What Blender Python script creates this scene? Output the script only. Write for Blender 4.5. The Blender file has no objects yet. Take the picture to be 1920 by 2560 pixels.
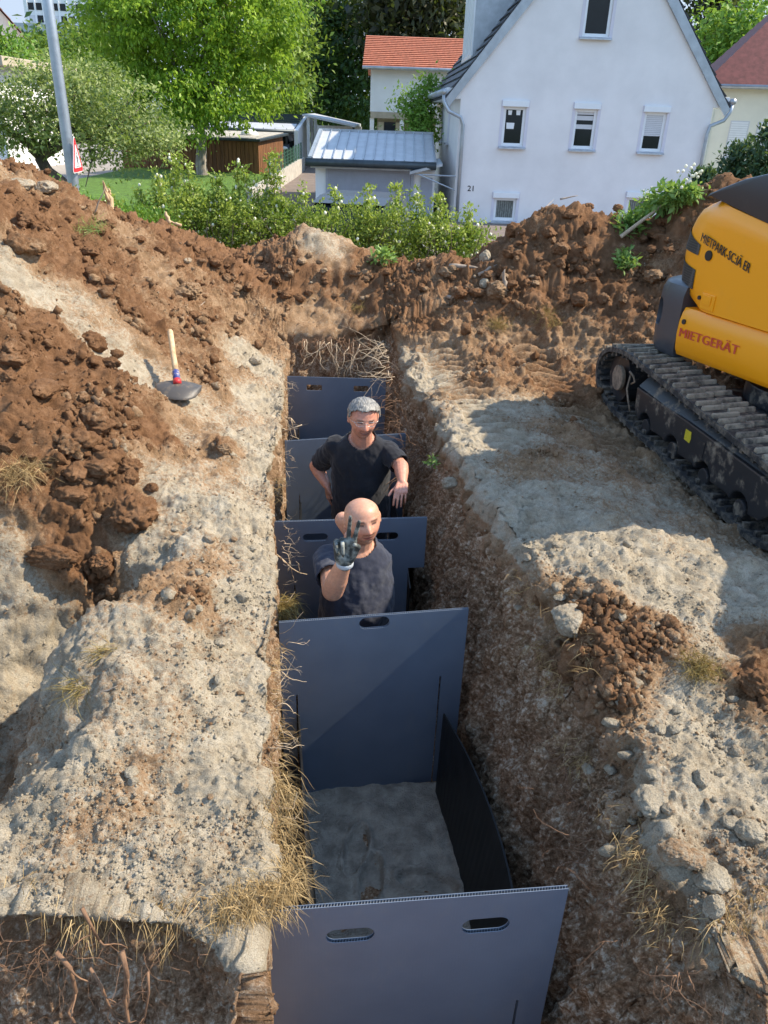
import bpy, bmesh, math, random
import numpy as np
from mathutils import Vector, Matrix
rad = math.radians
QUALITY = 1.0
# ------------------------------------------------------------------ camera, sky, sun, exposure
SC = bpy.context.scene
COL = SC.collection
FPX, PITCH, ROLL, ZC = 1923.0, rad(27.1), math.atan(130/3750.0), 2.106
_r0 = np.array([1, 0, 0.]); _u0 = np.array([0, math.sin(PITCH), math.cos(PITCH)]); CF = np.array([0, math.cos(PITCH), -math.sin(PITCH)])
CR = math.cos(ROLL)*_r0 + math.sin(ROLL)*_u0; CU = math.cos(ROLL)*_u0 - math.sin(ROLL)*_r0
CPOS = np.array([0, 0, ZC])
cd = bpy.data.cameras.new('camera'); cam = bpy.data.objects.new('camera', cd); COL.objects.link(cam)
cd.sensor_fit = 'VERTICAL'; cd.sensor_height = 24.0; cd.lens = 24.0*FPX/2560.0
cd.clip_start = 0.05; cd.clip_end = 3000
M4 = Matrix.Identity(4)
for i in range(3):
    M4[i][0] = CR[i]; M4[i][1] = CU[i]; M4[i][2] = -CF[i]; M4[i][3] = CPOS[i]
cam.matrix_world = M4
SC.camera = cam
SUN_EL, SUN_AZ = rad(45), rad(8)          # azimuth measured from +X towards +Y
SDIR = Vector((math.cos(SUN_EL)*math.cos(SUN_AZ), math.cos(SUN_EL)*math.sin(SUN_AZ), math.sin(SUN_EL)))
W = bpy.data.worlds.new('World'); SC.world = W; W.use_nodes = True
nt = W.node_tree; bg = nt.nodes['Background']
sky = nt.nodes.new('ShaderNodeTexSky'); sky.sky_type = 'NISHITA'; sky.sun_disc = False
sky.sun_elevation = SUN_EL; sky.sun_rotation = rad(90) - SUN_AZ
sky.altitude = 1800; sky.air_density = 1.0; sky.dust_density = 0.2; sky.ozone_density = 2.5
_wb = nt.nodes.new('ShaderNodeMix'); _wb.data_type = 'RGBA'; _wb.blend_type = 'MULTIPLY'; _wb.inputs[0].default_value = 1.0; _wb.inputs[7].default_value = (1.10, .97, .80, 1)   # camera white balance for daylight shade
nt.links.new(sky.outputs[0], _wb.inputs[6]); _tc = nt.nodes.new('ShaderNodeTexCoord'); _sp = nt.nodes.new('ShaderNodeSeparateXYZ'); nt.links.new(_tc.outputs['Generated'], _sp.inputs[0])
_rm = nt.nodes.new('ShaderNodeMapRange'); _rm.inputs[1].default_value = .10; _rm.inputs[2].default_value = .30; nt.links.new(_sp.outputs[2], _rm.inputs[0])
_hz = nt.nodes.new('ShaderNodeMix'); _hz.data_type = 'RGBA'; nt.links.new(_rm.outputs[0], _hz.inputs[0]); _hz.inputs[6].default_value = (1.12, 1.36, 1.72, 1)   # clear pale blue band low over the hills
nt.links.new(_wb.outputs[2], _hz.inputs[7]); nt.links.new(_hz.outputs[2], bg.inputs[0]); bg.inputs[1].default_value = 0.15
sl = bpy.data.lights.new('sun', 'SUN'); sl.energy = 2.15; sl.angle = rad(0.5); sl.color = (1.0, 0.88, 0.70)
so = bpy.data.objects.new('sun', sl); COL.objects.link(so); so.rotation_euler = SDIR.to_track_quat('Z', 'Y').to_euler(); so.location = (8, 4, 12)
SC.view_settings.view_transform = 'Standard'; SC.view_settings.look = 'None'; SC.view_settings.gamma = 1
SC.view_settings.exposure = 1.92
SC.cycles.max_bounces = 6

# ------------------------------------------------------------------ helpers
def ray(x, y): return CF + CR*(x-960)/FPX + CU*(1280-y)/FPX
def atz(x, y, z=0.): d = ray(x, y); return CPOS + d*(z-ZC)/d[2]
def at(x, y, Y): d = ray(x, y); return CPOS + d*Y/d[1]
def atp(x, y, p0, n):
    d = ray(x, y); n = np.array(n, float); return CPOS + d*(((np.array(p0)-CPOS)@n)/(d@n))
ORG = {}
def tag(o, label=None, cat=None, group=None, kind=None):
    if label: o['label'] = label
    if cat: o['category'] = cat
    if group: o['group'] = group
    if kind: o['kind'] = kind
    return o
def thing(name, label, cat, loc=(0, 0, 0), rotz=0., group=None):
    o = bpy.data.objects.new(name, None); COL.objects.link(o); o.empty_display_size = .2
    o.location = loc; o.rotation_euler = (0, 0, rotz); tag(o, label, cat, group)
    ORG[o.name] = np.array(loc, float) if rotz == 0 else np.zeros(3)
    return o
def mkobj(name, V, F, mat, parent=None, smooth=False, org=None, attrs=None):
    V = np.asarray(V, np.float32).reshape(-1, 3)
    if parent is not None: off = ORG.get(parent.name, np.zeros(3))
    elif org is not None: off = np.array(org, float)
    else: off = np.zeros(3)
    V = (V - off).astype(np.float32)
    me = bpy.data.meshes.new(name)
    if isinstance(F, np.ndarray):
        n, k = F.shape
        me.vertices.add(len(V)); me.vertices.foreach_set('co', V.ravel())
        me.loops.add(n*k); me.loops.foreach_set('vertex_index', F.astype(np.int32).ravel())
        me.polygons.add(n); me.polygons.foreach_set('loop_start', np.arange(0, n*k, k, dtype=np.int32))
        me.update(calc_edges=True)
    else:
        me.from_pydata(V.tolist(), [], F); me.update()
    if smooth: me.polygons.foreach_set('use_smooth', np.ones(len(me.polygons), bool))
    for a, (dom, val) in (attrs or {}).items():
        if np.ndim(val) == 2:
            at_ = me.attributes.new(a, 'FLOAT_COLOR', dom); at_.data.foreach_set('color', np.asarray(val, np.float32).ravel())
        else:
            at_ = me.attributes.new(a, 'FLOAT', dom); at_.data.foreach_set('value', np.asarray(val, np.float32).ravel())
    if mat is not None: me.materials.append(mat)
    o = bpy.data.objects.new(name, me); COL.objects.link(o)
    if parent is not None: o.parent = parent; ORG[o.name] = off
    else:
        o.location = off; ORG[o.name] = off
    return o
def nrm(v): v = np.array(v, float); return v/(np.linalg.norm(v)+1e-12)
class MB:
    def __init__(s): s.v = []; s.f = []
    def add(s, V, F):
        b = len(s.v); s.v += [tuple(map(float, p)) for p in V]; s.f += [tuple(i+b for i in q) for q in F]; return s
    def hexa(s, P):   # 8 points: bottom 4 ccw then top 4
        return s.add(P, [(3, 2, 1, 0), (4, 5, 6, 7), (0, 1, 5, 4), (1, 2, 6, 5), (2, 3, 7, 6), (3, 0, 4, 7)])
    def box(s, c, d, rz=0., M=None):
        c = np.array(c, float); hx, hy, hz = np.array(d, float)/2
        P = np.array([(-hx, -hy, -hz), (hx, -hy, -hz), (hx, hy, -hz), (-hx, hy, -hz), (-hx, -hy, hz), (hx, -hy, hz), (hx, hy, hz), (-hx, hy, hz)])
        if rz: P = P@np.array([[math.cos(rz), math.sin(rz), 0], [-math.sin(rz), math.cos(rz), 0], [0, 0, 1]])
        if M is not None: P = P@np.array(M).T
        return s.hexa(P+c)
    def bb(s, a, b):
        a = np.array(a, float); b = np.array(b, float); return s.box((a+b)/2, np.abs(b-a))
    def prism(s, poly, ext):   # polygon of 3D points extruded by a vector
        n = len(poly); A = np.array(poly, float); B = A+np.array(ext, float)
        return s.add(np.vstack([A, B]), [tuple(range(n-1, -1, -1)), tuple(range(n, 2*n))]+[(i, (i+1) % n, n+(i+1) % n, n+i) for i in range(n)])
    def tube(s, pts, r, n=8, cap=True):
        pts = np.array(pts, float); m = len(pts); r = np.broadcast_to(np.array(r, float), (m,))
        V = []; up = None
        for i in range(m):
            t = nrm(pts[min(i+1, m-1)]-pts[max(i-1, 0)])
            if up is None: up = np.array([0, 0, 1.]) if abs(t[2]) < .9 else np.array([1., 0, 0])
            a = nrm(np.cross(t, up)); b = np.cross(a, t); up = b
            for k in range(n):
                an = 2*math.pi*k/n; V.append(pts[i]+r[i]*(a*math.cos(an)+b*math.sin(an)))
        F = [(i*n+k, i*n+(k+1) % n, (i+1)*n+(k+1) % n, (i+1)*n+k) for i in range(m-1) for k in range(n)]
        if cap: F += [tuple(range(n-1, -1, -1)), tuple(range((m-1)*n, m*n))]
        return s.add(V, F)
    def rings(s, R, cap=True):  # list of equal-length closed rings
        n = len(R[0]); V = np.vstack(R); m = len(R)
        F = [(i*n+k, i*n+(k+1) % n, (i+1)*n+(k+1) % n, (i+1)*n+k) for i in range(m-1) for k in range(n)]
        if cap: F += [tuple(range(n-1, -1, -1)), tuple(range((m-1)*n, m*n))]
        return s.add(V, F)
    def ball(s, c, r, n=10, m=7, M=None):
        c = np.array(c, float); r = np.broadcast_to(np.array(r, float), (3,)); R = []
        for i in range(1, m):
            th = math.pi*i/m; R.append(np.array([(math.sin(th)*math.cos(2*math.pi*k/n), math.sin(th)*math.sin(2*math.pi*k/n), -math.cos(th)) for k in range(n)])*r)
        V = np.vstack(R+[np.array([[0, 0, -r[2]], [0, 0, r[2]]])])
        if M is not None: V = V@np.array(M).T
        F = [(i*n+k, i*n+(k+1) % n, (i+1)*n+(k+1) % n, (i+1)*n+k) for i in range(m-2) for k in range(n)]
        b = (m-1)*n
        F += [(b, (k+1) % n, k) for k in range(n)]+[((m-2)*n+k, (m-2)*n+(k+1) % n, b+1) for k in range(n)]
        return s.add(V+c, F)
    def disc(s, c, ax, r, h, n=20):
        ax = nrm(ax); c = np.array(c, float); return s.tube([c-ax*h/2, c+ax*h/2], r, n)
    def build(s, name, mat, parent=None, smooth=False, bevel=0, seg=2, org=None):
        o = mkobj(name, s.v, s.f, mat, parent, smooth, org)
        bm = bmesh.new(); bm.from_mesh(o.data); bmesh.ops.recalc_face_normals(bm, faces=bm.faces)
        if bevel:
            ed = [e for e in bm.edges if len(e.link_faces) == 2 and e.calc_face_angle(0) > .5]
            bmesh.ops.bevel(bm, geom=ed, offset=bevel, segments=seg, affect='EDGES', profile=.6, clamp_overlap=True)
        bm.to_mesh(o.data); bm.free()
        if smooth and bevel: pass
        return o
def autosmooth(o, ang=40):
    me = o.data; bm = bmesh.new(); bm.from_mesh(me)
    for f in bm.faces: f.smooth = True
    for e in bm.edges:
        e.smooth = not (len(e.link_faces) == 2 and e.calc_face_angle(0) > rad(ang))
    bm.to_mesh(me); bm.free(); return o
def copy_tree(o, parent=None):
    c = o.copy(); COL.objects.link(c); c.parent = parent
    for ch in list(o.children): copy_tree(ch, c)
    return c
# ---- numpy noise
def _h(ix, iy, iz, s):
    h = (ix.astype(np.int64)*374761393 + iy.astype(np.int64)*668265263 + iz.astype(np.int64)*2147483647 + s*1274126177) & 0xFFFFFFFF
    h = ((h ^ (h >> 13))*1274126177) & 0xFFFFFFFF
    h = h ^ (h >> 16)
    return h
def vnoise(P, s=0):
    P = np.asarray(P, np.float32); I = np.floor(P); fr = P-I; I = I.astype(np.int64)
    u = fr*fr*fr*(fr*(fr*6-15)+10); out = np.zeros(len(P), np.float32)
    for dx in (0, 1):
        for dy in (0, 1):
            for dz in (0, 1):
                h = _h(I[:, 0]+dx, I[:, 1]+dy, I[:, 2]+dz, s)
                gx = ((h & 255)/127.5-1).astype(np.float32); gy = (((h >> 8) & 255)/127.5-1).astype(np.float32); gz = (((h >> 16) & 255)/127.5-1).astype(np.float32)
                g = gx*(fr[:, 0]-dx)+gy*(fr[:, 1]-dy)+gz*(fr[:, 2]-dz)
                w = (u[:, 0] if dx else 1-u[:, 0])*(u[:, 1] if dy else 1-u[:, 1])*(u[:, 2] if dz else 1-u[:, 2])
                out += g*w
    return out
def fbm(P, o=4, s=0, g=.5):
    P = np.asarray(P, np.float32); r = np.zeros(len(P), np.float32); a = 1.
    for k in range(o): r += a*vnoise(P, s+k*17); P = P*2.03+3.7; a *= g
    return r
def worley(P, s=0, jit=.9):
    P = np.asarray(P, np.float32); I = np.floor(P).astype(np.int64); f1 = np.full(len(P), 9., np.float32); idr = np.zeros(len(P), np.float32)
    for dx in (-1, 0, 1):
        for dy in (-1, 0, 1):
            for dz in (-1, 0, 1):
                J = I+np.array([dx, dy, dz]); h = _h(J[:, 0], J[:, 1], J[:, 2], s)
                q = np.stack([(h & 1023), (h >> 10) & 1023, (h >> 20) & 1023], 1).astype(np.float32)/1023.
                d = J+.5+(q-.5)*jit-P; d2 = (d*d).sum(1); m = d2 < f1
                f1 = np.where(m, d2, f1); idr = np.where(m, q[:, 0], idr)
    return np.sqrt(f1), idr
def sst(a, b, x): t = np.clip((x-a)/(b-a), 0, 1); return t*t*(3-2*t)

# ------------------------------------------------------------------ materials
def nmat(name):
    m = bpy.data.materials.new(name); m.use_nodes = True; t = m.node_tree; return m, t, t.nodes['Principled BSDF']
def N(t, typ, **kw):
    n = t.nodes.new(typ)
    for k, v in kw.items():
        if k in ('operation', 'blend_type', 'data_type', 'attribute_name', 'noise_dimensions', 'feature', 'wave_type', 'bands_direction', 'interpolation_type'): setattr(n, k, v)
        else: n.inputs[k].default_value = v
    return n
def coords(t, scale=(1, 1, 1)):
    tc = t.nodes.new('ShaderNodeTexCoord'); mp = t.nodes.new('ShaderNodeMapping'); mp.inputs['Scale'].default_value = scale
    t.links.new(tc.outputs['Object'], mp.inputs[0]); return mp.outputs[0]
def ramp(t, src, stops):
    r = t.nodes.new('ShaderNodeValToRGB'); e = r.color_ramp.elements
    while len(e) < len(stops): e.new(.5)
    for el, (p, c) in zip(e, stops): el.position = p; el.color = (*c, 1) if len(c) == 3 else c
    t.links.new(src, r.inputs[0]); return r.outputs[0]
def bump(t, b, src, strength=.3, dist=.01, prev=None):
    n = t.nodes.new('ShaderNodeBump'); n.inputs['Strength'].default_value = strength; n.inputs['Distance'].default_value = dist
    t.links.new(src, n.inputs['Height'])
    if prev is not None: t.links.new(prev, n.inputs['Normal'])
    t.links.new(n.outputs[0], b.inputs['Normal']); return n.outputs[0]
def mix(t, fac, a, b, typ='MIX'):
    n = t.nodes.new('ShaderNodeMix'); n.data_type = 'RGBA'; n.blend_type = typ
    if isinstance(fac, (int, float)): n.inputs[0].default_value = fac
    else: t.links.new(fac, n.inputs[0])
    for i, c in ((6, a), (7, b)):
        if isinstance(c, tuple): n.inputs[i].default_value = (*c, 1)
        else: t.links.new(c, n.inputs[i])
    return n.outputs[2]
def pmat(name, c, rough=.5, var=.15, nscale=6, metal=0., bumpk=0., bscale=80, bdist=.003, spec=.5, c2=None, contrast=(.35, .65), scale=(1, 1, 1)):
    m, t, b = nmat(name); co = coords(t, scale)
    n = N(t, 'ShaderNodeTexNoise', Scale=nscale, Detail=6., Roughness=.6); t.links.new(co, n.inputs['Vector'])
    lo = tuple(max(0, x*(1-var)) for x in c); hi = c2 or tuple(min(1, x*(1+var)) for x in c)
    t.links.new(ramp(t, n.outputs[0], [(contrast[0], lo), (contrast[1], hi)]), b.inputs['Base Color'])
    b.inputs['Roughness'].default_value = rough; b.inputs['Metallic'].default_value = metal; b.inputs['Specular IOR Level'].default_value = spec
    if bumpk:
        n2 = N(t, 'ShaderNodeTexNoise', Scale=bscale, Detail=4.); t.links.new(co, n2.inputs['Vector']); bump(t, b, n2.outputs[0], bumpk, bdist)
    return m
def leafmat(name, dark, light, trans=.35, rough=.5, tt=(.35, .5, .05)):
    m, t, b = nmat(name); a = N(t, 'ShaderNodeAttribute', attribute_name='tint')
    c = ramp(t, a.outputs['Fac'], [(0., dark), (1., light)])
    t.links.new(c, b.inputs['Base Color']); b.inputs['Roughness'].default_value = rough; b.inputs['Specular IOR Level'].default_value = .35
    tr = t.nodes.new('ShaderNodeBsdfTranslucent')
    t.links.new(mix(t, .55, c, tt, 'MIX'), tr.inputs[0])
    ms = t.nodes.new('ShaderNodeMixShader'); ms.inputs[0].default_value = trans
    t.links.new(b.outputs[0], ms.inputs[1]); t.links.new(tr.outputs[0], ms.inputs[2]); t.links.new(ms.outputs[0], t.nodes['Material Output'].inputs[0])
    return m
def soilmat(name):
    m, t, b = nmat(name); co = coords(t)
    a = N(t, 'ShaderNodeAttribute', attribute_name='brown'); w = N(t, 'ShaderNodeAttribute', attribute_name='damp')
    n1 = N(t, 'ShaderNodeTexNoise', Scale=9., Detail=8., Roughness=.68); n2 = N(t, 'ShaderNodeTexNoise', Scale=55., Detail=6., Roughness=.7)
    n3 = N(t, 'ShaderNodeTexNoise', Scale=230., Detail=3., Roughness=.7)
    for n in (n1, n2, n3): t.links.new(co, n.inputs['Vector'])
    light = ramp(t, n1.outputs[0], [(.28, (.28, .225, .155)), (.5, (.41, .35, .258)), (.72, (.51, .455, .36))])
    tan = ramp(t, n1.outputs[0], [(.28, (.19, .115, .060)), (.5, (.31, .20, .115)), (.75, (.42, .30, .19))])
    brown = ramp(t, n1.outputs[0], [(.28, (.110, .056, .028)), (.5, (.198, .103, .051)), (.75, (.30, .172, .094))])
    ad = N(t, 'ShaderNodeMath', operation='ADD'); t.links.new(a.outputs['Fac'], ad.inputs[0])
    mu = N(t, 'ShaderNodeMath', operation='MULTIPLY_ADD'); t.links.new(n2.outputs[0], mu.inputs[0]); mu.inputs[1].default_value = 1.2; mu.inputs[2].default_value = -.6
    t.links.new(mu.outputs[0], ad.inputs[1])
    fac = ramp(t, ad.outputs[0], [(.18, (0, 0, 0)), (.42, (1, 1, 1))]); fac2 = ramp(t, ad.outputs[0], [(.55, (0, 0, 0)), (.80, (1, 1, 1))])
    base = mix(t, fac2, mix(t, fac, light, tan), brown)
    dm = N(t, 'ShaderNodeMath', operation='MULTIPLY_ADD'); t.links.new(n1.outputs[0], dm.inputs[0]); dm.inputs[1].default_value = .55; t.links.new(n2.outputs[0], dm.inputs[2]); dm2 = N(t, 'ShaderNodeMath', operation='SUBTRACT'); t.links.new(dm.outputs[0], dm2.inputs[0]); dm2.inputs[1].default_value = .265
    dampc = ramp(t, dm2.outputs[0], [(.34, (.14, .078, .042)), (.48, (.29, .18, .105)), (.57, (.42, .29, .185)), (.64, (.62, .52, .40))])
    base = mix(t, w.outputs['Fac'], base, dampc)
    sp = ramp(t, n3.outputs[0], [(.3, (.66, .64, .61)), (.56, (1.06, 1.06, 1.06))])
    base = mix(t, 1.0, base, sp, 'MULTIPLY')
    t.links.new(base, b.inputs['Base Color']); b.inputs['Roughness'].default_value = .97; b.inputs['Specular IOR Level'].default_value = .15
    p = bump(t, b, n2.outputs[0], .85, .018); bump(t, b, n3.outputs[0], .8, .006, p)
    return m
MT = {}
MT['soil'] = soilmat('soil')
# ------------------------------------------------------------------ the dug ground: one sheet, bank + trench + pit
XL = ([-9, 1.35, 1.486, 2.947, 3.94, 5.187, 6.741, 7.9, 20], [-.29, -.29, -.305, -.466, -.636, -.737, -.918, -1.03, -1.03])
XR = ([-9, 1.35, 1.6, 3.12, 4.06, 5.42, 6.76, 7.9, 20], [.65, .65, .612, .428, .258, .145, -.024, -.10, -.10])
LIPR = ([-9, 1.4, 2.3, 3.1, 3.8, 5, 7, 20], [.27, .27, .31, .24, .22, .2, .14, .14])
zp = []   # terrain control points
def zq(x, y, z): p = atz(x, y, z); zp.append((p[0], p[1], z))
def yq(x, y, Y): p = at(x, y, Y); zp.append((p[0], p[1], p[2]))
def hq(x, y, x0=-1.35, z0=.3, s=.75):
    d = ray(x, y); t = (z0+s*x0-ZC)/(d[2]+s*d[0]); p = CPOS+d*t; zp.append((p[0], p[1], p[2]))
for q in [(0, 500), (0, 620), (0, 760), (0, 900), (0, 1050), (0, 1200), (0, 1350), (150, 600), (150, 800), (150, 1000), (150, 1200), (300, 650), (300, 800), (300, 1000), (300, 1150), (420, 700), (420, 850), (420, 1000), (500, 700)]: hq(*q)
for q in [(690, 900, .08), (690, 1050, .1), (690, 1250, .08), (690, 1450, .06), (680, 1700, .0), (690, 1900, .0), (640, 2150, .0), (600, 1100, .25), (560, 1250, .3), (480, 1240, .38), (450, 1400, .35), (380, 1550, .32), (300, 1650, .3), (230, 1780, .27), (170, 1900, .22), (100, 2060, .12), (550, 1500, .22), (500, 1700, .15), (450, 1900, .1), (350, 2000, .08), (300, 2200, .02), (550, 2120, .0), (330, 1370, .15), (250, 1520, -.12), (200, 1610, -.3), (120, 1720, -.5), (40, 1800, -.62), (0, 1650, -.25), (0, 1950, -.62), (60, 2030, -.35), (60, 1500, .2), (0, 1420, .45), (620, 850, .12), (550, 900, .22), (480, 950, .3), (640, 760, .25), (600, 700, .45), (720, 830, .12), (800, 835, .12), (900, 800, .2), (800, 760, .3), (700, 760, .3), (800, 700, .5), (950, 720, .45), (700, 650, .75), (600, 605, .92), (700, 606, .88), (800, 620, .85), (1000, 900, .1), (1080, 850, .2), (1030, 1000, .15), (1090, 1150, .17), (1180, 1300, .15), (1200, 950, .22), (1150, 1080, .3), (1300, 1100, .3), (1240, 1200, .34), (1400, 1250, .33), (1350, 1350, .34), (1500, 1350, .3), (1650, 1400, .28), (1800, 1450, .27), (1560, 1550, .25), (1700, 1650, .2), (1850, 1700, .22), (1650, 1850, .2), (1800, 1950, .15), (1750, 2150, .12), (1900, 2100, .12), (1300, 850, .27), (1450, 850, .28), (1500, 1015, .06), (1560, 1075, .03), (1640, 1150, .02), (1700, 1200, .02), (1800, 1275, .02), (1900, 1350, .02), (1400, 750, .35), (1300, 720, .42), (1200, 750, .38), (1100, 720, .42), (1100, 700, .5), (1250, 650, .75), (1500, 700, .6), (1600, 760, .45), (1600, 650, .8), (1450, 560, 1.2), (1000, 680, .62)]: zq(*q)
for q in [(100, 455, 7.2), (200, 505, 7.7), (310, 558, 8.2), (420, 578, 8.8), (540, 600, 9.0), (790, 556, 8.9), (850, 585, 8.9), (940, 645, 8.7), (1050, 640, 8.5), (1130, 600, 8.6), (1240, 552, 8.7), (1340, 512, 8.7), (1390, 472, 8.7), (1440, 466, 8.7), (1500, 492, 8.7), (1560, 514, 8.6), (1600, 503, 8.5), (1640, 497, 8.4), (1680, 490, 8.3), (1720, 484, 8.2), (1780, 474, 8.0), (1850, 462, 8.0)]: yq(*q)
zp += [(-4, 4, 1.75), (-4.2, 6, 1.85), (-4, 8, 1.5), (-5.5, 5, 1.2), (-2.6, 2.2, .15), (-3, 1.4, .1), (-4.5, 1.4, .2), (-5, 9.5, .3), (-2.5, 9.9, .2), (0, 9.9, .2), (2.5, 10, .5), (4, 9.5, .9), (3.2, 8.8, 1.2), (5, 8, .7), (4, 6, .1), (4, 4, .1), (2.2, 5.4, .05), (2.3, 4.6, .02), (2.4, 3.8, .0), (2.8, 4.6, .04), (4, 2, .25), (6, 3, .2), (6, 6, .3), (0, 10.6, -.1), (-3, 10.6, -.05), (3, 11, 0), (-6, 10.6, 0), (6, 10.5, .1), (-3, 0, 0), (0, .9, .05), (-.7, 1.2, .05), (.9, 1.2, .1), (3, 0, .1), (-3, -1.5, 0), (3, -1.5, 0), (0, -1.5, 0), (-6.5, 2, .2), (6.5, 0, .1), (-6.5, 8, .4)]
zp = np.array(zp)
def tps_fit(P, z, lam=.004):
    n = len(P); d = np.linalg.norm(P[:, None]-P[None], axis=2)+1e-9; K = d*d*np.log(d); K[np.arange(n), np.arange(n)] = lam*50
    A = np.zeros((n+3, n+3)); A[:n, :n] = K; A[:n, n] = 1; A[:n, n+1:] = P; A[n, :n] = 1; A[n+1:, :n] = P.T
    return np.linalg.solve(A, np.concatenate([z, np.zeros(3)]))
_w = tps_fit(zp[:, :2], zp[:, 2])
GX = np.linspace(-7.5, 7.5, 251); GY = np.linspace(-2.5, 13.5, 267)
_g = np.stack(np.meshgrid(GX, GY, indexing='ij'), -1).reshape(-1, 2)
_d = np.linalg.norm(_g[:, None]-zp[None, :, :2], axis=2)+1e-9
HG = ((_d*_d*np.log(_d))@_w[:len(zp)] + _w[len(zp)] + _g@_w[len(zp)+1:]).reshape(len(GX), len(GY))
HG = np.clip(HG, -.85, 2.0)
_gl = np.array([atz(x, y, z)[:2] for x, y, z in ((250, 1560, -.05), (150, 1660, -.2), (60, 1760, -.3), (-40, 1900, -.35), (-160, 2080, -.4))])
_gd = np.full(len(_g), 9.)
for _a, _b in zip(_gl[:-1], _gl[1:]):
    _t = np.clip(((_g-_a)@(_b-_a))/((_b-_a)@(_b-_a)), 0, 1); _gd = np.minimum(_gd, np.linalg.norm(_g-_a-_t[:, None]*(_b-_a), axis=1)+.12*(1-_t)*(_a is _gl[0]))
HG = HG-(.42*sst(.36, .10, _gd)).reshape(HG.shape)
# fade to the yard level outside the dug plot
_ed = np.maximum.reduce([np.abs(_g[:, 0])-5.6, _g[:, 1]-10.9, -1.2-_g[:, 1]]).reshape(HG.shape)
HG = HG*(1-sst(0, 1.6, _ed)) + (-.56)*sst(0, 1.6, _ed)
def grid_at(G, x, y):
    fx = np.clip((x-GX[0])/(GX[1]-GX[0]), 0, len(GX)-1.001); fy = np.clip((y-GY[0])/(GY[1]-GY[0]), 0, len(GY)-1.001)
    i = fx.astype(int); j = fy.astype(int); a = fx-i; b = fy-j
    return G[i, j]*(1-a)*(1-b)+G[i+1, j]*a*(1-b)+G[i, j+1]*(1-a)*b+G[i+1, j+1]*a*b
def hz(x, y): return float(grid_at(HG, np.array([x]), np.array([y]))[0])
def on_ground(px, py, dz=0.):
    d = ray(px, py); t = np.linspace(.5, 16, 3000); P = CPOS+d*t[:, None]; h = grid_at(HG, P[:, 0], P[:, 1])
    k = np.argmax(P[:, 2] < h+dz); return P[k] if P[k, 2] < h[k]+dz else P[-1]
BM = [(0, 440, .3), (60, 470, .35), (150, 480, .6), (0, 520, 1), (100, 560, 1), (200, 560, .9), (250, 500, .8), (300, 600, .3), (350, 640, .35), (250, 640, .9), (350, 560, .9), (450, 620, 1), (550, 640, 1), (420, 660, .8), (180, 650, .9), (100, 650, .7), (0, 650, .1), (60, 700, .1), (150, 750, .15), (250, 720, .75), (300, 760, .7), (230, 830, .1), (330, 900, .15), (380, 960, .15), (0, 780, .9), (100, 850, 1), (200, 930, 1), (0, 950, 1), (100, 1050, 1), (300, 1050, 1), (200, 1150, 1), (380, 1080, 1), (50, 1250, 1), (330, 1280, 1), (150, 1380, .9), (250, 1430, .9), (50, 1350, .15), (0, 1420, .1), (60, 1550, .1), (150, 1600, .15), (0, 1500, .2), (250, 1560, .1), (350, 1350, .05), (380, 1450, .1), (400, 1240, .1), (500, 1250, .05), (600, 1300, .05), (480, 1490, .7), (450, 1440, .5), (600, 1500, .05), (550, 1600, .2), (400, 1640, .15), (500, 1750, .1), (600, 1800, .05), (300, 1800, .15), (330, 1950, .35), (200, 1900, .05), (400, 2050, .1), (550, 2100, .05), (300, 2150, .1), (150, 2150, .2), (450, 900, .5), (500, 950, .45), (430, 800, .45), (550, 800, .45), (650, 800, .3), (620, 900, .1), (640, 1000, .0), (600, 1100, .05), (560, 1120, .6), (480, 1100, .2), (450, 1180, .1), (660, 1150, .05), (500, 720, .55), (400, 720, .5), (620, 700, .75), (700, 680, .75), (780, 590, .15), (850, 610, .15), (700, 620, .8), (600, 600, .9), (900, 650, .85), (950, 700, .75), (1000, 760, .6), (850, 740, .65), (800, 800, .35), (780, 860, .2), (900, 850, .45), (950, 900, .2), (1050, 800, .5), (1000, 950, .15), (1080, 950, .15), (1120, 1000, .35), (1100, 620, .9), (1250, 560, 1), (1400, 500, 1), (1500, 520, 1), (1600, 520, 1), (1650, 550, 1), (1500, 650, 1), (1400, 700, .95), (1600, 750, .8), (1300, 700, .75), (1200, 720, .65), (1300, 850, .45), (1450, 850, .4), (1200, 950, .5), (1400, 980, .5), (1250, 1020, .1), (1400, 1080, .45), (1200, 1100, .1), (1350, 1150, .4), (1500, 1150, .35), (1600, 1300, .15), (1150, 1250, .05), (1300, 1250, .05), (1250, 1400, .05), (1450, 1400, .05), (1400, 1500, .45), (1480, 1560, .85), (1550, 1640, .9), (1650, 1600, .6), (1700, 1500, .1), (1600, 1450, .1), (1850, 1500, .1), (1880, 1700, .9), (1900, 1620, .7), (1800, 1620, .1), (1750, 1720, .1), (1500, 1790, .85), (1600, 1850, .5), (1700, 1850, .1), (1600, 1950, .1), (1800, 1900, .05), (1700, 2000, .1), (1750, 2150, .15), (1880, 2000, .15), (1900, 2150, .3), (1800, 2250, .3)]
_bp = np.array([[*on_ground(x, y)[:2], b+(.2 if y < 1000 and .25 <= b < .8 else .08 if y < 900 and b < .25 else 0)] for x, y, b in BM])
_dd = ((_g[:, None]-_bp[None, :, :2])**2).sum(2)
_wt = 1/(_dd+.004)**2
BG = ((_wt@_bp[:, 2])/_wt.sum(1)).reshape(HG.shape)

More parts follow.
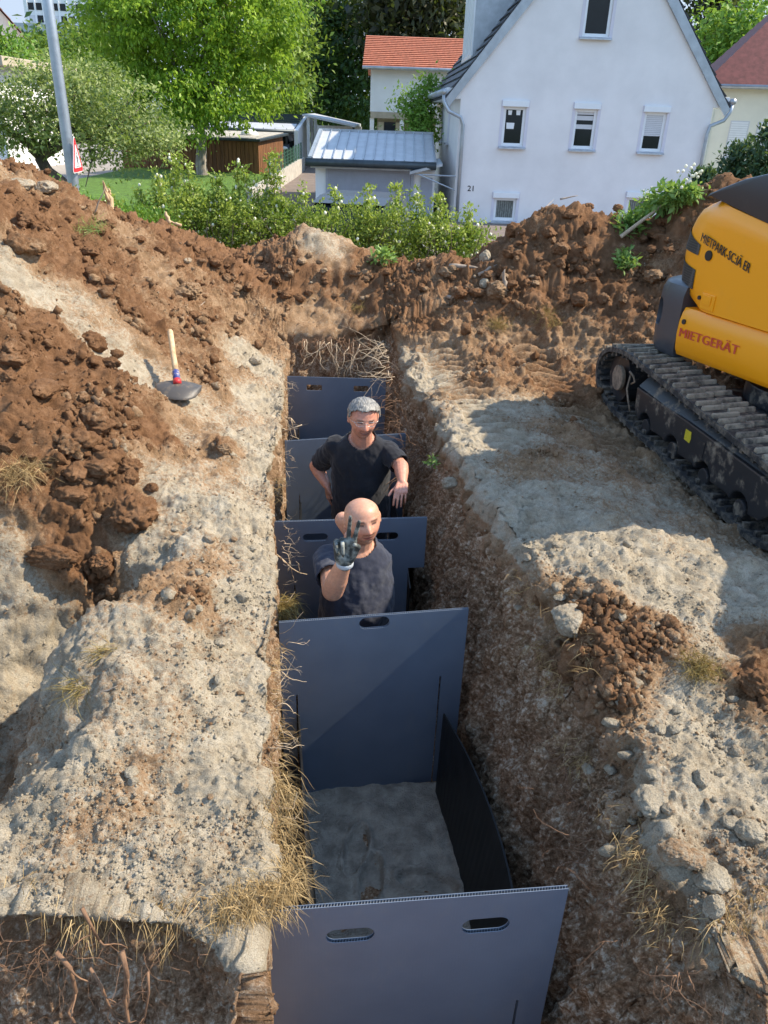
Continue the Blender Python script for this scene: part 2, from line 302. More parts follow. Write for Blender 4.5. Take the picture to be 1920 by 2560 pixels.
def build_ground():
    q = QUALITY
    def seg(a, b, n): return np.linspace(a, b, max(2, int(n*q)), endpoint=False)
    # u: 0..1 left bank, 1..2 left wall, 2..3 floor, 3..4 right wall, 4..5 right bank
    u = np.concatenate([seg(0, 1, 470), seg(1, 2, 70), seg(2, 3, 44), seg(3, 4, 120), seg(4, 5, 430), [5.]])
    # v: 0..1 behind, 1..2 pit back wall, 2..3 pit floor, 3..4 pit wall, 4..5 bank, 5..6 end wall, 6..7 beyond
    v = np.concatenate([seg(0, 1, 12), seg(1, 2, 8), seg(2, 3, 14), seg(3, 4, 110), seg(4, 5, 640), seg(5, 6, 50), seg(6, 7, 170), [7.]])
    U, V = np.meshgrid(u, v, indexing='ij'); U = U.ravel(); V = V.ravel()
    yb = np.array([-2.2, -.15, -.05, 1.14, 1.42, 7.78, 7.92, 13.2]); k = np.minimum(V.astype(int), 6); fv = V-k
    # finer rows near the camera
    f5 = np.where(k == 4, fv*(.42+.58*fv), fv)
    Y = yb[k]+(yb[k+1]-yb[k])*f5
    X0 = np.where(U < 1, -.36-(1-np.clip(U, 0, 1))**1.5*5-(1-np.clip(U, 0, 1))*1.6, np.where(U > 4, .8+(U-4)**1.5*5+(U-4)*1.5, -.36+(np.clip(U, 1, 4)-1)*.38))
    Y += np.where((k >= 3) & (k <= 5), .30*fbm(np.stack([X0*1.7, X0*0+3.3, X0*0], 1), 2, 5, .4)*np.where(k == 4, 1-np.abs(2*fv-1), 1), 0)
    Y2 = np.clip(Y, 1.35, 9)
    wob = np.stack([Y2*1.7, Y2*0, Y2*0], 1)
    xl = np.interp(Y2, *XL)-.035+.05*fbm(wob, 3, 3); xr = np.interp(Y2, *XR)+.05
    lip = xr+np.interp(Y2, *LIPR)*1.25+.12*fbm(wob*1.6+9, 4, 4, .6)-.05
    ku = np.minimum(U.astype(int), 4); fu = U-ku
    X = np.zeros_like(U)
    gl = 1-fu
    X = np.where(ku == 0, xl-(gl**1.5*.75+gl*.25)*(xl+7.2), X)
    X = np.where(ku == 1, xl-.05*np.sin(fu*math.pi)*0+.0*fu, X)
    X = np.where(ku == 2, xl+(xr-xl)*fu, X)
    X = np.where(ku == 3, xr+(lip-xr)*(.25*fu+.75*fu**3), X)
    X = np.where(ku == 4, lip+(fu**1.5*.75+fu*.25)*(7.2-lip), X)
    top = grid_at(HG, X, Y)
    a = np.where(ku == 1, fu, np.where(ku == 2, 1., np.where(ku == 3, 1-fu, 0.)))
    b = np.where(k < 5, 1., np.where(k == 5, 1-fv, 0.)) * (V >= 2)
    ctop = np.where(k == 1, fv, np.where(k == 2, 1., np.where(k == 3, (1-fv)**1.5, 0.)))
    side = 1-sst(3.2, 4.4, np.abs(X)); c = ctop*side
    dep = np.maximum(a*b, c)
    bot = -1.14
    Z = top+(bot-top)*dep
    wall = sst(.0, .1, dep)
    P = np.stack([X, Y, Z], 1).astype(np.float32)
    nu, nv = len(u), len(v)
    G = P.reshape(nu, nv, 3)
    du = np.gradient(G, axis=0); dv = np.gradient(G, axis=1)
    Nn = np.cross(du, dv).reshape(-1, 3); L = np.linalg.norm(Nn, axis=1)
    Nn = np.where(L[:, None] > 1e-9, Nn/np.maximum(L[:, None], 1e-9), np.array([[0, 0, 1.]]))
    Nn = np.where((wall > .5)[:, None], nrm_rows(Nn), nrm_rows(Nn+np.array([[0, 0, .35]])))
    brown = grid_at(BG, X, Y)+.30*fbm(P*2.2, 5, 40, .62)
    near = sst(11, 2, Y)
    floor = sst(.9, .99, dep)*(np.abs(U-2.5) < .8)
    disp = .075*fbm(P*1.7, 3, 1)+.05*fbm(P*4.5, 3, 2)
    disp *= 1-.75*sst(.55, 1, dep)
    wv = .05*np.stack([fbm(P*9, 2, 7), fbm(P*9+31, 2, 8), fbm(P*9+57, 2, 9)], 1)
    wx = P+wv
    f1, r1 = worley(wx*7.5, 11); f2, r2 = worley(wx*19, 12); f3, r3 = worley(wx*46, 13); f0, r0 = worley(P*3.1+wv*2, 14)
    dome = lambda f, w: np.clip(1-(f/w)**1.6, 0, 1)**.8
    lump1 = dome(f1, .72)*np.clip(r1*1.8-.6, 0, 1); lump2 = dome(f2, .70)*np.clip(r2*1.6-.4, 0, 1); lump3 = dome(f3, .70)*np.clip(r3*1.5-.3, 0, 1)
    bz = sst(.30, .75, brown); pn = fbm(P*2.3+5, 3, 60); patch = sst(-.08, .22, pn); patch2 = sst(.0, .25, fbm(P*4.1+15, 3, 61))
    disp += (.040*fbm(P*6.0, 6, 19, .58)+.020*np.abs(fbm(P*16.0, 5, 18, .62))*sst(-.1, .3, patch2*.6+bz-.2))*(1-.4*wall)
    lump_k = np.clip(.05+.95*bz, 0, 1)*(1-.55*wall)
    disp += .030*sst(4.5, 6.5, Y)*fbm(P*9, 5, 81, .66)*(1-wall)+lump1*.085*(.3+.7*sst(1.8, 4.5, Y))*lump_k*(.35+.65*patch)+(lump2*.036*np.clip(lump_k+.05*patch2, 0, 1)+lump3*.016*np.clip(.05+.75*lump_k+.16*patch2, 0, 1))*np.clip(.8+1.3*fbm(P*30, 3, 66), .2, 1.6)
    # broken crust on pale soil: plates at different heights with sharp cracks between
    plate = (r1-.5)*.020*sst(.12, .35, fbm(P*1.9+25, 3, 62))+(r2-.5)*.010*sst(.05, .3, fbm(P*3.3+35, 2, 63))
    disp += (1-bz)*(1-wall)*plate
    disp += .030*bz*(1-wall)          # brown spoil lies on top of the pale crust
    run = np.stack([P[:, 0]*8, P[:, 1]*24, P[:, 2]*8], 1)
    disp += (1-bz)*.014*fbm(run, 4, 21, .6)*(1-wall)
    disp += (.009+.005*bz)*fbm(P*50, 3, 22, .65)+.004*near*fbm(P*115, 2, 27)+.016*(1-bz)*fbm(P*17, 4, 28, .55)*sst(-.2, .3, pn)
    gou = np.stack([P[:, 0]*9, P[:, 1]*13, P[:, 2]*5], 1)
    disp += wall*(1-floor)*(.06*fbm(gou, 5, 23, .62)+.022*fbm(P*32, 3, 24))
    # crawler prints on the right bank: bars across the path, two lanes
    for x0, s0 in ((1.55, -.13), (.72, -.13)):
        xc = x0+s0*(Y-5.2)
        lane = sst(.20, .15, np.abs(X-xc))*sst(4.4, 5.0, Y)*sst(7.6, 6.9, Y)*(X > lip+.1)*sst(-.25, .0, vnoise(P*1.6, 71)+.12)
        disp = disp*(1-.6*lane)+lane*(-.035+.040*np.clip(np.sin(Y*2*math.pi/.125+1.1*np.abs(X-xc)*9)*1.6, -1, 1))
    # trench and pit floor: trodden sand
    disp = np.where(floor > .5, .03*fbm(P*5, 3, 31)+.02*np.minimum(0, fbm(P*11, 2, 32))+.004*fbm(P*40, 2, 33), disp)
    # keep the sheet behind the panels' edges
    P2 = P+Nn*disp[:, None]
    inl = (ku == 1) & (wall > .2) & (k == 4)
    P2[:, 0] = np.where(inl, np.minimum(P2[:, 0], xl+.03), P2[:, 0])
    inr = (ku == 3) & (k == 4) & (fu < .75)
    P2[:, 0] = np.where(inr, np.maximum(P2[:, 0], xr-.035), P2[:, 0])
    idx = np.arange(nu*nv).reshape(nu, nv)
    F = np.stack([idx[:-1, :-1].ravel(), idx[1:, :-1].ravel(), idx[1:, 1:].ravel(), idx[:-1, 1:].ravel()], 1)
    brown = np.where(lump1*lump_k > .5, brown+.12, brown)
    damp = sst(.03, .16, dep+.05*fbm(P*12, 3, 44))*(1-.0*floor)
    leftw = ((ku == 1) & (k == 4)); damp = np.where(leftw, damp*.75, damp)
    brown = np.where(wall > .5, np.maximum(brown, .55), brown)
    k3 = (k == 3) & (fv < .93+.1*fbm(P*9, 2, 77)); brown = np.where(k3, np.maximum(brown, .72), brown); damp = np.where(k3, np.maximum(damp, .55), damp)
    o = mkobj('dug_ground', P2, F, MT['soil'], None, True, attrs={'brown': ('POINT', brown), 'damp': ('POINT', damp)})
    tag(o, kind='structure')
    return P2, Nn, brown, damp, wall, dep, bz, lump_k, U, V, top
def nrm_rows(A): return A/np.maximum(np.linalg.norm(A, axis=1, keepdims=True), 1e-9)
GP, GN, GB, GD, GW, GDEP, GBZ, GLK, GU, GV, GT = build_ground()
RNG = np.random.default_rng(4)

def ico(sub=0):
    bm = bmesh.new(); bmesh.ops.create_icosphere(bm, subdivisions=sub+1, radius=1.)
    V = np.array([v.co[:] for v in bm.verts]); F = np.array([[v.index for v in f.verts] for f in bm.faces]); bm.free(); return V, F
ICO0 = ico(0); ICO1 = ico(1); ICO2 = ico(2); ICO3 = ico(3); ICO4 = ico(4)
def rotmats(n, rng):
    q = rng.normal(size=(n, 4)); q /= np.linalg.norm(q, axis=1, keepdims=True); w, x, y, z = q.T
    return np.stack([1-2*(y*y+z*z), 2*(x*y-z*w), 2*(x*z+y*w), 2*(x*y+z*w), 1-2*(x*x+z*z), 2*(y*z-x*w), 2*(x*z-y*w), 2*(y*z+x*w), 1-2*(x*x+y*y)], 1).reshape(n, 3, 3)
def crumbs():
    Vs, Fs, Bs, Ds = [], [], [], []; base = 0
    onbank = (GDEP < .15) & (GP[:, 1] > 1.2) & (GP[:, 1] < 9.6) & (np.abs(GP[:, 0]) < 4)
    idx = np.where(onbank)[0]
    w = (.10+GLK[idx])*np.clip(fbm(GP[idx]*2.6, 3, 91)*3+.35, .02, 2.5)/(1+.02*GP[idx, 1]**2)
    nearw = (1-GBZ[idx])*np.exp(-((GP[idx, 1]-1.4)/1.9)**2)*np.clip(fbm(GP[idx]*4.2+9, 3, 92)*3+.45, .03, 2)
    for (VV, FF), n, lo, hi, pw in ((ICO0, int(26000*QUALITY), .0022, .0075, 0), (ICO0, int(30000*QUALITY), .0025, .010, 1), (ICO0, int(1500*QUALITY), .008, .018, 1.3), (ICO1, int(2600*QUALITY), .016, .045, 3.2)):
        wq = nearw if pw == 0 else w**pw*(1 if pw < 2 else GBZ[idx]+.02); k = RNG.choice(idx, n, p=wq/wq.sum()); r = lo+(hi-lo)*RNG.random(n)**2.2
        sc = r[:, None]*(.65+.6*RNG.random((n, 3)))
        R = rotmats(n, RNG)
        base_shape = VV[None]*(1+.26*RNG.normal(size=(n, len(VV), 1)))*sc[:, None, :]
        base_shape = base_shape*(np.clip(GP[k, 1]/4.5, .4, 1)[:, None, None] if pw else 1); P = np.einsum('nij,nvj->nvi', R, base_shape)+(GP[k]+GN[k]*r[:, None]*.2)[:, None, :]
        Vs.append(P.reshape(-1, 3)); Fs.append((FF[None]+(np.arange(n)*len(VV))[:, None, None]).reshape(-1, 3)+base); base += n*len(VV)
        Bs.append(np.repeat(np.clip(GB[k]+.2*RNG.normal(size=n), 0, 1), len(VV))); Ds.append(np.zeros(n*len(VV)))
    o = mkobj('soil_crumbs', np.vstack(Vs), np.vstack(Fs), MT['soil'], None, False, attrs={'brown': ('POINT', np.concatenate(Bs)), 'damp': ('POINT', np.concatenate(Ds))})
    tag(o, 'loose crumbs of brown and pale soil strewn over the banks', 'soil', kind='stuff')
crumbs()
# ------------------------------------------------------------------ twin-wall divider panels
def panelmat():
    m, t, b = nmat('panel_plastic'); co = coords(t)
    n = N(t, 'ShaderNodeTexNoise', Scale=5., Detail=5.); t.links.new(co, n.inputs['Vector'])
    n2 = N(t, 'ShaderNodeTexNoise', Scale=28., Detail=8., Roughness=.75); t.links.new(co, n2.inputs['Vector'])
    base = ramp(t, n.outputs[0], [(.3, (.105, .135, .185)), (.7, (.125, .158, .21))])
    n4 = N(t, 'ShaderNodeTexNoise', Scale=3.2, Detail=9., Roughness=.8); t.links.new(coords(t, (1.6, 1, .7)), n4.inputs['Vector'])
    dust = mix(t, 1., ramp(t, n2.outputs[0], [(.56, (0, 0, 0)), (.74, (.35, .35, .35))]), ramp(t, n4.outputs[0], [(.54, (0, 0, 0)), (.70, (.45, .45, .45))]), 'ADD')
    t.links.new(mix(t, dust, base, (.165, .175, .18)), b.inputs['Base Color'])
    t.links.new(ramp(t, n2.outputs[0], [(.3, (.30,)*3), (.7, (.46,)*3)]), b.inputs['Roughness'])
    b.inputs['Specular IOR Level'].default_value = .8
    wv = t.nodes.new('ShaderNodeTexWave'); wv.wave_type = 'BANDS'; wv.bands_direction = 'X'; wv.inputs['Scale'].default_value = 30.; wv.inputs['Distortion'].default_value = .2
    t.links.new(co, wv.inputs['Vector']); p = bump(t, b, wv.outputs[0], .05, .0008); bump(t, b, n2.outputs[0], .07, .002, p)
    return m
MT['panel'] = panelmat()
MT['panel_rib'] = pmat('panel_rib', (.20, .22, .25), .45)
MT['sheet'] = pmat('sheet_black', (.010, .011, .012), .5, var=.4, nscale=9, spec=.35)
def stad(cx, cy, w, h, n=8, square=False):
    r = h/2 if not square else h*.22; P = []
    for (sx, sy, a0) in ((1, 1, 0), (-1, 1, 90), (-1, -1, 180), (1, -1, 270)):
        for k in range(n+1):
            a = rad(a0+90*k/n); P.append((cx+sx*(w/2-r)+r*math.cos(a), cy+sy*(h/2-r)+r*math.sin(a)))
    return P
def plate_mesh(outer, holes, t0, t1):
    bm = bmesh.new(); ed = []
    for loop in [outer]+holes:
        vs = [bm.verts.new((x, t0, z)) for x, z in loop]
        for i in range(len(vs)): ed.append(bm.edges.new((vs[i], vs[(i+1) % len(vs)])))
    bmesh.ops.triangle_fill(bm, edges=ed, use_beauty=True)
    r = bmesh.ops.extrude_face_region(bm, geom=bm.faces[:])
    bmesh.ops.translate(bm, verts=[v for v in r['geom'] if isinstance(v, bmesh.types.BMVert)], vec=(0, t1-t0, 0))
    bmesh.ops.recalc_face_normals(bm, faces=bm.faces); return bm
def bm_obj(bm, name, mat, parent=None):
    me = bpy.data.meshes.new(name); bm.to_mesh(me); bm.free(); me.materials.append(mat)
    o = bpy.data.objects.new(name, me); COL.objects.link(o); o.parent = parent; return o
def pixel_u(A, B, x, y):
    n = np.array([B[1]-A[1], A[0]-B[0], 0]); p = atp(x, y, A, n); e = nrm(B-A); return (p-A)@e, p[2]
PANELS = []
def panel(a, b, holes, label, slots=(.09, .10), notch=None, square=False, H=1.13, sz=(-.44, -.40)):
    A, B = atz(*a), atz(*b); w = np.linalg.norm(B-A); rz = math.atan2(B[1]-A[1], B[0]-A[0])
    t = thing('divider_panel', label, 'panel', tuple(A), rz, 'plastic divider panels standing across the trench')
    hl = []
    for (x0, y0, x1, y1) in holes:
        u0, z0 = pixel_u(A, B, x0, (y0+y1)/2); u1, z1 = pixel_u(A, B, x1, (y0+y1)/2)
        z0, z1 = pixel_u(A, B, (x0+x1)/2, y0)[1], pixel_u(A, B, (x0+x1)/2, y1)[1]
        hl.append(((u0+u1)/2, (z0+z1)/2, abs(u1-u0), abs(z1-z0)))
    s0, s1 = slots; sw = .009
    out = [(0, 0), (0, -H), (s0-sw/2, -H), (s0-sw/2, sz[0]), (s0+sw/2, sz[0]), (s0+sw/2, -H)]
    if notch: out += [(w-notch[0], -H), (w-notch[0], notch[1]), (w, notch[1])]
    else: out += [(w-s1-sw/2, -H), (w-s1-sw/2, sz[1]), (w-s1+sw/2, sz[1]), (w-s1+sw/2, -H), (w, -H)]
    out += [(w, 0)]
    HL = [stad(*h, square=square) for h in hl]
    bm = plate_mesh(out, HL, 0, .0022); bm2 = plate_mesh(out, HL, .0118, .014)
    tmp = bpy.data.meshes.new('tmp'); bm2.to_mesh(tmp); bm2.free(); bm.from_mesh(tmp)
    body = bm_obj(bm, 'panel_sheet', MT['panel'], t)
    rb = MB(); x = .003
    while x < w-.003:
        zs = [(-.30, -.0015)]
        for (cx, cz, hw, hh) in hl:
            if abs(x-cx) < hw/2+.001: zs = [(cz+hh/2, -.0015), (-.30, cz-hh/2)]
        for z0, z1 in zs:
            P = []
            for zz in (z0, z1): P += [(x-.0005, .0022, zz), (x+.0006, .0022, zz), (x+.0046, .0118, zz), (x+.0035, .0118, zz)]
            rb.hexa(P)
        x += .0092
    # pressed edge seams at both sides
    ob = mkobj('edge_fluting', rb.v, rb.f, MT['panel_rib'], None); ob.parent = t; ob.location = (0, 0, 0)
    PANELS.append((A, B)); return t
panel((668, 2280), (1422, 2222), [(815, 2322, 936, 2355), (1155, 2296, 1273, 2331)], 'nearest divider panel, at the bottom of the photo, with two long handle slots', sz=(-.62, -.56))
panel((697, 1557), (1172, 1522), [(898, 1543, 974, 1571)], 'large divider panel with one single oval slot, hiding the bald man below his waist', slots=(.075, .115))
panel((685, 1305), (1068, 1294), [(757, 1334, 820, 1353), (940, 1331, 996, 1351)], 'divider panel right behind the bald man, with a square notch cut from its right side', notch=(.10, -.345), slots=(.11, .1))
panel((712, 1103), (1015, 1084), [(790, 1122, 838, 1136), (900, 1116, 945, 1130)], 'divider panel right behind the grey-haired man, partly hidden by his body', slots=(.10, .11), square=True)
panel((718, 941), (965, 948), [(766, 962, 805, 977), (884, 965, 921, 980)], 'farthest divider panel, with two small square handle slots, under the roots at the trench end', slots=(.09, .1), square=True)
def sheet(bot, top, label, th=.008):
    bot = np.array(bot, float); top = np.array(top, float); n = 26
    def rs(P):
        s = np.linspace(0, 1, len(P)); q = np.linspace(0, 1, n); return np.stack([np.interp(q, s, P[:, k]) for k in range(3)], 1)
    def sm(P):
        for _ in range(14): P[1:-1] = (P[:-2]+2*P[1:-1]+P[2:])/4
        return P
    b, t = sm(rs(bot)), sm(rs(top)); mb = MB(); R = []
    for i in range(n):
        j0, j1 = max(i-1, 0), min(i+1, n-1); d = nrm((b[j1]-b[j0])*[1, 1, 0]); o = np.array([-d[1], d[0], 0])*th/2
        R.append(np.array([b[i]-o, b[i]+o, t[i]+o, t[i]-o]))
    mb.rings(R); o = mb.build('side_sheet', MT['sheet'], None, org=b[0]); tag(o, label, 'plastic sheet', 'black plastic side sheets inside the trench'); return o
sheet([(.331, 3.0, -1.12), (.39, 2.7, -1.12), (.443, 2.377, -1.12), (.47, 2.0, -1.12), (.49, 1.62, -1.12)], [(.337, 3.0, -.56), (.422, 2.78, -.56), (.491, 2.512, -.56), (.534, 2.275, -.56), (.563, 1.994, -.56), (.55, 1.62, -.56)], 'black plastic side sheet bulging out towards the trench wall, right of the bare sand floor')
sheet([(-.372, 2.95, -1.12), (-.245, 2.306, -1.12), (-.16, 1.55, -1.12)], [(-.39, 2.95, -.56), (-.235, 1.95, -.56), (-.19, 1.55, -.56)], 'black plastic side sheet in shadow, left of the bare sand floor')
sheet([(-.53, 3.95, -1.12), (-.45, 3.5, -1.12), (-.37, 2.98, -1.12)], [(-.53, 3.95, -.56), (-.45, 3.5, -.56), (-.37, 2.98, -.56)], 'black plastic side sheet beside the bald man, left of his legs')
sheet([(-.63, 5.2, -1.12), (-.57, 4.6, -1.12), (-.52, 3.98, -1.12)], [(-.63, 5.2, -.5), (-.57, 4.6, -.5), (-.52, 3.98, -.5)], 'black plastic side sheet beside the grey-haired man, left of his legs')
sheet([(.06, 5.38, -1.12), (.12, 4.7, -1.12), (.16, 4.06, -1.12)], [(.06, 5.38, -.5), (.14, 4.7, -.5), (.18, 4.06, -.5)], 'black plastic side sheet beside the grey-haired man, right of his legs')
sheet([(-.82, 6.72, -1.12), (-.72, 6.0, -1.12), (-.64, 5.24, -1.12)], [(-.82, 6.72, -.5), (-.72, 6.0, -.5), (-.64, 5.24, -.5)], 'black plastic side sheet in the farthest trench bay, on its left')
# sand floor of the open bay
def sandbed():
    nx, ny = 110, 190; X, Y = np.meshgrid(np.linspace(-.47, .66, nx), np.linspace(1.5, 3.06, ny), indexing='ij')
    X = X.ravel(); Y = Y.ravel(); P = np.stack([X, Y, X*0], 1)
    Z = -1.105+.03*fbm(P*4, 3, 5)+.016*fbm(P*14, 4, 6, .6)+.006*np.abs(fbm(P*40, 3, 9))
    rr = np.random.default_rng(3)
    for _ in range(13):   # boot prints
        cx, cy = rr.uniform(-.25, .33), rr.uniform(1.8, 2.9); a = rr.uniform(0, 6.28); u = (X-cx)*math.cos(a)+(Y-cy)*math.sin(a); v = -(X-cx)*math.sin(a)+(Y-cy)*math.cos(a)
        d = (u/.14)**2+(v/.055)**2; Z += -.030*sst(1.15, .8, d)+.018*np.exp(-((d-1.35)/.25)**2)
    Z += .012*np.exp(-((X-(.37-.0*(3-Y))-(3-Y)*.16+.02)/.012)**2)
    idx = np.arange(nx*ny).reshape(nx, ny); F = np.stack([idx[:-1, :-1].ravel(), idx[1:, :-1].ravel(), idx[1:, 1:].ravel(), idx[:-1, 1:].ravel()], 1)
    tag(mkobj('sand_bed', np.stack([X, Y, Z], 1), F, pmat('damp_sand', (.34, .305, .245), .95, var=.3, nscale=14, bumpk=1., bscale=120, bdist=.012), None, True), kind='structure')
sandbed()

# ------------------------------------------------------------------ the two men
def remesh(mb, vox, it=2, fac=.5):
    me = bpy.data.meshes.new('tmp'); me.from_pydata(mb.v, [], mb.f); me.update()
    o = bpy.data.objects.new('tmp', me); COL.objects.link(o)
    m = o.modifiers.new('r', 'REMESH'); m.mode = 'VOXEL'; m.voxel_size = vox
    if it: s = o.modifiers.new('s', 'SMOOTH'); s.iterations = it; s.factor = fac
    dg = bpy.context.evaluated_depsgraph_get(); e = o.evaluated_get(dg); m2 = bpy.data.meshes.new_from_object(e)
    V = np.zeros(len(m2.vertices)*3, np.float32); m2.vertices.foreach_get('co', V); V = V.reshape(-1, 3)
    F = [tuple(p.vertices) for p in m2.polygons]
    bpy.data.objects.remove(o); bpy.data.meshes.remove(me); bpy.data.meshes.remove(m2); return V, F
def capsule(mb, p0, p1, r0, r1, n=14):
    p0 = np.array(p0, float); p1 = np.array(p1, float); t = nrm(p1-p0); P, R = [], []
    for a in np.linspace(-85, 0, 5): P.append(p0+t*r0*math.sin(rad(a))); R.append(r0*math.cos(rad(a)))
    for a in np.linspace(0, 85, 5): P.append(p1+t*r1*math.sin(rad(a))); R.append(r1*math.cos(rad(a)))
    # drop the duplicate when radii match end to end
    mb.tube(P, R, n)
def ell_rings(mb, L, n=24, yaw=0.):
    R = []
    for (c, rx, ry) in L:
        c = np.array(c, float); R.append(np.array([c+np.array([rx*math.cos(a)*math.cos(yaw)-ry*math.sin(a)*math.sin(yaw), rx*math.cos(a)*math.sin(yaw)+ry*math.sin(a)*math.cos(yaw), 0]) for a in np.linspace(0, 2*math.pi, n, endpoint=False)]))
    mb.rings(R)
def head_local(n=84, m=64, jaw=.80):
    th = np.linspace(.02, math.pi-.02, m); ph = np.linspace(0, 2*math.pi, n, endpoint=False)
    T, Pn = np.meshgrid(th, ph, indexing='ij'); x = np.sin(T)*np.sin(Pn); y = np.sin(T)*np.cos(Pn); z = np.cos(T)
    X = x*.078; Z = z*.122; Y = y*.100
    low = sst(.1, -.9, z); front = sst(-.2, .6, y)
    X *= 1-(1-jaw)*low; Y = np.where(y < 0, Y*(1-.30*low), Y*(1-.10*low)+.012*low*front)
    rnd = 1+.13*np.exp(-((z-.72)/.30)**2); X *= (1+.05*np.exp(-((z-.25)/.4)**2))*rnd; Y *= 1+.09*np.exp(-((z-.72)/.30)**2); Z = np.where(Z > .06, .06+(Z-.06)*.88, Z)
    fy = front
    g = lambda v, c, s: np.exp(-((v-c)/s)**2)
    nose = g(X, 0, .0125+.006*sst(.02, -.03, Z))*np.where(Z > -.030, sst(.030, -.030, Z), g(Z, -.030, .009))*.027
    sock = -.009*g(np.abs(X), .031, .016)*g(Z, .012, .011); brow = .005*g(Z, .030, .008)*g(np.abs(X), .03, .025)
    cheek = .006*g(np.abs(X), .040, .018)*g(Z, -.028, .02)
    lips = .006*g(X, 0, .024)*(g(Z, -.055, .006)+g(Z, -.068, .006))-.005*g(X, 0, .022)*g(Z, -.0615, .003)
    chin = .008*g(X, 0, .022)*g(Z, -.098, .016)-.004*g(X, 0, .02)*g(Z, -.08, .007)
    ball = .004*g(np.abs(X), .031, .010)*g(Z, .010, .007)
    Y += fy*(nose+sock+brow+cheek+lips+chin+ball)
    return np.stack([X, Y, Z], -1)
HEAD = head_local()
def head_frame(face, tilt=0.):
    f = nrm(face); up = np.array([0, 0, 1.]); s = nrm(np.cross(f, up)); u = np.cross(s, f)   # s = person's right-hand side seen from behind... x axis
    c, k = math.cos(tilt), math.sin(tilt); s2 = s*c+u*k; u2 = u*c-s*k
    return np.stack([s2, f, u2], 1)   # columns: x, y(forward), z
def add_head(mb, c, Mh, ears=True):
    m, n, _ = HEAD.shape; V = HEAD.reshape(-1, 3)@Mh.T+c
    F = [(i*n+k, (i+1)*n+k, (i+1)*n+(k+1) % n, i*n+(k+1) % n) for i in range(m-1) for k in range(n)]
    F += [tuple(range(n)), tuple(range((m-1)*n+n-1, (m-1)*n-1, -1))]
    mb.add(V, F)
    if ears:
        for sx in (-1, 1):
            for (yy, zz, r) in ((-.008, .008, (.010, .017, .026)), (-.004, -.018, (.009, .011, .014))):
                mb.ball(c+Mh@np.array([sx*.081, yy, zz]), r, 10, 8, Mh)
def finger(mb, base, dirs, lens, r):
    p = np.array(base, float)
    for k, (d, l) in enumerate(zip(dirs, lens)):
        q = p+nrm(d)*l; capsule(mb, p, q, r*(1-.08*k), r*(1-.08*(k+1)), 10); p = q
def hand(mb, wrist, fwd, palm, right, curls, spread=.10, thumb=(.5, .5), sc=1.):
    # fwd: wrist to knuckles; palm: palm normal; right: +1 for a right hand.  curls: four (base, mid, tip) bends in degrees, index first
    f = nrm(fwd); p = nrm(np.array(palm, float)-f*(np.array(palm, float)@f)); s = np.cross(f, p)*right   # s points to the thumb side
    w = np.array(wrist, float)
    for t_, l0 in ((-.030, .085), (-.010, .092), (.010, .094), (.029, .090)):
        capsule(mb, w+f*.012+s*t_*.75*sc, w+f*l0*sc+s*t_*1.05*sc, .0155*sc, .0125*sc, 12)
    capsule(mb, w+f*.02*sc+s*.022*sc+p*.008*sc, w+f*.052*sc+s*.036*sc+p*.012*sc, .017*sc, .014*sc, 12)  # thenar
    capsule(mb, w+f*.02*sc-s*.022*sc+p*.006*sc, w+f*.06*sc-s*.03*sc+p*.006*sc, .016*sc, .012*sc, 12)
    for k, (t_, l0, L) in enumerate(((.030, .090, (.043, .026, .021)), (.010, .095, (.048, .030, .022)), (-.010, .092, (.044, .028, .021)), (-.030, .084, (.034, .021, .018)))):
        base = w+f*l0*sc+s*t_*1.05*sc; a = 0.; dirs = []
        sp = (1.5-k)*spread
        for c in curls[k]:
            a += rad(c); dirs.append(f*math.cos(a)*math.cos(sp)+s*math.sin(sp)*math.cos(a)+p*math.sin(a))
        finger(mb, base, dirs, [x*sc for x in L], (.0092-.0006*k)*sc)
    b = w+f*.045*sc+s*.036*sc+p*.010*sc; o, c = thumb
    d1 = f*.75+s*o+p*.25; d2 = f*.9+s*(o-c)+p*.35*(1+c); finger(mb, b, [d1, d2], [.036*sc, .030*sc], .0105*sc)
    return s
def skinmat():
    m, t, b = nmat('skin'); a = N(t, 'ShaderNodeAttribute', attribute_name='tone'); co = coords(t)
    n = N(t, 'ShaderNodeTexNoise', Scale=70., Detail=5.); t.links.new(co, n.inputs['Vector'])
    t.links.new(mix(t, 1., a.outputs['Color'], ramp(t, n.outputs[0], [(.3, (.86, .82, .8)), (.7, (1.08, 1.04, 1.0))]), 'MULTIPLY'), b.inputs['Base Color'])
    b.inputs['Roughness'].default_value = .44; b.inputs['Specular IOR Level'].default_value = .45
    b.inputs['Subsurface Weight'].default_value = .12; b.inputs['Subsurface Radius'].default_value = (.012, .004, .002); b.inputs['Subsurface Scale'].default_value = .5
    bump(t, b, n.outputs[0], .12, .002); return m
MT['skin'] = skinmat()
def clothmat(name, c, dust, dk=.3):
    m, t, b = nmat(name); co = coords(t)
    n = N(t, 'ShaderNodeTexNoise', Scale=7., Detail=7., Roughness=.7); n2 = N(t, 'ShaderNodeTexNoise', Scale=420., Detail=2.); n3 = N(t, 'ShaderNodeTexNoise', Scale=24., Detail=4.)
    for q in (n, n2, n3): t.links.new(co, q.inputs['Vector'])
    t.links.new(mix(t, ramp(t, n.outputs[0], [(.52, (0, 0, 0)), (.8, (dk,)*3)]), c, dust), b.inputs['Base Color'])
    b.inputs['Roughness'].default_value = .9; b.inputs['Specular IOR Level'].default_value = .2; b.inputs['Sheen Weight'].default_value = .12
    p = bump(t, b, n3.outputs[0], .35, .012); bump(t, b, n2.outputs[0], .2, .001, p); return m
MT['tee_black'] = clothmat('black_jersey', (.017, .018, .023), (.09, .09, .09), .25)
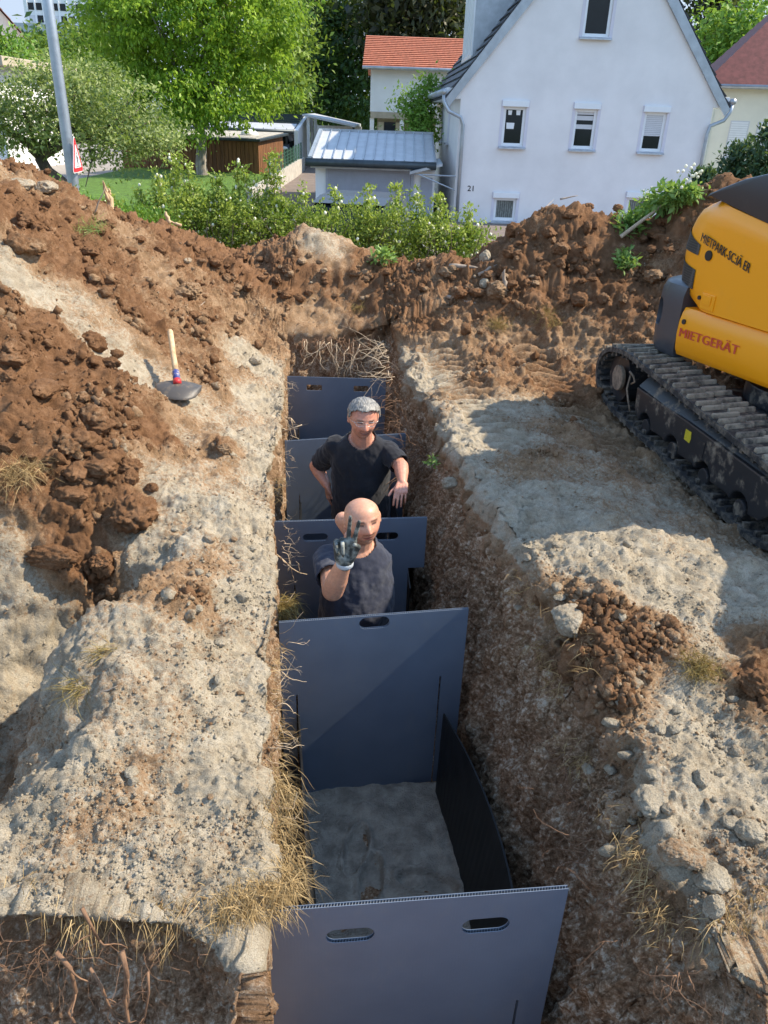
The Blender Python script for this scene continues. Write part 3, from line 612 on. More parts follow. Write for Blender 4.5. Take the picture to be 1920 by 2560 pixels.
MT['tee_navy'] = clothmat('washed_navy_jersey', (.034, .038, .056), (.20, .20, .20), .45)
MT['trousers'] = clothmat('work_trousers', (.012, .012, .014), (.10, .09, .075), .3)
MT['boot'] = clothmat('boot_leather', (.05, .04, .03), (.2, .17, .13), .5)
MT['hair'] = pmat('grey_hair', (.21, .20, .18), .5, var=.55, nscale=150, bumpk=.6, bscale=200, bdist=.004, scale=(1, .22, .5))
MT['glove'] = pmat('glove_knit', (.07, .078, .072), .85, var=.35, nscale=16, c2=(.34, .35, .31), contrast=(.46, .64), bumpk=.5, bscale=300, bdist=.002)
MT['cuff'] = pmat('glove_cuff', (.42, .45, .48), .8, bumpk=.6, bscale=240)
MT['glassframe'] = pmat('spectacle_metal', (.62, .60, .58), .25, metal=.8)
def paint_skin(V, hc, Mh, kind, shade_spots=None):
    L = (V-hc)@np.linalg.inv(Mh).T; X, Y, Z = L[:, 0], L[:, 1], L[:, 2]; ax = np.abs(X)
    base = np.array([.56, .30, .20]) if kind == 2 else np.array([.58, .285, .20])
    C = np.tile(base, (len(V), 1)); nz = fbm(V*22, 3, 3)[:, None]; C *= 1+.12*nz
    hd = (np.abs(Z) < .14) & (ax < .12) & (np.abs(Y) < .14); fr = hd & (Y > .02)
    g = lambda v, c, s: np.exp(-((v-c)/s)**2)
    def put(mask, col, k):
        k = np.clip(np.where(mask, k, 0), 0, 1)[:, None]; C[:] = C*(1-k)+np.array(col)*k
    red = np.array([.56, .20, .14])
    put(fr, red, .45*g(ax, .042, .02)*g(Z, -.028, .022)+.5*g(X, 0, .016)*g(Z, -.026, .016))
    put(fr, (.42, .13, .105), .85*g(X, 0, .022)*np.clip(g(Z, -.056, .005)+g(Z, -.067, .006), 0, 1))
    put(fr, (.07, .028, .02), .9*sst(.030, .022, ax)*g(Z, -.0625+ax*ax*9, .0034))
    browc = (.20, .16, .13) if kind == 1 else (.085, .05, .035)
    put(fr, browc, .8*sst(.012, .018, ax)*sst(.054, .046, ax)*g(Z, .029-.12*np.maximum(0, ax-.034), .0055))
    put(fr, (.30, .13, .09), .6*g(ax, .031, .018)*g(Z, .012, .010))
    put(fr, (.035, .022, .02), 1.0*sst(.016, .020, ax)*sst(.046, .041, ax)*g(Z, .0115-6*(ax-.031)**2, .0042))
    put(fr, (.09, .05, .04), .8*g(ax, .009, .004)*g(Z, -.0375, .0035))  # shading under the nose painted in as dark spots
    put(fr, (.30, .12, .08), .55*g(ax-.022-.35*np.maximum(0, -.035-Z), 0, .0035)*sst(-.075, -.05, Z)*sst(-.025, -.04, Z))  # painted shading lines of the folds between nose and mouth
    put(fr & (Z > -.064), (.62, .58, .50), .75*sst(.016, .010, ax)*g(Z, -.0605+ax*ax*9, .0018) if kind == 1 else 0*X)
    if kind == 2:
        st = sst(-.028, -.050, Z)*sst(.035, .06, ax+.4*np.maximum(0, -.045-Z)*1.5)*(Y > -.03)+sst(-.072, -.085, Z)*(Y > -.02)+g(Z, -.046, .005)*sst(.030, .02, ax)
        put(hd & (Y > -.035), (.135, .085, .06), .55*np.clip(st, 0, 1))
        put(hd, (.17, .12, .095), .45*sst(-.01, -.045, Y)*sst(-.07, -.03, Z)*sst(.10, .06, Z)*sst(.02, .05, ax))
    else:
        put(fr, (.20, .14, .115), .16*sst(-.035, -.07, Z))
        put(fr, red, .25*sst(.03, .05, Z))
    if shade_spots is not None:
        for (c, r, col, k) in shade_spots:
            d = np.linalg.norm(V-np.array(c), axis=1); put(d < r*1.6, col, k*sst(r*1.4, r*.6, d)*np.clip(.75+.9*fbm(V*40, 2, 6), 0, 1))
    return np.concatenate([C, np.ones((len(V), 1))], 1)
def garment(name, mb, vox, mat, parent, cut, wr, th=.005, seedv=1, it=3):
    V, F = remesh(mb, vox, it)
    F = np.array([f for f in F if len(f) == 4]); cen = V[F].mean(1); keep = ~cut(cen); F = F[keep]
    used = np.unique(F); mp = -np.ones(len(V), int); mp[used] = np.arange(len(used)); V = V[used]; F = mp[F]
    me = bpy.data.meshes.new('t'); me.from_pydata(V.tolist(), [], F.tolist()); me.update()
    nn = np.zeros(len(V)*3, np.float32); me.vertices.foreach_get('normal', nn); nn = nn.reshape(-1, 3); bpy.data.meshes.remove(me)
    V = V+nn*wr(V)[:, None]
    o = mkobj(name, V, F, mat, parent, True)
    s = o.modifiers.new('thickness', 'SOLIDIFY'); s.thickness = th; s.offset = -1
    return o
def person_one():
    hc = at(908, 1046, 4.60); feet = (-.17, 4.78, -1.13)
    t = thing('person', 'grey-haired man in glasses and a black T-shirt standing deep in the trench, looking down', 'man', feet, 0, 'men standing in the trench')
    Mh = head_frame((.20, -1, -.10), .05)@np.diag([1.12, 1.04, 1.03])
    nb = np.array([-.162, 4.68, .275])
    shR = np.array([-.335, 4.73, .16]); elR = at(790, 1165, 4.92); wrR = at(817, 1213, 4.76)
    shL = np.array([.01, 4.69, .155]); elL = at(1003, 1166, 4.56); wrL = at(1006, 1206, 4.40)
    mb = MB(); add_head(mb, hc, Mh)
    capsule(mb, nb+[0, .0, -.05], hc+Mh@np.array([0, -.02, -.06]), .070, .066)
    tor = [((-.165, 4.79, -.50), .17, .12), ((-.165, 4.78, -.40), .185, .135), ((-.165, 4.76, -.25), .185, .145), ((-.165, 4.745, -.10), .18, .14), ((-.162, 4.735, .06), .192, .13), ((-.162, 4.725, .15), .19, .115), ((-.163, 4.71, .20), .165, .095), ((-.163, 4.70, .242), .105, .078), ((-.163, 4.69, .268), .072, .066), ((-.163, 4.69, .29), .062, .06)]
    ell_rings(mb, tor, yaw=.06)
    for s, e, w in ((shR, elR, wrR), (shL, elL, wrL)):
        capsule(mb, s-[0, 0, .008], e, .052, .046); capsule(mb, e, e+(w-e)*.35, .047, .046); capsule(mb, e+(w-e)*.3, w, .046, .029)
    hand(mb, wrR, (.12, -.12, -1), (1, .25, 0), 1, [(18, 25, 15), (20, 28, 18), (22, 30, 18), (26, 30, 20)], .06, (.25, .2), 1.0)
    hand(mb, wrL, at(1000, 1240, 4.28)-wrL, (0, .5, -1), -1, [(30, 30, 15), (30, 32, 16), (32, 32, 16), (36, 34, 18)], .035, (.6, .2), 1.02)
    V, F = remesh(mb, .0042, 2)
    tone = paint_skin(V, hc, Mh, 1, [(wrR+[.02, -.01, -.11], .10, (.14, .065, .04), .8)])  # shade on the lowered right hand, painted into the skin tone as dark brown
    o = mkobj('body', V, F, MT['skin'], t, True, attrs={'tone': ('POINT', tone)})
    # hair cap
    m, n, _ = HEAD.shape; H = HEAD.reshape(-1, 3).copy(); nz = fbm(H*np.array([45, 45, 22]), 3, 8)
    Hs = H*1.0; r = np.linalg.norm(H, axis=1, keepdims=True); topk = sst(-.02, .09, H[:, 2])
    Hs = H+H/r*(.002+.009*topk+.008*nz)[:, None]; Hs[:, 1] += .004*topk
    line = np.where(H[:, 1] > .04, .074-.5*np.maximum(0, np.abs(H[:, 0])-.044), np.where(H[:, 1] > -.022, .042, -.055))
    line = np.where((H[:, 1] > .012) & (H[:, 1] < .04) & (np.abs(H[:, 0]) > .05), .02, line)
    keep = H[:, 2] > line+.004*nz+.012*vnoise(H*np.array([160, 160, 40]), 12)
    Fq = np.array([(i*n+k, (i+1)*n+k, (i+1)*n+(k+1) % n, i*n+(k+1) % n) for i in range(m-1) for k in range(n)])
    Fq = Fq[keep[Fq].all(1)]
    ho = mkobj('hair', Hs@Mh.T+hc, Fq, MT['hair'], t, True); so_ = ho.modifiers.new('t', 'SOLIDIFY'); so_.thickness = .008; so_.offset = -1
    # spectacles
    g = MB()
    for sx in (-1, 1):
        P = [hc+Mh@np.array([sx*.033+.021*math.copysign(abs(math.cos(a))**.6, math.cos(a)), .103-.014*abs(math.cos(a))*(1 if math.cos(a)*sx > 0 else 0), .008+.0145*math.copysign(abs(math.sin(a))**.6, math.sin(a))]) for a in np.linspace(0, 2*math.pi, 22)]
        g.tube(P, .0014, 6)
        g.tube([hc+Mh@np.array(q) for q in ((sx*.055, .090, .012), (sx*.076, .06, .014), (sx*.083, .0, .010))], .0014, 6)
    g.tube([hc+Mh@np.array(q) for q in ((-.011, .104, .010), (0, .108, .013), (.011, .104, .010))], .0013, 6)
    g.build('spectacles', MT['glassframe'], t, True)
    # T-shirt
    sm = MB(); ell_rings(sm, [((c[0], c[1]-.004, c[2]), a+.016, b+.018) for c, a, b in tor], yaw=.06)
    for s, e in ((shR, elR), (shL, elL)): capsule(sm, s, s+(e-s)*.92, .076, .070)
    cR = shR+(elR-shR)*.78; dR = nrm(elR-shR); cL = shL+(elL-shL)*.82; dL = nrm(elL-shL)
    def cut(c):
        a = ((c-cR)@dR > 0) & (np.linalg.norm(c-cR, axis=1) < .2); b = ((c-cL)@dL > 0) & (np.linalg.norm(c-cL, axis=1) < .2)
        ro = np.hypot((c[:, 0]+.163)/.085, (c[:, 1]-4.675)/.085); lim = .225+.55*(c[:, 1]-4.675)
        return a | b | ((ro < 1.6) & (c[:, 2] > lim+.10*np.maximum(0, ro-.75)**1.5*2)) | (c[:, 2] < -.44)
    def wr(V):
        q = np.stack([V[:, 0]*9+V[:, 2]*5, V[:, 1]*9, V[:, 2]*4-V[:, 0]*5], 1); return .014*fbm(q, 3, 4)+.004*fbm(V*26, 2, 5)
    garment('t_shirt', sm, .007, MT['tee_black'], t, cut, wr, it=5)
    tr = MB(); ell_rings(tr, [((-.165, 4.79, -.56), .17, .13), ((-.165, 4.785, -.46), .192, .145), ((-.165, 4.775, -.33), .194, .152)])
    lg = []
    for x in (-.265, -.065):
        k = np.array([x-.01, 4.62, -.80]); capsule(tr, (x, 4.79, -.52), k, .092, .068); capsule(tr, k, (x, 4.80, -1.05), .068, .055)
    garment('trousers', tr, .009, MT['trousers'], t, lambda c: c[:, 2] > -.36, lambda V: .012*fbm(V*9, 3, 7))
    for x in (-.265, -.065):
        b = MB(); capsule(b, (x, 4.82, -1.08), (x-.005, 4.64, -1.095), .052, .044); capsule(b, (x, 4.81, -1.0), (x, 4.81, -1.09), .055, .055)
        b.build('boot', MT['boot'], t, True)
def person_two():
    hc = at(906, 1301, 3.45); feet = (-.14, 3.55, -1.13)
    t = thing('person', 'bald bearded man in a washed dark T-shirt making a victory sign with a gloved hand', 'man', feet, 0, 'men standing in the trench')
    Mh = head_frame((.34, -1, .12), -.08)@np.diag([1.12, 1.04, 1.0])
    nb = at(893, 1352, 3.52)
    shR = at(822, 1396, 3.44); elR = at(832, 1476, 3.17); wrR = at(862, 1402, 3.08)
    shL = at(938, 1405, 3.60); elL = at(858, 1300, 3.70); haL = at(885, 1310, 3.62)
    mb = MB(); add_head(mb, hc, Mh)
    capsule(mb, nb+[0, .0, -.05], hc+Mh@np.array([0, -.025, -.05]), .075, .066)
    bc = at(892, 1455, 3.50); hp = at(888, 1545, 3.52)
    tor = [((hp[0], hp[1]+.02, hp[2]-.12), .17, .13), ((hp[0], hp[1], hp[2]), .19, .165), ((bc[0]+.005, bc[1]-.01, (bc[2]+hp[2])/2), .188, .165), ((bc[0], bc[1], bc[2]), .182, .14), ((nb[0], nb[1]+.01, nb[2]-.11), .175, .125), ((nb[0], nb[1]+.005, nb[2]-.045), .125, .095), ((nb[0], nb[1], nb[2]+.0), .078, .075), ((nb[0], nb[1], nb[2]+.04), .066, .066)]
    ell_rings(mb, tor, yaw=.25)
    capsule(mb, shR-[0, 0, .008], elR, .055, .054); capsule(mb, elR, elR+(wrR-elR)*.4, .054, .052); capsule(mb, elR+(wrR-elR)*.35, wrR, .052, .034)
    capsule(mb, shL, elL, .058, .046); capsule(mb, elL, haL, .044, .03)
    hand(mb, haL, (hc-haL)+[0, .05, -.05], (0, -1, 0), -1, [(20, 30, 20)]*4, .05)
    V, F = remesh(mb, .0042, 2)
    tone = paint_skin(V, hc, Mh, 2)
    mkobj('body', V, F, MT['skin'], t, True, attrs={'tone': ('POINT', tone)})
    # glove with the two raised fingers
    wrG = at(862, 1402, 3.08); f = nrm(at(864, 1300, 3.05)-wrG); gm = MB(); pn = nrm(np.array([.10, -1, .22]))
    hand(gm, wrG, f, pn, 1, [(2, 4, 3), (-2, 4, 3), (85, 85, 45), (86, 85, 45)], .12, (.25, .85), 1.28)
    capsule(gm, wrG-f*.012, wrG+f*.02, .040, .040)
    V, F = remesh(gm, .0036, 1); mkobj('work_glove', V, F, MT['glove'], t, True)
    cf = MB(); cf.tube([wrG-f*.030, wrG-f*.022, wrG-f*.004, wrG+f*.002], [.036, .041, .041, .036], 20); cf.build('glove_cuff', MT['cuff'], t, True)
    sm = MB(); ell_rings(sm, [(c, a+.017, b+.018) for c, a, b in tor], yaw=.25)
    capsule(sm, shR, shR+(elR-shR)*.9, .080, .080); capsule(sm, shL, shL+(elL-shL)*.60, .070, .066)
    cR = shR+(elR-shR)*.62; dR = nrm(elR-shR); cL = shL+(elL-shL)*.52; dL = nrm(elL-shL); nx, ny, nz = nb
    def cut(c):
        a = ((c-cR)@dR > 0) & (np.linalg.norm(c-cR, axis=1) < .16) & (c[:, 1] < 3.36); b = ((c-cL)@dL > 0) & (np.linalg.norm(c-cL, axis=1) < .2)
        ro = np.hypot((c[:, 0]-nx)/.09, (c[:, 1]-ny)/.09)
        return a | b | ((ro < 1.7) & (c[:, 2] > nz-.035+.55*(c[:, 1]-ny)+.2*np.maximum(0, ro-.8)**1.5))
    def wr(V):
        q = np.stack([V[:, 0]*8+V[:, 2]*4, V[:, 1]*8, V[:, 2]*6-V[:, 0]*6], 1); return .016*fbm(q, 3, 14)+.005*fbm(V*24, 2, 15)
    garment('t_shirt', sm, .007, MT['tee_navy'], t, cut, wr, it=5)
    tr = MB(); hz_ = hp[2]
    ell_rings(tr, [((hp[0], hp[1]+.03, hz_-.2), .17, .14), ((hp[0], hp[1]+.01, hz_-.1), .192, .165), ((hp[0], hp[1], hz_-.02), .195, .175)])
    for dx in (-.1, .1):
        k = np.array([hp[0]+dx*1.25, 3.24, -.66]); capsule(tr, (hp[0]+dx, 3.54, hz_-.16), k, .095, .07); capsule(tr, k, (hp[0]+dx*1.2, 3.56, -1.04), .07, .056)
    garment('trousers', tr, .009, MT['trousers'], t, lambda c: c[:, 2] > hz_-.05, lambda V: .012*fbm(V*9, 3, 17))
    for dx in (-.12, .12):
        b = MB(); x = hp[0]+dx; capsule(b, (x, 3.58, -1.08), (x, 3.40, -1.095), .052, .044); capsule(b, (x, 3.57, -1.0), (x, 3.57, -1.09), .055, .055)
        b.build('boot', MT['boot'], t, True)
person_one(); person_two()
# ------------------------------------------------------------------ crawler excavator
def paintmat(name, c, rough=.35, dirt=(.30, .24, .16), dk=.5, lo=.55, hi=.8, sc=5., coat=.3):
    m, t, b = nmat(name); co = coords(t)
    n = N(t, 'ShaderNodeTexNoise', Scale=sc, Detail=10., Roughness=.72); t.links.new(co, n.inputs['Vector'])
    n2 = N(t, 'ShaderNodeTexNoise', Scale=90., Detail=3.); t.links.new(co, n2.inputs['Vector'])
    f = ramp(t, n.outputs[0], [(lo, (0, 0, 0)), (hi, (dk,)*3)])
    t.links.new(mix(t, f, c, dirt), b.inputs['Base Color'])
    t.links.new(mix(t, f, (rough,)*3, (.9, .9, .9)), b.inputs['Roughness']); b.inputs['Coat Weight'].default_value = coat; b.inputs['Coat Roughness'].default_value = .18
    bump(t, b, n2.outputs[0], .05, .002); return m
MT['yellow'] = paintmat('yellow_paint', (.98, .375, .003), .38, (.60, .32, .08), .25, .60, .95, 3., .12)
MT['bumper'] = paintmat('bumper_plastic', (.050, .055, .066), .42, (.20, .18, .15), .25, .55, .85, 4., .15)
MT['black_paint'] = paintmat('black_paint', (.026, .029, .036), .42, (.16, .14, .12), .25, .55, .85, 4., .15)
MT['track_frame'] = paintmat('track_frame_paint', (.022, .022, .024), .45, (.30, .235, .165), .85, .53, .66, 7., .05)
MT['rubber'] = paintmat('track_rubber', (.018, .018, .019), .75, (.33, .27, .20), .75, .45, .68, 11., 0.)
MT['lug'] = paintmat('track_lug_rubber', (.04, .037, .034), .8, (.36, .30, .22), .9, .36, .58, 9., 0.)
MT['hub'] = pmat('muddy_hub', (.22, .16, .11), .9, var=.4, nscale=18, bumpk=.4)
MT['steel_dark'] = pmat('dark_steel', (.05, .05, .055), .5, metal=.6)
MT['letter_black'] = pmat('letter_black', (.012, .012, .012), .5)
MT['letter_red'] = pmat('letter_red', (.62, .030, .015), .5, c2=(.7, .10, .05))
MT['sticker'] = pmat('sticker_yellow', (.75, .60, .03), .5, c2=(.35, .28, .05), contrast=(.5, .75), nscale=60)
MT['glass_dark'] = pmat('dark_glass', (.010, .014, .016), .08, spec=.35)
def gridmat():
    m, t, b = nmat('grille_mesh'); co = coords(t, (1, 1, 1))
    v = N(t, 'ShaderNodeTexVoronoi', Scale=62.); v.feature = 'DISTANCE_TO_EDGE'; v.inputs['Randomness'].default_value = .15; t.links.new(co, v.inputs['Vector'])
    t.links.new(ramp(t, v.outputs['Distance'], [(.06, (.075, .07, .065)), (.14, (.004, .004, .004))]), b.inputs['Base Color']); b.inputs['Roughness'].default_value = .6
    bump(t, b, v.outputs['Distance'], -.6, .004); return m
MT['grille'] = gridmat()
def textmesh(name, txt, origin, ex, ey, h, width, mat, parent, th=.0015, bold=.0, fat=()):
    cu = bpy.data.curves.new(name, 'FONT'); cu.body = txt; cu.size = 1.; cu.extrude = 0.; cu.offset = bold; cu.resolution_u = 3
    o = bpy.data.objects.new(name, cu); COL.objects.link(o); dg = bpy.context.evaluated_depsgraph_get()
    me = bpy.data.meshes.new_from_object(o.evaluated_get(dg)); bpy.data.objects.remove(o)
    V = np.zeros(len(me.vertices)*3, np.float32); me.vertices.foreach_get('co', V); V = V.reshape(-1, 3); F = [tuple(p.vertices) for p in me.polygons]; bpy.data.meshes.remove(me)
    x0, x1 = V[:, 0].min(), V[:, 0].max(); ch = .72
    ex, ey = np.array(ex, float), np.array(ey, float)
    P = np.array(origin)+np.outer((V[:, 0]-x0)/(x1-x0)*width, ex)+np.outer(V[:, 1]/ch*h, ey)
    ez = np.cross(ex, ey); n = len(P); sh = (0.,)+tuple(fat); Q = np.vstack([P+ez*(th+.00025*k)+ex*s for k, s in enumerate(sh)])
    ob = mkobj(name, Q, [tuple(i+n*k for i in f) for k in range(len(sh)) for f in F], mat, parent); return ob
def excavator():
    base = np.array([2.9, 4.6, .2])
    root = thing('excavator', 'yellow crawler mini excavator with black rubber tracks parked beside the trench', 'excavator', tuple(base))
    # ---- crawler
    q0 = np.array([1.78, 5.7, 0]); dt = nrm([.124, -.992, 0]); wt = np.array([-dt[1], dt[0], 0])
    def T(l, s, z): return q0+dt*l+wt*s+np.array([0, 0, z])
    prof = [(-.26, .10), (-.47, .16), (-.565, .28), (-.56, .42), (-.40, .545), (-.07, .605), (.6, .585), (1.3, .56), (2.0, .535), (2.2, .48), (2.3, .36), (2.28, .22), (2.15, .11), (1.9, .07), (1.2, .08), (.4, .09)]
    P = np.array(prof+[prof[0]]); d = np.r_[0, np.cumsum(np.linalg.norm(np.diff(P, axis=0), axis=1))]; n = 150
    s = np.linspace(0, d[-1], n, endpoint=False); L = np.interp(s, d, P[:, 0]); Z = np.interp(s, d, P[:, 1])
    for _ in range(8): L = (np.roll(L, 1)+2*L+np.roll(L, -1))/4; Z = (np.roll(Z, 1)+2*Z+np.roll(Z, -1))/4
    tl = np.stack([np.roll(L, -1)-np.roll(L, 1), np.roll(Z, -1)-np.roll(Z, 1)], 1); tl /= np.linalg.norm(tl, axis=1, keepdims=True)
    nn = np.stack([tl[:, 1], -tl[:, 0]], 1)
    if nn[np.argmax(Z)][1] < 0: nn = -nn
    wdt = .36
    def crawler(s0, flip):
        tr = MB(); R = []
        belt = MB(); V = []
        for k in range(n):
            for (sx, off) in ((0, 0), (wdt, 0), (wdt, -.035), (0, -.035)):
                V.append(T(L[k]+nn[k, 0]*off, s0+sx, Z[k]+nn[k, 1]*off))
        belt.add(V, [(k*4+j, k*4+(j+1) % 4, ((k+1) % n)*4+(j+1) % 4, ((k+1) % n)*4+j) for k in range(n) for j in range(4)])
        b = belt.build('rubber_track', MT['rubber'], root, bevel=0)
        lug = MB(); m = 62
        for i in range(m):
            for half in (0, 1):
                k = ((i+.5*half)/m*n) % n; k0 = int(k) % n
                c = np.array([L[k0], Z[k0]]); t2 = tl[k0]; n2 = nn[k0]; hw = .019
                s1, s2 = (.012, wdt*.56) if half == 0 else (wdt*.44, wdt-.012); sl = .030 if half == 0 else -.030
                Pb = []
                for (off, sh) in ((-.002, 1.0), (.026, .62)):
                    for (ss, tt) in ((s1, -1), (s2, -1), (s2, 1), (s1, 1)):
                        sk = sl*(1 if ss == (s1 if half == 0 else s2) else -1)*.5
                        p = c+t2*(tt*hw*sh+sk)+n2*off; Pb.append(T(p[0], s0+ss, p[1]))
                lug.hexa(Pb)
            if True:
                k0 = int(i/m*n); c = np.array([L[k0], Z[k0]]); t2 = tl[k0]; n2 = nn[k0]; Pb = []
                for off in (-.036, -.066):
                    for (ss, tt) in ((.02, -1), (wdt-.02, -1), (wdt-.02, 1), (.02, 1)):
                        p = c+t2*(tt*.014)+n2*off; Pb.append(T(p[0], s0+ss, p[1]))
                tr.hexa(Pb)
        lug.build('track_lugs', MT['lug'], b, bevel=.006)
        tr.build('track_cleats', MT['rubber'], b)
        # frame plate with scalloped lower edge, sloping shoulder
        pl = [(.20, .40), (.22, .24)]
        for cx in (.42, .86, 1.30, 1.74):
            pl += [(cx-.14, .20)]+[(cx+.10*math.cos(a), .185+.085*math.sin(a)) for a in np.linspace(math.pi, 0, 9)]
        pl += [(1.95, .20), (2.06, .30), (2.04, .42), (1.9, .44), (1.0, .43)]
        fr = MB(); fr.prism([T(l, s0+.03, z) for l, z in pl], wt*.30)
        f = fr.build('track_frame', MT['track_frame'], root, bevel=.012)
        sh = MB(); sh.rings([np.array([T(l, s0+.032, .415), T(l, s0+.33, .415), T(l, s0+.33, .515), T(l, s0+.13, .515)]) for l in (.22, 1.1, 1.98)]); sh.build('frame_shoulder', MT['track_frame'], f, bevel=.008)
        w = MB()
        for l, z, r in ((-.24, .345, .195), (2.04, .31, .17)): w = MB(); w.disc(T(l, s0+.18, z), wt, r, .20, 28); w.build('idler_wheel', MT['track_frame'], root)
        h = MB(); h.disc(T(-.15, s0+.035, .36), wt, .098, .03, 26); h.build('hub_cover', MT['hub'], root, bevel=.006)
        for cx in (.42, .86, 1.30, 1.74): ro = MB(); ro.disc(T(cx, s0+.14, .165), wt, .062, .2, 18); ro.build('track_roller', MT['track_frame'], root, bevel=.01)
        if not flip:
            ho = MB(); ho.tube([T(.02, s0+.05, .44), T(.06, s0+.02, .47), T(.13, s0+.02, .46), T(.15, s0+.03, .42), T(.10, s0+.03, .39)], .008, 8); ho.tube([T(.02, s0+.05, .44), T(.06, s0+.02, .34), T(.12, s0+.02, .26), T(.18, s0+.02, .2)], .007, 8); ho.build('hose', MT['hub'], f, True)
            st = MB(); c = T(1.05, s0+.027, .345); st.add([c+dt*a+np.array([0, 0, z]) for a, z in ((-.04, -.035), (.035, -.035), (.045, .0), (.035, .04), (-.04, .035))], [(0, 1, 2, 3, 4)]); st.build('warning_sticker', MT['sticker'], f)
            hl = MB(); hl.disc(T(1.02, s0+.085, .47), nrm(-wt+np.array([0, 0, 1.])), .04, .004, 16); hl.build('drain_hole', MT['letter_black'], f)
            pt = MB(); pt.box(T(1.22, s0+.028, .335), (.004, .10, .10), M=np.stack([wt, dt, [0, 0, 1]], 1)); pt.build('cover_plate', MT['track_frame'], f, bevel=.001)
    crawler(0, False); crawler(1.42, True)
    ub = MB(); ub.hexa([T(.5, .36, .22), T(1.4, .36, .22), T(1.4, 1.42, .22), T(.5, 1.42, .22), T(.6, .36, .52), T(1.3, .36, .52), T(1.3, 1.42, .52), T(.6, 1.42, .52)]); ub.disc(T(.95, .89, .58), (0, 0, 1), .42, .12, 32); ub.build('undercarriage', MT['track_frame'], root, bevel=.01)
    # ---- upper structure
    p0 = np.array([2.05, 5.5, 0]); d = nrm([.31, -.951, 0]); w = np.array([-d[1], d[0], 0])
    def B(l, s, z): return p0+d*l+w*s+np.array([0, 0, z])
    Wd = 1.5
    # lower skirt
    def outl(l0, l1, r, k=7):   # plan outline, tail at l0 with round corners
        O = [(l1, 0)]+[(l0+r-r*math.sin(a), r-r*math.cos(a)) for a in np.linspace(0, math.pi/2, k)]+[(l0+r-r*math.cos(a), Wd-r+r*math.sin(a)) for a in np.linspace(0, math.pi/2, k)]+[(l1, Wd)]
        return O
    sk = MB(); sec = [(0.0, .655, .02), (.0, .70, .0), (0, .80, -.012), (0, .90, -.008), (0, .955, .006), (0, .99, .022)]
    R = []
    for (_, z, ins) in sec:
        R.append(np.array([B(l, s, z+(.035*max(0, l)/1.0 if z < .7 else .022*max(0, l))) for l, s in ((1.9, ins), (1.2, ins), (.6, ins), (.0, ins), (.0, Wd-ins), (1.9, Wd-ins))]))
    sk.rings(R); skirt = sk.build('skirt_panel', MT['yellow'], root, bevel=.006); autosmooth(skirt, 35)
    textmesh('rental_lettering', 'MIETGERÄT', B(.035, -.0145, .795), nrm(d*.61+np.array([0, 0, .028])), nrm(np.array([0, 0, 1.])-d*.03), .062, .60, MT['letter_red'], skirt, fat=(.003, .006))
    cp = MB(); cp.disc(B(.055, -.012, .90), w, .018, .01, 16); cp.build('bolt_recess', MT['steel_dark'], skirt)
    # tail bumper (counterweight guard)
    bp = MB(); R = []
    for (z, ins, g) in ((.625, .05, 0), (.66, .015, 0), (.78, 0, 0), (.95, .0, 0), (1.06, .012, 0), (1.12, .05, 0), (1.14, .11, 0)):
        O = outl(-.50+ins, -.012, .34); R.append(np.array([B(l, min(max(s, ins*.6-.012), Wd-ins*.6+.012), z) for l, s in O]))
    bp.rings(R); bo = bp.build('tail_bumper', MT['bumper'], root)
    cutm = MB(); cc = B(-.29, .065, .90); nrmc = nrm(d*-.45-w*.89); uu = np.cross([0, 0, 1], nrmc); uu = nrm(uu)
    ring = [(math.copysign(abs(math.cos(a))**.6, math.cos(a))*.085, math.copysign(abs(math.sin(a))**.6, math.sin(a))*.105) for a in np.linspace(0, 2*math.pi, 20, endpoint=False)]
    cutm.rings([np.array([cc+nrmc*k+uu*x*f+np.array([0, 0, y*f]) for x, y in ring]) for k, f in ((-.07, .8), (.25, 1.25))])
    co_ = cutm.build('cut', MT['black_paint'])
    bm_ = bo.modifiers.new('b', 'BOOLEAN'); bm_.object = co_; bm_.operation = 'DIFFERENCE'; bm_.solver = 'EXACT'
    dg = bpy.context.evaluated_depsgraph_get(); me = bpy.data.meshes.new_from_object(bo.evaluated_get(dg)); bo.modifiers.clear(); bo.data = me; bpy.data.objects.remove(co_)
    autosmooth(bo, 42)
    lr = MB(); lr.prism([cc-nrmc*.066+uu*x*.78+np.array([0, 0, y*.78]) for x, y in ring], nrmc*.006); lr.build('recess_shade_liner', MT['letter_black'], bo)  # black liner added in the recess, its shade put into the colour
    # engine cover
    def top(l): return np.interp(l, [-.3, 0, .62, 1.2, 2], [1.72, 1.71, 1.60, 1.52, 1.52])
    def tail(f): return np.interp(f, [0, .15, .5, .75, .9, 1], [.0, -.27, -.30, -.27, -.18, -.02])
    O0 = outl(0, 1.9, .26, 9)
    ls = np.r_[np.linspace(1.9, .36, 5)]
    O0 = [(l, 0) for l in ls]+O0[1:-1]+[(l, Wd) for l in ls[::-1]]
    fs = [0, .03, .1, .2, .32, .45, .58, .70, .80, .88, .94, 1]
    def surf(l, s, f):
        k = sst(.30, .0, np.float64(l)); lean = .0 if f < .86 else .03*((f-.86)/.14)**2
        return B(l+tail(f)*k, s+lean*(1 if s < Wd/2 else -1), 1.0+(top(l)-1.0)*f+.02*max(0, l)*(1-f))
    ec = MB(); ec.rings([np.array([surf(l, s, f) for l, s in O0]) for f in fs]); cov = ec.build('engine_cover', MT['yellow'], root); autosmooth(cov, 50)
    # louvres round the tail corner
    O1 = outl(0, 1.9, .26, 25)[1:]
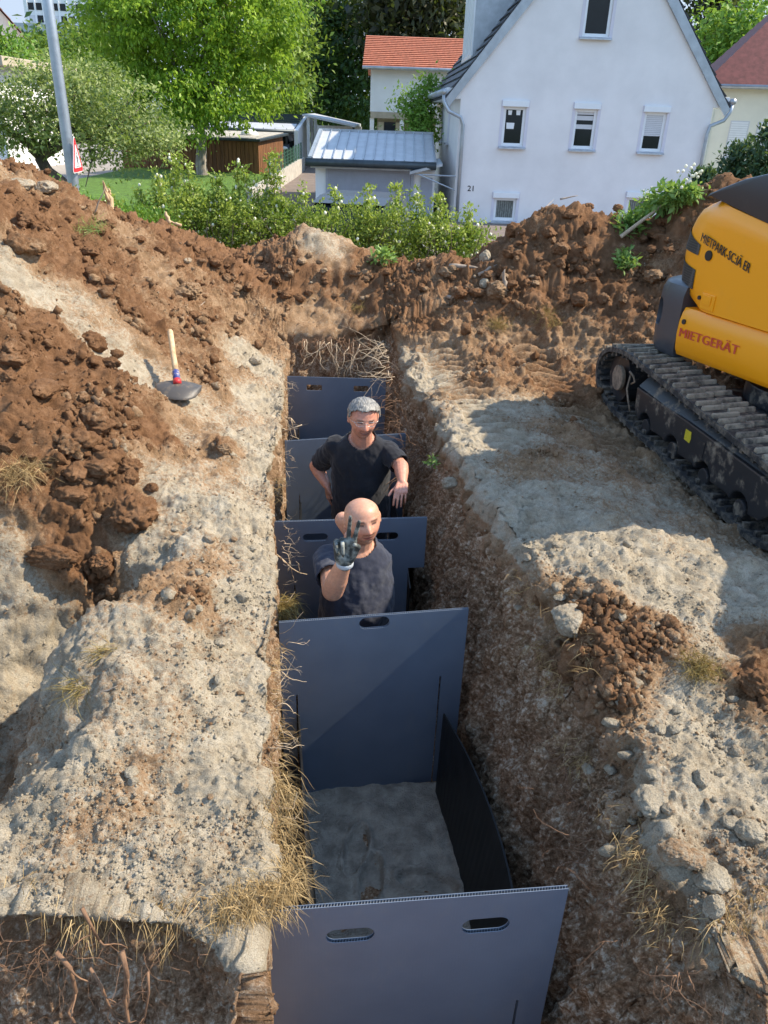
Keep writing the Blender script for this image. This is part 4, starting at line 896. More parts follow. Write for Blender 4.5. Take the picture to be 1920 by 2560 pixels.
    def patch(nm, i0, i1, f0, f1, f0b, f1b):
        g = MB(); pts = [O1[i] for i in range(i0, i1+1)]; m = 8; V = []
        for a, (l, s) in enumerate(pts):
            q = a/(len(pts)-1); lo = f0+(f0b-f0)*q; hi = f1+(f1b-f1)*q
            for k in range(m): f = lo+(hi-lo)*k/(m-1); V.append(surf(l, s, f)+nrm(surf(l, s, f)-B(.5, .75, surf(l, s, f)[2]))*.005)
        g.add(V, [(a*m+k, (a+1)*m+k, (a+1)*m+k+1, a*m+k+1) for a in range(len(pts)-1) for k in range(m-1)]); g.build('air_grille', MT['grille'], cov, True)
    patch('air_grille', 6, 27, .50, .60, .52, .82); patch('air_grille', 6, 27, .17, .36, .24, .47)
    a = -13.4; ex = d*math.cos(rad(a))+np.array([0, 0, math.sin(rad(a))]); ey = np.array([0, 0, math.cos(rad(a))])-d*math.sin(rad(a))*.35
    textmesh('owner_lettering', "MIETPARK-SC:IÄ ER", B(.045, -.004, 1.438), ex, nrm(ey), .058, .52, MT['letter_black'], cov, fat=(.002, .004))
    dk = MB(); dk.disc(B(.15, -.001, 1.36), w, .033, .008, 22); dk.build('access_hole', MT['letter_black'], cov)
    la = MB(); la.box(B(.24, -.002, 1.075), (.012, .135, .105), M=np.stack([w, d, [0, 0, 1]], 1)); lo_ = la.build('latch', MT['yellow'], cov, bevel=.005)
    la = MB(); la.box(B(.235, -.009, 1.085), (.010, .085, .062), M=np.stack([w, d, [0, 0, 1]], 1)); la.build('latch_flap', MT['yellow'], lo_, bevel=.003)
    kh = MB(); kh.disc(B(.145, -.001, 1.085), w, .014, .008, 14); kh.build('key_hole', MT['letter_black'], cov)
    # black hood
    hp = [(-.03, 1.70), (.02, 1.712), (.62, 1.60), (1.2, 1.52), (1.9, 1.52), (1.9, 1.80), (1.25, 1.93), (.9, 1.925), (.52, 1.885), (.30, 1.835), (.10, 1.765), (.0, 1.725)]
    hm = MB(); R = []
    for s, z_ in ((.022, 0), (.035, .006), (.07, .012), (Wd-.07, .012), (Wd-.035, .006), (Wd-.022, 0)):
        R.append(np.array([B(l, s, z+(z_ if z > top(l)+.01 else .003)) for l, z in hp]))
    hm.rings(R); autosmooth(hm.build('hood', MT['black_paint'], root, bevel=.012), 40)
    # cab frame, seat and boom (mostly outside the photograph, they throw the shade on the bank)
    cb = MB()
    for l in (1.0, 1.95):
        for s in (.12, 1.05): cb = MB(); cb.tube([B(l, s, 1.5), B(l, s, 2.45)], .035, 10); cb.build('cab_post', MT['black_paint'], root)
    rf = MB(); rf.hexa([B(.92, .06, 2.42), B(2.05, .06, 2.42), B(2.05, 1.1, 2.42), B(.92, 1.1, 2.42), B(.92, .06, 2.5), B(2.05, .06, 2.5), B(2.05, 1.1, 2.5), B(.92, 1.1, 2.5)]); rf.build('cab_roof', MT['black_paint'], root, bevel=.02)
    se = MB(); se.hexa([B(1.05, .3, 1.5), B(1.2, .3, 1.5), B(1.2, .85, 1.5), B(1.05, .85, 1.5), B(.98, .3, 2.1), B(1.1, .3, 2.1), B(1.1, .85, 2.1), B(.98, .85, 2.1)]); se.build('seat', MT['black_paint'], root, bevel=.03)
    bo2 = MB(); pts = [(1.9, 1.0), (2.25, 1.9), (2.9, 2.35), (3.35, 2.2)]
    bo2.rings([np.array([B(l-.06, .72, z+.10), B(l+.06, .72, z-.10), B(l+.06, .92, z-.10), B(l-.06, .92, z+.10)]) for l, z in pts]); bo2.build('boom', MT['yellow'], root, bevel=.01)
    st = MB(); pts = [(3.15, 2.4), (3.45, 1.9), (3.55, .9)]
    st.rings([np.array([B(l-.09, .74, z), B(l+.09, .74, z), B(l+.09, .90, z), B(l-.09, .90, z)]) for l, z in pts]); st.build('dipper_arm', MT['yellow'], root, bevel=.01)
    bk = MB(); arc = [(3.40+.28*math.cos(a), .58+.28*math.sin(a)) for a in np.linspace(rad(20), rad(230), 10)]
    bk.rings([np.array([B(l, .52, z) for l, z in arc]), np.array([B(l, 1.12, z) for l, z in arc])]); bk.build('bucket', MT['steel_dark'], root)
excavator()
# ------------------------------------------------------------------ yard, lawn, street
MT['asphalt'] = pmat('asphalt', (.17, .135, .115), .9, var=.18, nscale=3, bumpk=.3, bscale=60)
MT['street'] = pmat('street_paving', (.26, .235, .21), .9, var=.15, nscale=2, bumpk=.2, bscale=40)
MT['lawn'] = pmat('lawn_grass', (.11, .21, .022), .9, var=.35, nscale=5, bumpk=1., bscale=70, bdist=.05)
MT['yard'] = pmat('rough_grass', (.09, .12, .04), .95, var=.4, nscale=1.5, bumpk=.8, bscale=30, bdist=.05)
MT['concrete'] = pmat('concrete', (.42, .39, .34), .9, var=.2, nscale=5, bumpk=.3)
MT['white_stucco'] = pmat('white_stucco', (.79, .755, .74), .92, var=.06, nscale=.9, bumpk=.35, bscale=160, bdist=.006)
MT['white_wall'] = pmat('white_render', (.80, .80, .79), .9, var=.04, nscale=2, bumpk=.2, bscale=120)
MT['cream'] = pmat('cream_render', (.78, .74, .62), .9, var=.04, nscale=2, bumpk=.3, bscale=140)
MT['beige'] = pmat('beige_render', (.42, .36, .27), .9, var=.12, nscale=4)
MT['pvc'] = pmat('white_pvc', (.80, .81, .82), .35, var=.02)
MT['shutter'] = pmat('roller_shutter', (.60, .60, .62), .5, var=.03)
MT['surround'] = pmat('window_surround', (.66, .63, .69), .92, var=.03, bumpk=.2, bscale=160)
MT['sill'] = pmat('sill_metal', (.50, .53, .57), .4, metal=.5)
MT['zinc'] = pmat('zinc_sheet', (.40, .43, .46), .42, metal=.55, var=.12, nscale=4)
MT['zinc_roof'] = pmat('zinc_roof', (.50, .51, .53), .5, metal=.2, var=.10, nscale=2.5)
MT['zinc_dark'] = pmat('dark_gutter', (.05, .065, .075), .45, metal=.4)
MT['door_grey'] = pmat('garage_door_paint', (.34, .36, .42), .55, var=.05, nscale=6)
MT['tile_dark'] = pmat('anthracite_tile', (.028, .029, .036), .55, var=.35, nscale=7, bumpk=.2, bscale=40)
MT['tile_orange'] = pmat('orange_tile', (.44, .16, .09), .8, var=.28, nscale=9, bumpk=.2, bscale=50)
MT['tile_brown'] = pmat('brown_red_tile', (.16, .045, .04), .7, var=.25, nscale=6)
MT['tile_red'] = pmat('faded_red_tile', (.34, .17, .13), .85, var=.2, nscale=3)
MT['bark'] = pmat('bark', (.11, .085, .065), .95, var=.5, nscale=9, bumpk=1., bscale=18, bdist=.03, scale=(1, 1, .3))
MT['bark_pale'] = pmat('bark_pale', (.27, .235, .20), .95, var=.4, nscale=9, bumpk=1., bscale=18, bdist=.03, scale=(1, 1, .3))
MT['steel_galv'] = pmat('galvanised_steel', (.38, .41, .44), .42, metal=.75, var=.12, nscale=7)
MT['green_metal'] = pmat('green_wire', (.05, .13, .09), .5)
def woodmat(name, c, c2, sc=(7, 7, .6)):
    m, t, b = nmat(name); co = coords(t, sc)
    n = N(t, 'ShaderNodeTexNoise', Scale=2.2, Detail=8., Roughness=.65); t.links.new(co, n.inputs['Vector'])
    t.links.new(ramp(t, n.outputs[0], [(.32, c), (.68, c2)]), b.inputs['Base Color']); b.inputs['Roughness'].default_value = .8
    bump(t, b, n.outputs[0], .4, .01); return m
MT['boards'] = woodmat('stained_boards', (.085, .035, .014), (.27, .115, .04))
MT['oldwood'] = woodmat('weathered_wood', (.20, .15, .11), (.38, .31, .24))
def sheetobj(name, poly, mat, dz=.25):
    mb = MB(); mb.prism([(x, y, z-dz) for x, y, z in poly], (0, 0, dz)); return tag(mb.build(name, mat), kind='structure')
gm = MB()
for x0, x1, y0, y1 in ((-900, -6.9, -300, 1500), (6.9, 900, -300, 1500), (-6.9, 6.9, -300, -2.0), (-6.9, 6.9, 12.6, 1500)): gm.add([(x0, y0, -.60), (x1, y0, -.60), (x1, y1, -.60), (x0, y1, -.60)], [(0, 1, 2, 3)])
tag(gm.build('ground', MT['yard']), kind='structure')
sheetobj('driveway', [(-4.1, 13, -.52), (12, 13, -.52), (12, 23.6, -.50), (1.2, 24.4, -.47), (-1.6, 40, .12), (-1.6, 48, .15), (-4.2, 48, .15), (-4.2, 38, .08), (-4.1, 26, -.46)], MT['asphalt'])
sheetobj('lawn', [(-9.8, 12.2, -.18), (-4.32, 12.2, -.18), (-4.32, 24, -.02), (-4.25, 38, .08), (-10.5, 38, .08), (-10.5, 24, -.02)], MT['lawn'], .5)
sheetobj('street', [(-60, 11.5, -.40), (-10.0, 11.5, -.40), (-10.7, 24, -.30), (-10.7, 60, -.1), (-60, 60, -.1)], MT['street'])

# ------------------------------------------------------------------ foliage
def foliage(blobs, nclump, per, leaf, sig, seed, droop=.5, shell=(.55, 1.0), wide=.45, up=.15):
    r = np.random.default_rng(seed); B_ = np.array(blobs, float); w = (B_[:, 3]*B_[:, 4]*B_[:, 5])**(2/3); k = r.choice(len(B_), nclump, p=w/w.sum())
    dv = r.normal(size=(nclump, 3)); dv[:, 2] += up; dv = nrm_rows(dv); rf = (shell[0]+(shell[1]-shell[0])*r.random(nclump)**.6)*(1+.12*r.normal(size=nclump))
    cc = B_[k, :3]+dv*B_[k, 3:6]*rf[:, None]; n = nclump*per; j = np.repeat(np.arange(nclump), per)
    csz = sig*(.6+.8*r.random(nclump)); pos = cc[j]+r.normal(size=(n, 3))*csz[j][:, None]*np.array([1, 1, .75])
    L = leaf*(.6+.8*r.random(n)); d = dv[j]*.6+r.normal(size=(n, 3))*.75; d[:, 2] -= droop; d = nrm_rows(d)
    nn = r.normal(size=(n, 3))*.6+dv[j]*.5+np.array([0, 0, .7]); sd = nrm_rows(np.cross(d, nn)); nn = np.cross(sd, d)
    P = np.stack([pos, pos+d*L[:, None]*.5+sd*L[:, None]*wide*.5+nn*L[:, None]*.06, pos+d*L[:, None]-nn*L[:, None]*.06, pos+d*L[:, None]*.5-sd*L[:, None]*wide*.5+nn*L[:, None]*.06], 1)
    tb = .13*r.normal(size=len(B_)); tint = np.clip(.5+tb[k][j]+.24*r.normal(size=nclump)[j]+.16*r.normal(size=n), 0, 1)
    return P.reshape(-1, 3), np.arange(n*4).reshape(n, 4), np.repeat(tint, 4), cc
LEAF = {
 'walnut': leafmat('walnut_leaf', (.085, .19, .010), (.36, .52, .045), .42),
 'apple': leafmat('apple_leaf', (.11, .155, .045), (.40, .45, .17), .36),
 'hedge': leafmat('hedge_leaf', (.08, .15, .018), (.40, .46, .09), .4),
 'mid': leafmat('mid_leaf', (.05, .115, .018), (.26, .36, .06), .34),
 'dark': leafmat('dark_leaf', (.012, .038, .010), (.05, .105, .026), .22),
 'fresh': leafmat('fresh_leaf', (.08, .19, .02), (.25, .42, .07), .36),
 'conifer': leafmat('conifer_needles', (.018, .022, .012), (.085, .085, .035), .12),
 'thuja': leafmat('thuja_scale', (.02, .055, .03), (.08, .15, .07), .15),
}
MT['blossom'] = pmat('white_blossom', (.78, .76, .58), .7)
def limbs(mb, base, r0, fork, targets, seed, wig=.12):
    rr = np.random.default_rng(seed); base = np.array(base, float); fork = np.array(fork, float)
    tr = [base+(fork-base)*q+np.array([rr.normal()*wig*.4, rr.normal()*wig*.4, 0])*(q > 0)*(q < 1) for q in (0, .06, .3, .6, 1)]
    mb.tube(tr, [r0*1.55, r0*1.12, r0, r0*.92, r0*.85], 12)
    for tg in targets:
        tg = np.array(tg, float); ln = np.linalg.norm(tg-fork); P = [fork+(tg-fork)*q+rr.normal(size=3)*wig*ln*.18*(0 < q < 1)+np.array([0, 0, .10*ln*math.sin(q*math.pi)]) for q in np.linspace(0, 1, 6)]
        mb.tube(P, [r0*.6, r0*.5, r0*.4, r0*.3, r0*.2, r0*.07], 7)
        for _ in range(2):
            s_ = P[rr.integers(2, 5)]; q = s_+rr.normal(size=3)*ln*.22+np.array([0, 0, .1*ln]); mb.tube([s_, (s_+q)/2+rr.normal(size=3)*.03*ln, q], [r0*.25, r0*.15, r0*.05], 5)
def tree(name, label, cat, base, r0, fork, blobs, lf, nclump, per, leaf, sig, seed, bark='bark', group=None, targets=None, **kw):
    t = thing(name, label, cat, tuple(base), 0, group); mb = MB()
    tg = targets if targets is not None else [b[:3] for b in blobs]
    limbs(mb, base, r0, fork, tg, seed); mb.build('trunk', MT[bark], t, True)
    V, F, ti, cc = foliage(blobs, nclump, per, leaf, sig, seed, **kw)
    mkobj('crown', V, F, LEAF[lf], t, False, attrs={'tint': ('POINT', ti)}); return t
Y = 31.
def pb(px, py, Yd, rx, ry, rz): p = at(px, py, Yd); return (p[0], p[1], p[2], rx, ry, rz)
wb = [pb(450, 120, 31, 2.0, 2.0, 1.7), pb(320, 150, 31, 1.4, 1.5, 1.4), pb(600, 90, 31, 1.9, 1.8, 1.6), pb(480, -30, 31, 2.6, 2.4, 1.8), pb(370, 20, 30, 1.7, 1.8, 1.6), pb(640, -20, 32, 1.7, 1.8, 1.6), pb(450, 240, 30, 1.5, 1.5, 1.1), pb(560, 230, 30.5, 1.5, 1.5, 1.2), pb(380, 240, 30.5, 1.2, 1.3, 1.0), pb(520, 320, 29.6, .75, .8, .62), pb(650, 190, 31.5, 1.1, 1.2, 1.1), pb(500, -160, 31, 2.4, 2.3, 1.6), pb(265, 70, 31.5, .8, 1.0, .9)]
tree('walnut_tree', 'big bright green tree with a pale trunk on the lawn beside the wooden shed', 'tree', at(505, 452, 31), .20, at(500, 320, 31), wb, 'walnut', 640, 80, .165, .21, 11, 'bark_pale', droop=.75, shell=(.74, 1.06))
ab = [pb(150, 240, 17, 1.1, 1.0, .62), pb(260, 250, 17, 1.0, 1.0, .62), pb(60, 280, 16.6, .9, .9, .62), pb(330, 320, 16.6, .85, .9, .45), pb(220, 340, 16.4, 1.0, .8, .55), pb(130, 310, 16.6, .7, .7, .4), pb(15, 320, 16.4, .5, .6, .45), pb(400, 345, 16.6, .5, .6, .22), pb(-60, 300, 16.5, .8, .8, .7), pb(300, 370, 16.2, .7, .6, .35), pb(200, 190, 17.2, .7, .7, .4)]
tree('apple_tree', 'spreading fruit tree with grey-green leaves and a bent dark trunk behind the lamp post', 'tree', at(165, 480, 17), .13, at(100, 395, 17), ab, 'apple', 420, 46, .080, .15, 12, droop=.25, wide=.5)
for i, (lb, lf, bl, bs, fk, leaf, nc, per) in enumerate([
    ('mid green leafy tree right of the big bright tree, lit from its top', 'mid', [pb(690, 130, 52, 2.4, 2.4, 2.4), pb(670, 220, 51, 2.0, 2, 1.8), pb(720, 230, 50, 1.6, 1.6, 1.7), pb(690, 60, 53, 1.7, 1.7, 1.5)], (700, 300, 52), (695, 200, 52), .34, 260, 26),
    ('tall dark green tree beyond the carports, reaching into the sky', 'dark', [pb(840, 100, 60, 3.2, 3, 3.0), pb(800, 70, 60, 2.2, 2, 2.2), pb(890, 80, 61, 2.2, 2, 2.2), pb(830, 30, 60, 1.6, 1.6, 1.5), pb(850, 200, 58, 3.2, 3, 2.8), pb(780, 240, 57, 2.4, 2, 2.2), pb(900, 260, 56, 2.2, 2, 2.2)], (850, 310, 60), (850, 230, 60), .42, 420, 26),
    ('paler rounded tree between the bright tree and the dark tall one', 'mid', [pb(770, 100, 66, 2.6, 2.6, 2.4), pb(740, 160, 64, 2.2, 2, 2.2), pb(765, 50, 66, 1.6, 1.6, 1.2)], (760, 300, 66), (765, 180, 66), .42, 200, 26),
    ('dark brownish conifer rising behind the orange tiled roof', 'conifer', [pb(1050, 40, 56, 3.0, 2, 2.6), pb(980, 30, 56, 1.7, 1.6, 2.6), pb(1110, 30, 57, 1.6, 1.6, 2.8), pb(1040, -70, 56, 2.4, 2, 2.6)], (1040, 300, 56), (1040, 120, 56), .55, 300, 24),
    ('light green tree in the gap right of the white gable', 'fresh', [pb(1840, 90, 46, 1.8, 1.8, 1.9), pb(1860, 150, 45, 1.5, 1.5, 1.6), pb(1810, 130, 46, 1.4, 1.4, 1.6)], (1840, 320, 46), (1840, 200, 46), .32, 170, 26),
    ('dark fir showing beside the right edge of the white gable roof', 'conifer', [pb(1785, 40, 50, 1.1, 1, 2.2), pb(1790, -40, 50, .9, .9, 2.0)], (1790, 320, 50), (1788, 110, 50), .42, 110, 24),
    ('bluish green tree below the white office block', 'mid', [pb(235, 135, 70, 2.0, 2.0, 1.8), pb(185, 165, 68, 1.7, 1.7, 1.5), pb(265, 100, 70, 1.4, 1.4, 1.4)], (220, 280, 70), (220, 200, 70), .42, 200, 24),
    ('pointed green tree left of the lamp post, before the office block', 'mid', [pb(110, 165, 62, 1.1, 1.1, 1.3), pb(100, 128, 62, .6, .6, .9), pb(130, 195, 60, 1.6, 1.5, 1.3)], (115, 290, 62), (110, 180, 62), .36, 140, 24),
    ('yellow-green tree at the left edge, in front of the faded red roofs', 'fresh', [pb(15, 140, 55, 1.1, 1.1, 1.1), pb(30, 170, 54, 1.1, 1.1, 1.0)], (25, 290, 55), (25, 180, 55), .32, 130, 24),
    ('small green tree with upright leafy shoots by the corner of the white gable house', 'fresh', [pb(1040, 300, 29.5, .5, .5, .62), pb(1035, 265, 29.5, .38, .4, .5), pb(1075, 255, 30, .3, .4, .75), pb(1060, 330, 29, .42, .5, .45)], (1045, 380, 29.5), (1045, 325, 29.5), .15, 110, 26)]):
    b0 = at(*bs); b0[2] = -.1
    tree('tree', lb, 'tree', b0, .16, at(*fk), bl, lf, nc, per, leaf, leaf*1.5, 30+i, group='trees behind the houses', droop=.35)
for i, (px, py, Yd, rx, rz, lb) in enumerate([(1845, 430, 16, .30, .50, 'bushy evergreen shrub just above the black excavator hood, left of the other shrub'), (1915, 400, 15.5, .22, .62, 'evergreen shrub cut by the right edge of the photo, above the excavator hood'), (1755, 470, 17, .12, .3, 'small dark evergreen shrub at the foot of the right downpipe')]):
    c = at(px, py, Yd); V, F, ti, cc = foliage([(c[0], c[1], c[2], rx, rx, rz), (c[0], c[1], c[2]-rz*.8, rx*1.2, rx*1.2, rz)], 110, 20, .11, .08, 60+i, droop=-.5, up=.6)
    t = thing('evergreen_shrub', lb, 'shrub', (c[0], c[1], -.5), 0, 'evergreen shrubs before the cream house')
    mkobj('foliage', V, F, LEAF['thuja'], t, False, attrs={'tint': ('POINT', ti)}); m = MB(); m.tube([(c[0], c[1], -.5), (c[0], c[1], c[2])], [.03, .015], 6); m.build('stem', MT['bark'], t)
fw = [(x, 112+8*math.sin(x), 3, 8, 4, 6.2+1.5*math.sin(x*1.7)) for x in range(-48, 60, 8)]
V, F, ti, cc = foliage(fw, 900, 22, 1.0, 1.3, 90, droop=.2); o = mkobj('far_wood', V, F, LEAF['dark'], None, False, attrs={'tint': ('POINT', ti)}); tag(o, 'dark band of distant woodland behind the houses', 'woodland', kind='stuff')

# hedge
def hedge():
    t = thing('hedge', 'loose green flowering hedge running along the back of the dug plot', 'hedge', (-2.2, 10.9, -.1))
    top = [(95, 500), (150, 500), (230, 520), (330, 520), (400, 490), (470, 475), (560, 482), (640, 492), (720, 505), (800, 525), (860, 530), (930, 512), (1010, 512), (1090, 530), (1140, 552), (1200, 575)]
    bl = []
    for i in range(44):
        px = 95+(1190-95)*i/43; py = np.interp(px, [a for a, b in top], [b for a, b in top]); p = at(px, py, 11.0)
        h = p[2]+.12+.06*math.sin(i*2.1)
        for q in (.30, .62, .9): bl.append((p[0], 10.95+.12*math.sin(i*1.3+q*5), -.1+h*q*.86, .24, .36, h*.22))
    V, F, ti, cc = foliage(bl, 2900, 24, .046, .058, 5, droop=-.35, shell=(.3, 1.05), wide=.5, up=.25)
    mkobj('foliage', V, F, LEAF['hedge'], t, False, attrs={'tint': ('POINT', ti)})
    r = np.random.default_rng(6); sp = []; st = MB()
    for px, py, Yd in [(425, 385, 11), (450, 405, 11.1), (395, 430, 10.8), (470, 420, 11), (590, 408, 11), (610, 425, 11), (680, 395, 11), (675, 430, 11), (700, 440, 11), (760, 470, 11), (540, 440, 11), (840, 470, 11.2), (925, 470, 11.1), (990, 475, 11), (1045, 480, 11), (1100, 500, 11), (1175, 525, 11), (350, 470, 11), (270, 480, 11), (640, 450, 11)]:
        p = at(px, py, Yd); st.tube([(p[0]+r.normal()*.04, p[1], p[2]-.55), (p[0], p[1], p[2])], [.006, .003], 5); sp += [(p[0], p[1], p[2]-dz, .055, .055, .07) for dz in (.02, .14, .28, .42)]
    V, F, ti, _ = foliage(sp, 400, 13, .052, .035, 7, droop=-.3, wide=.5); mkobj('shoots', V, F, LEAF['hedge'], t, False, attrs={'tint': ('POINT', np.clip(ti+.15, 0, 1))})
    stm = MB()
    for i in range(150):
        b = bl[r.integers(len(bl))]; x = b[0]+r.normal()*.12; y = 10.9+r.normal()*.16; stm.tube([(x, y, -.15), (x+r.normal()*.08, y+r.normal()*.08, .35), (x+r.normal()*.15, y+r.normal()*.1, .85)], [.009, .007, .004], 5)
    stm.v += []; b0 = len(stm.v); stm.v += st.v; stm.f += [tuple(i+b0 for i in f) for f in st.f]; stm.build('stems', MT['bark'], t)
    k = r.choice(len(cc), 380); c2 = cc[k]+r.normal(size=(380, 3))*.05; c2 = np.vstack([c2, np.array([s[:3] for s in sp for _ in range(2)])+r.normal(size=(len(sp)*2, 3))*.03]); c2 = c2[(c2[:, 2] > .35)]
    Vs, Fs = ICO0; sc = .011+.014*r.random(len(c2)); P = Vs[None]*sc[:, None, None]*np.array([1, 1, 1.3])+c2[:, None, :]
    mkobj('blossoms', P.reshape(-1, 3), (Fs[None]+(np.arange(len(c2))*len(Vs))[:, None, None]).reshape(-1, 3), MT['blossom'], t)
    # low yellow-green weeds at the foot of the lamp post
    V, F, ti, _ = foliage([pb(150, 515, 10.2, .4, .4, .2), pb(250, 548, 10.2, .5, .4, .18), pb(350, 560, 10.3, .5, .4, .18), pb(80, 490, 10.4, .4, .4, .18)], 300, 20, .05, .06, 9, droop=-.6, wide=.35, up=.4)
    w = mkobj('weeds', V, F, LEAF['fresh'], None, False, attrs={'tint': ('POINT', ti)}); tag(w, 'low yellow-green weeds growing round the foot of the lamp post', 'weeds', kind='stuff')
hedge()
# ------------------------------------------------------------------ buildings
def rows(mb, a, b, up, n, th=.03, lap=1.0):   # stepped roof courses: eave a->b, 'up' vector to the ridge
    a, b, up = np.array(a, float), np.array(b, float), np.array(up, float); nn = nrm(np.cross(b-a, up)); nn = nn if nn[2] > 0 else -nn
    for i in range(n):
        p, q = up*(i/n), up*((i+lap)/n)
        mb.hexa([a+p, b+p, b+q, a+q, a+p+nn*th, b+p+nn*th, b+q+nn*.004, a+q+nn*.004])
def window(parent, x, z, w, h, kind, y=0., label=None, cuts=None):   # on a wall facing -y (local coordinates), x/z lower left of the frame
    f = MB(); t = .07
    if cuts is not None: cuts.bb((x, -.3, z), (x+w, .22, z+h)); y = y+.075
    for a, b in (((x, y-.02, z), (x+t, y+.06, z+h)), ((x+w-t, y-.02, z), (x+w, y+.06, z+h)), ((x+t, y-.02, z), (x+w-t, y+.06, z+t)), ((x+t, y-.02, z+h-t), (x+w-t, y+.06, z+h))): f.bb(a, b)
    o = f.build('window', MT['pvc'], parent, bevel=.006)
    if label: o['label'] = label
    g = MB(); g.bb((x+t, y+.02, z+t), (x+w-t, y+.03, z+h-t)); g.build('pane', MT['glass_dark'], o)
    s = MB(); s.hexa([(x-.07, -.12, z-.075), (x+w+.07, -.12, z-.075), (x+w+.07, -.003, z-.05), (x-.07, -.003, z-.05), (x-.07, -.12, z-.045), (x+w+.07, -.12, z-.045), (x+w+.07, -.003, z-.01), (x-.07, -.003, z-.01)]); s.build('sill', MT['sill'], o)
    if kind != 'plain':
        b = MB(); b.bb((x-.06, -.07, z+h), (x+w+.06, -.003, z+h+.15)); b.build('shutter_box', MT['pvc'], o, bevel=.008)
    if kind.startswith('shut'):
        fr = float(kind[4:]); sl = MB(); n = int(h*fr/.045)
        for i in range(n): sl.bb((x+t*.7, y-.012, z+h-.045*(i+1)+.004), (x+w-t*.7, y+.008, z+h-.045*i))
        sl.build('roller_shutter', MT['shutter'], o)
    if kind == 'blind':
        for zz in (.50, .72, .86):
            sl = MB(); sl.bb((x+t, y+.012, z+h*zz), (x+w-t, y+.018, z+h*zz+.11)); sl.build('blind_strip', MT['shutter'], o)
    if kind == 'pots':
        for k, (a, b, ww, hh) in enumerate(((.14, .76, .09, .11), (.36, .76, .10, .12), (.12, .42, .20, .15))):
            sl = MB(); sl.rings([np.array([(x+a, y+.014, z+b), (x+a+ww, y+.014, z+b), (x+a+ww, y+.019, z+b), (x+a, y+.019, z+b)]), np.array([(x+a-.01, y+.014, z+b+hh), (x+a+ww+.01, y+.014, z+b+hh), (x+a+ww+.01, y+.019, z+b+hh), (x+a-.01, y+.019, z+b+hh)])]); sl.build('paper_sheet' if k == 2 else 'flower_pot', MT['pvc'], o)
    if kind == 'curtain':
        sl = MB()
        for i in range(8): sl.bb((x+t+.005+i*(w-2*t)/8, y+.010+.004*(i % 2), z+t), (x+t+(i+.9)*(w-2*t)/8, y+.016+.004*(i % 2), z+h-t))
        MT['curtain'] = pmat('net_curtain', (.20, .21, .19), .9, var=.3, nscale=14); sl.build('curtain', MT['curtain'], o)
    m = .085
    for a, b in (((x-m, -.006, z-.08), (x-.005, -.001, z+h+.16)), ((x+w+.005, -.006, z-.08), (x+w+m, -.001, z+h+.16))): q = MB(); q.bb(a, b); q.build('surround', MT['surround'], o)
    return o
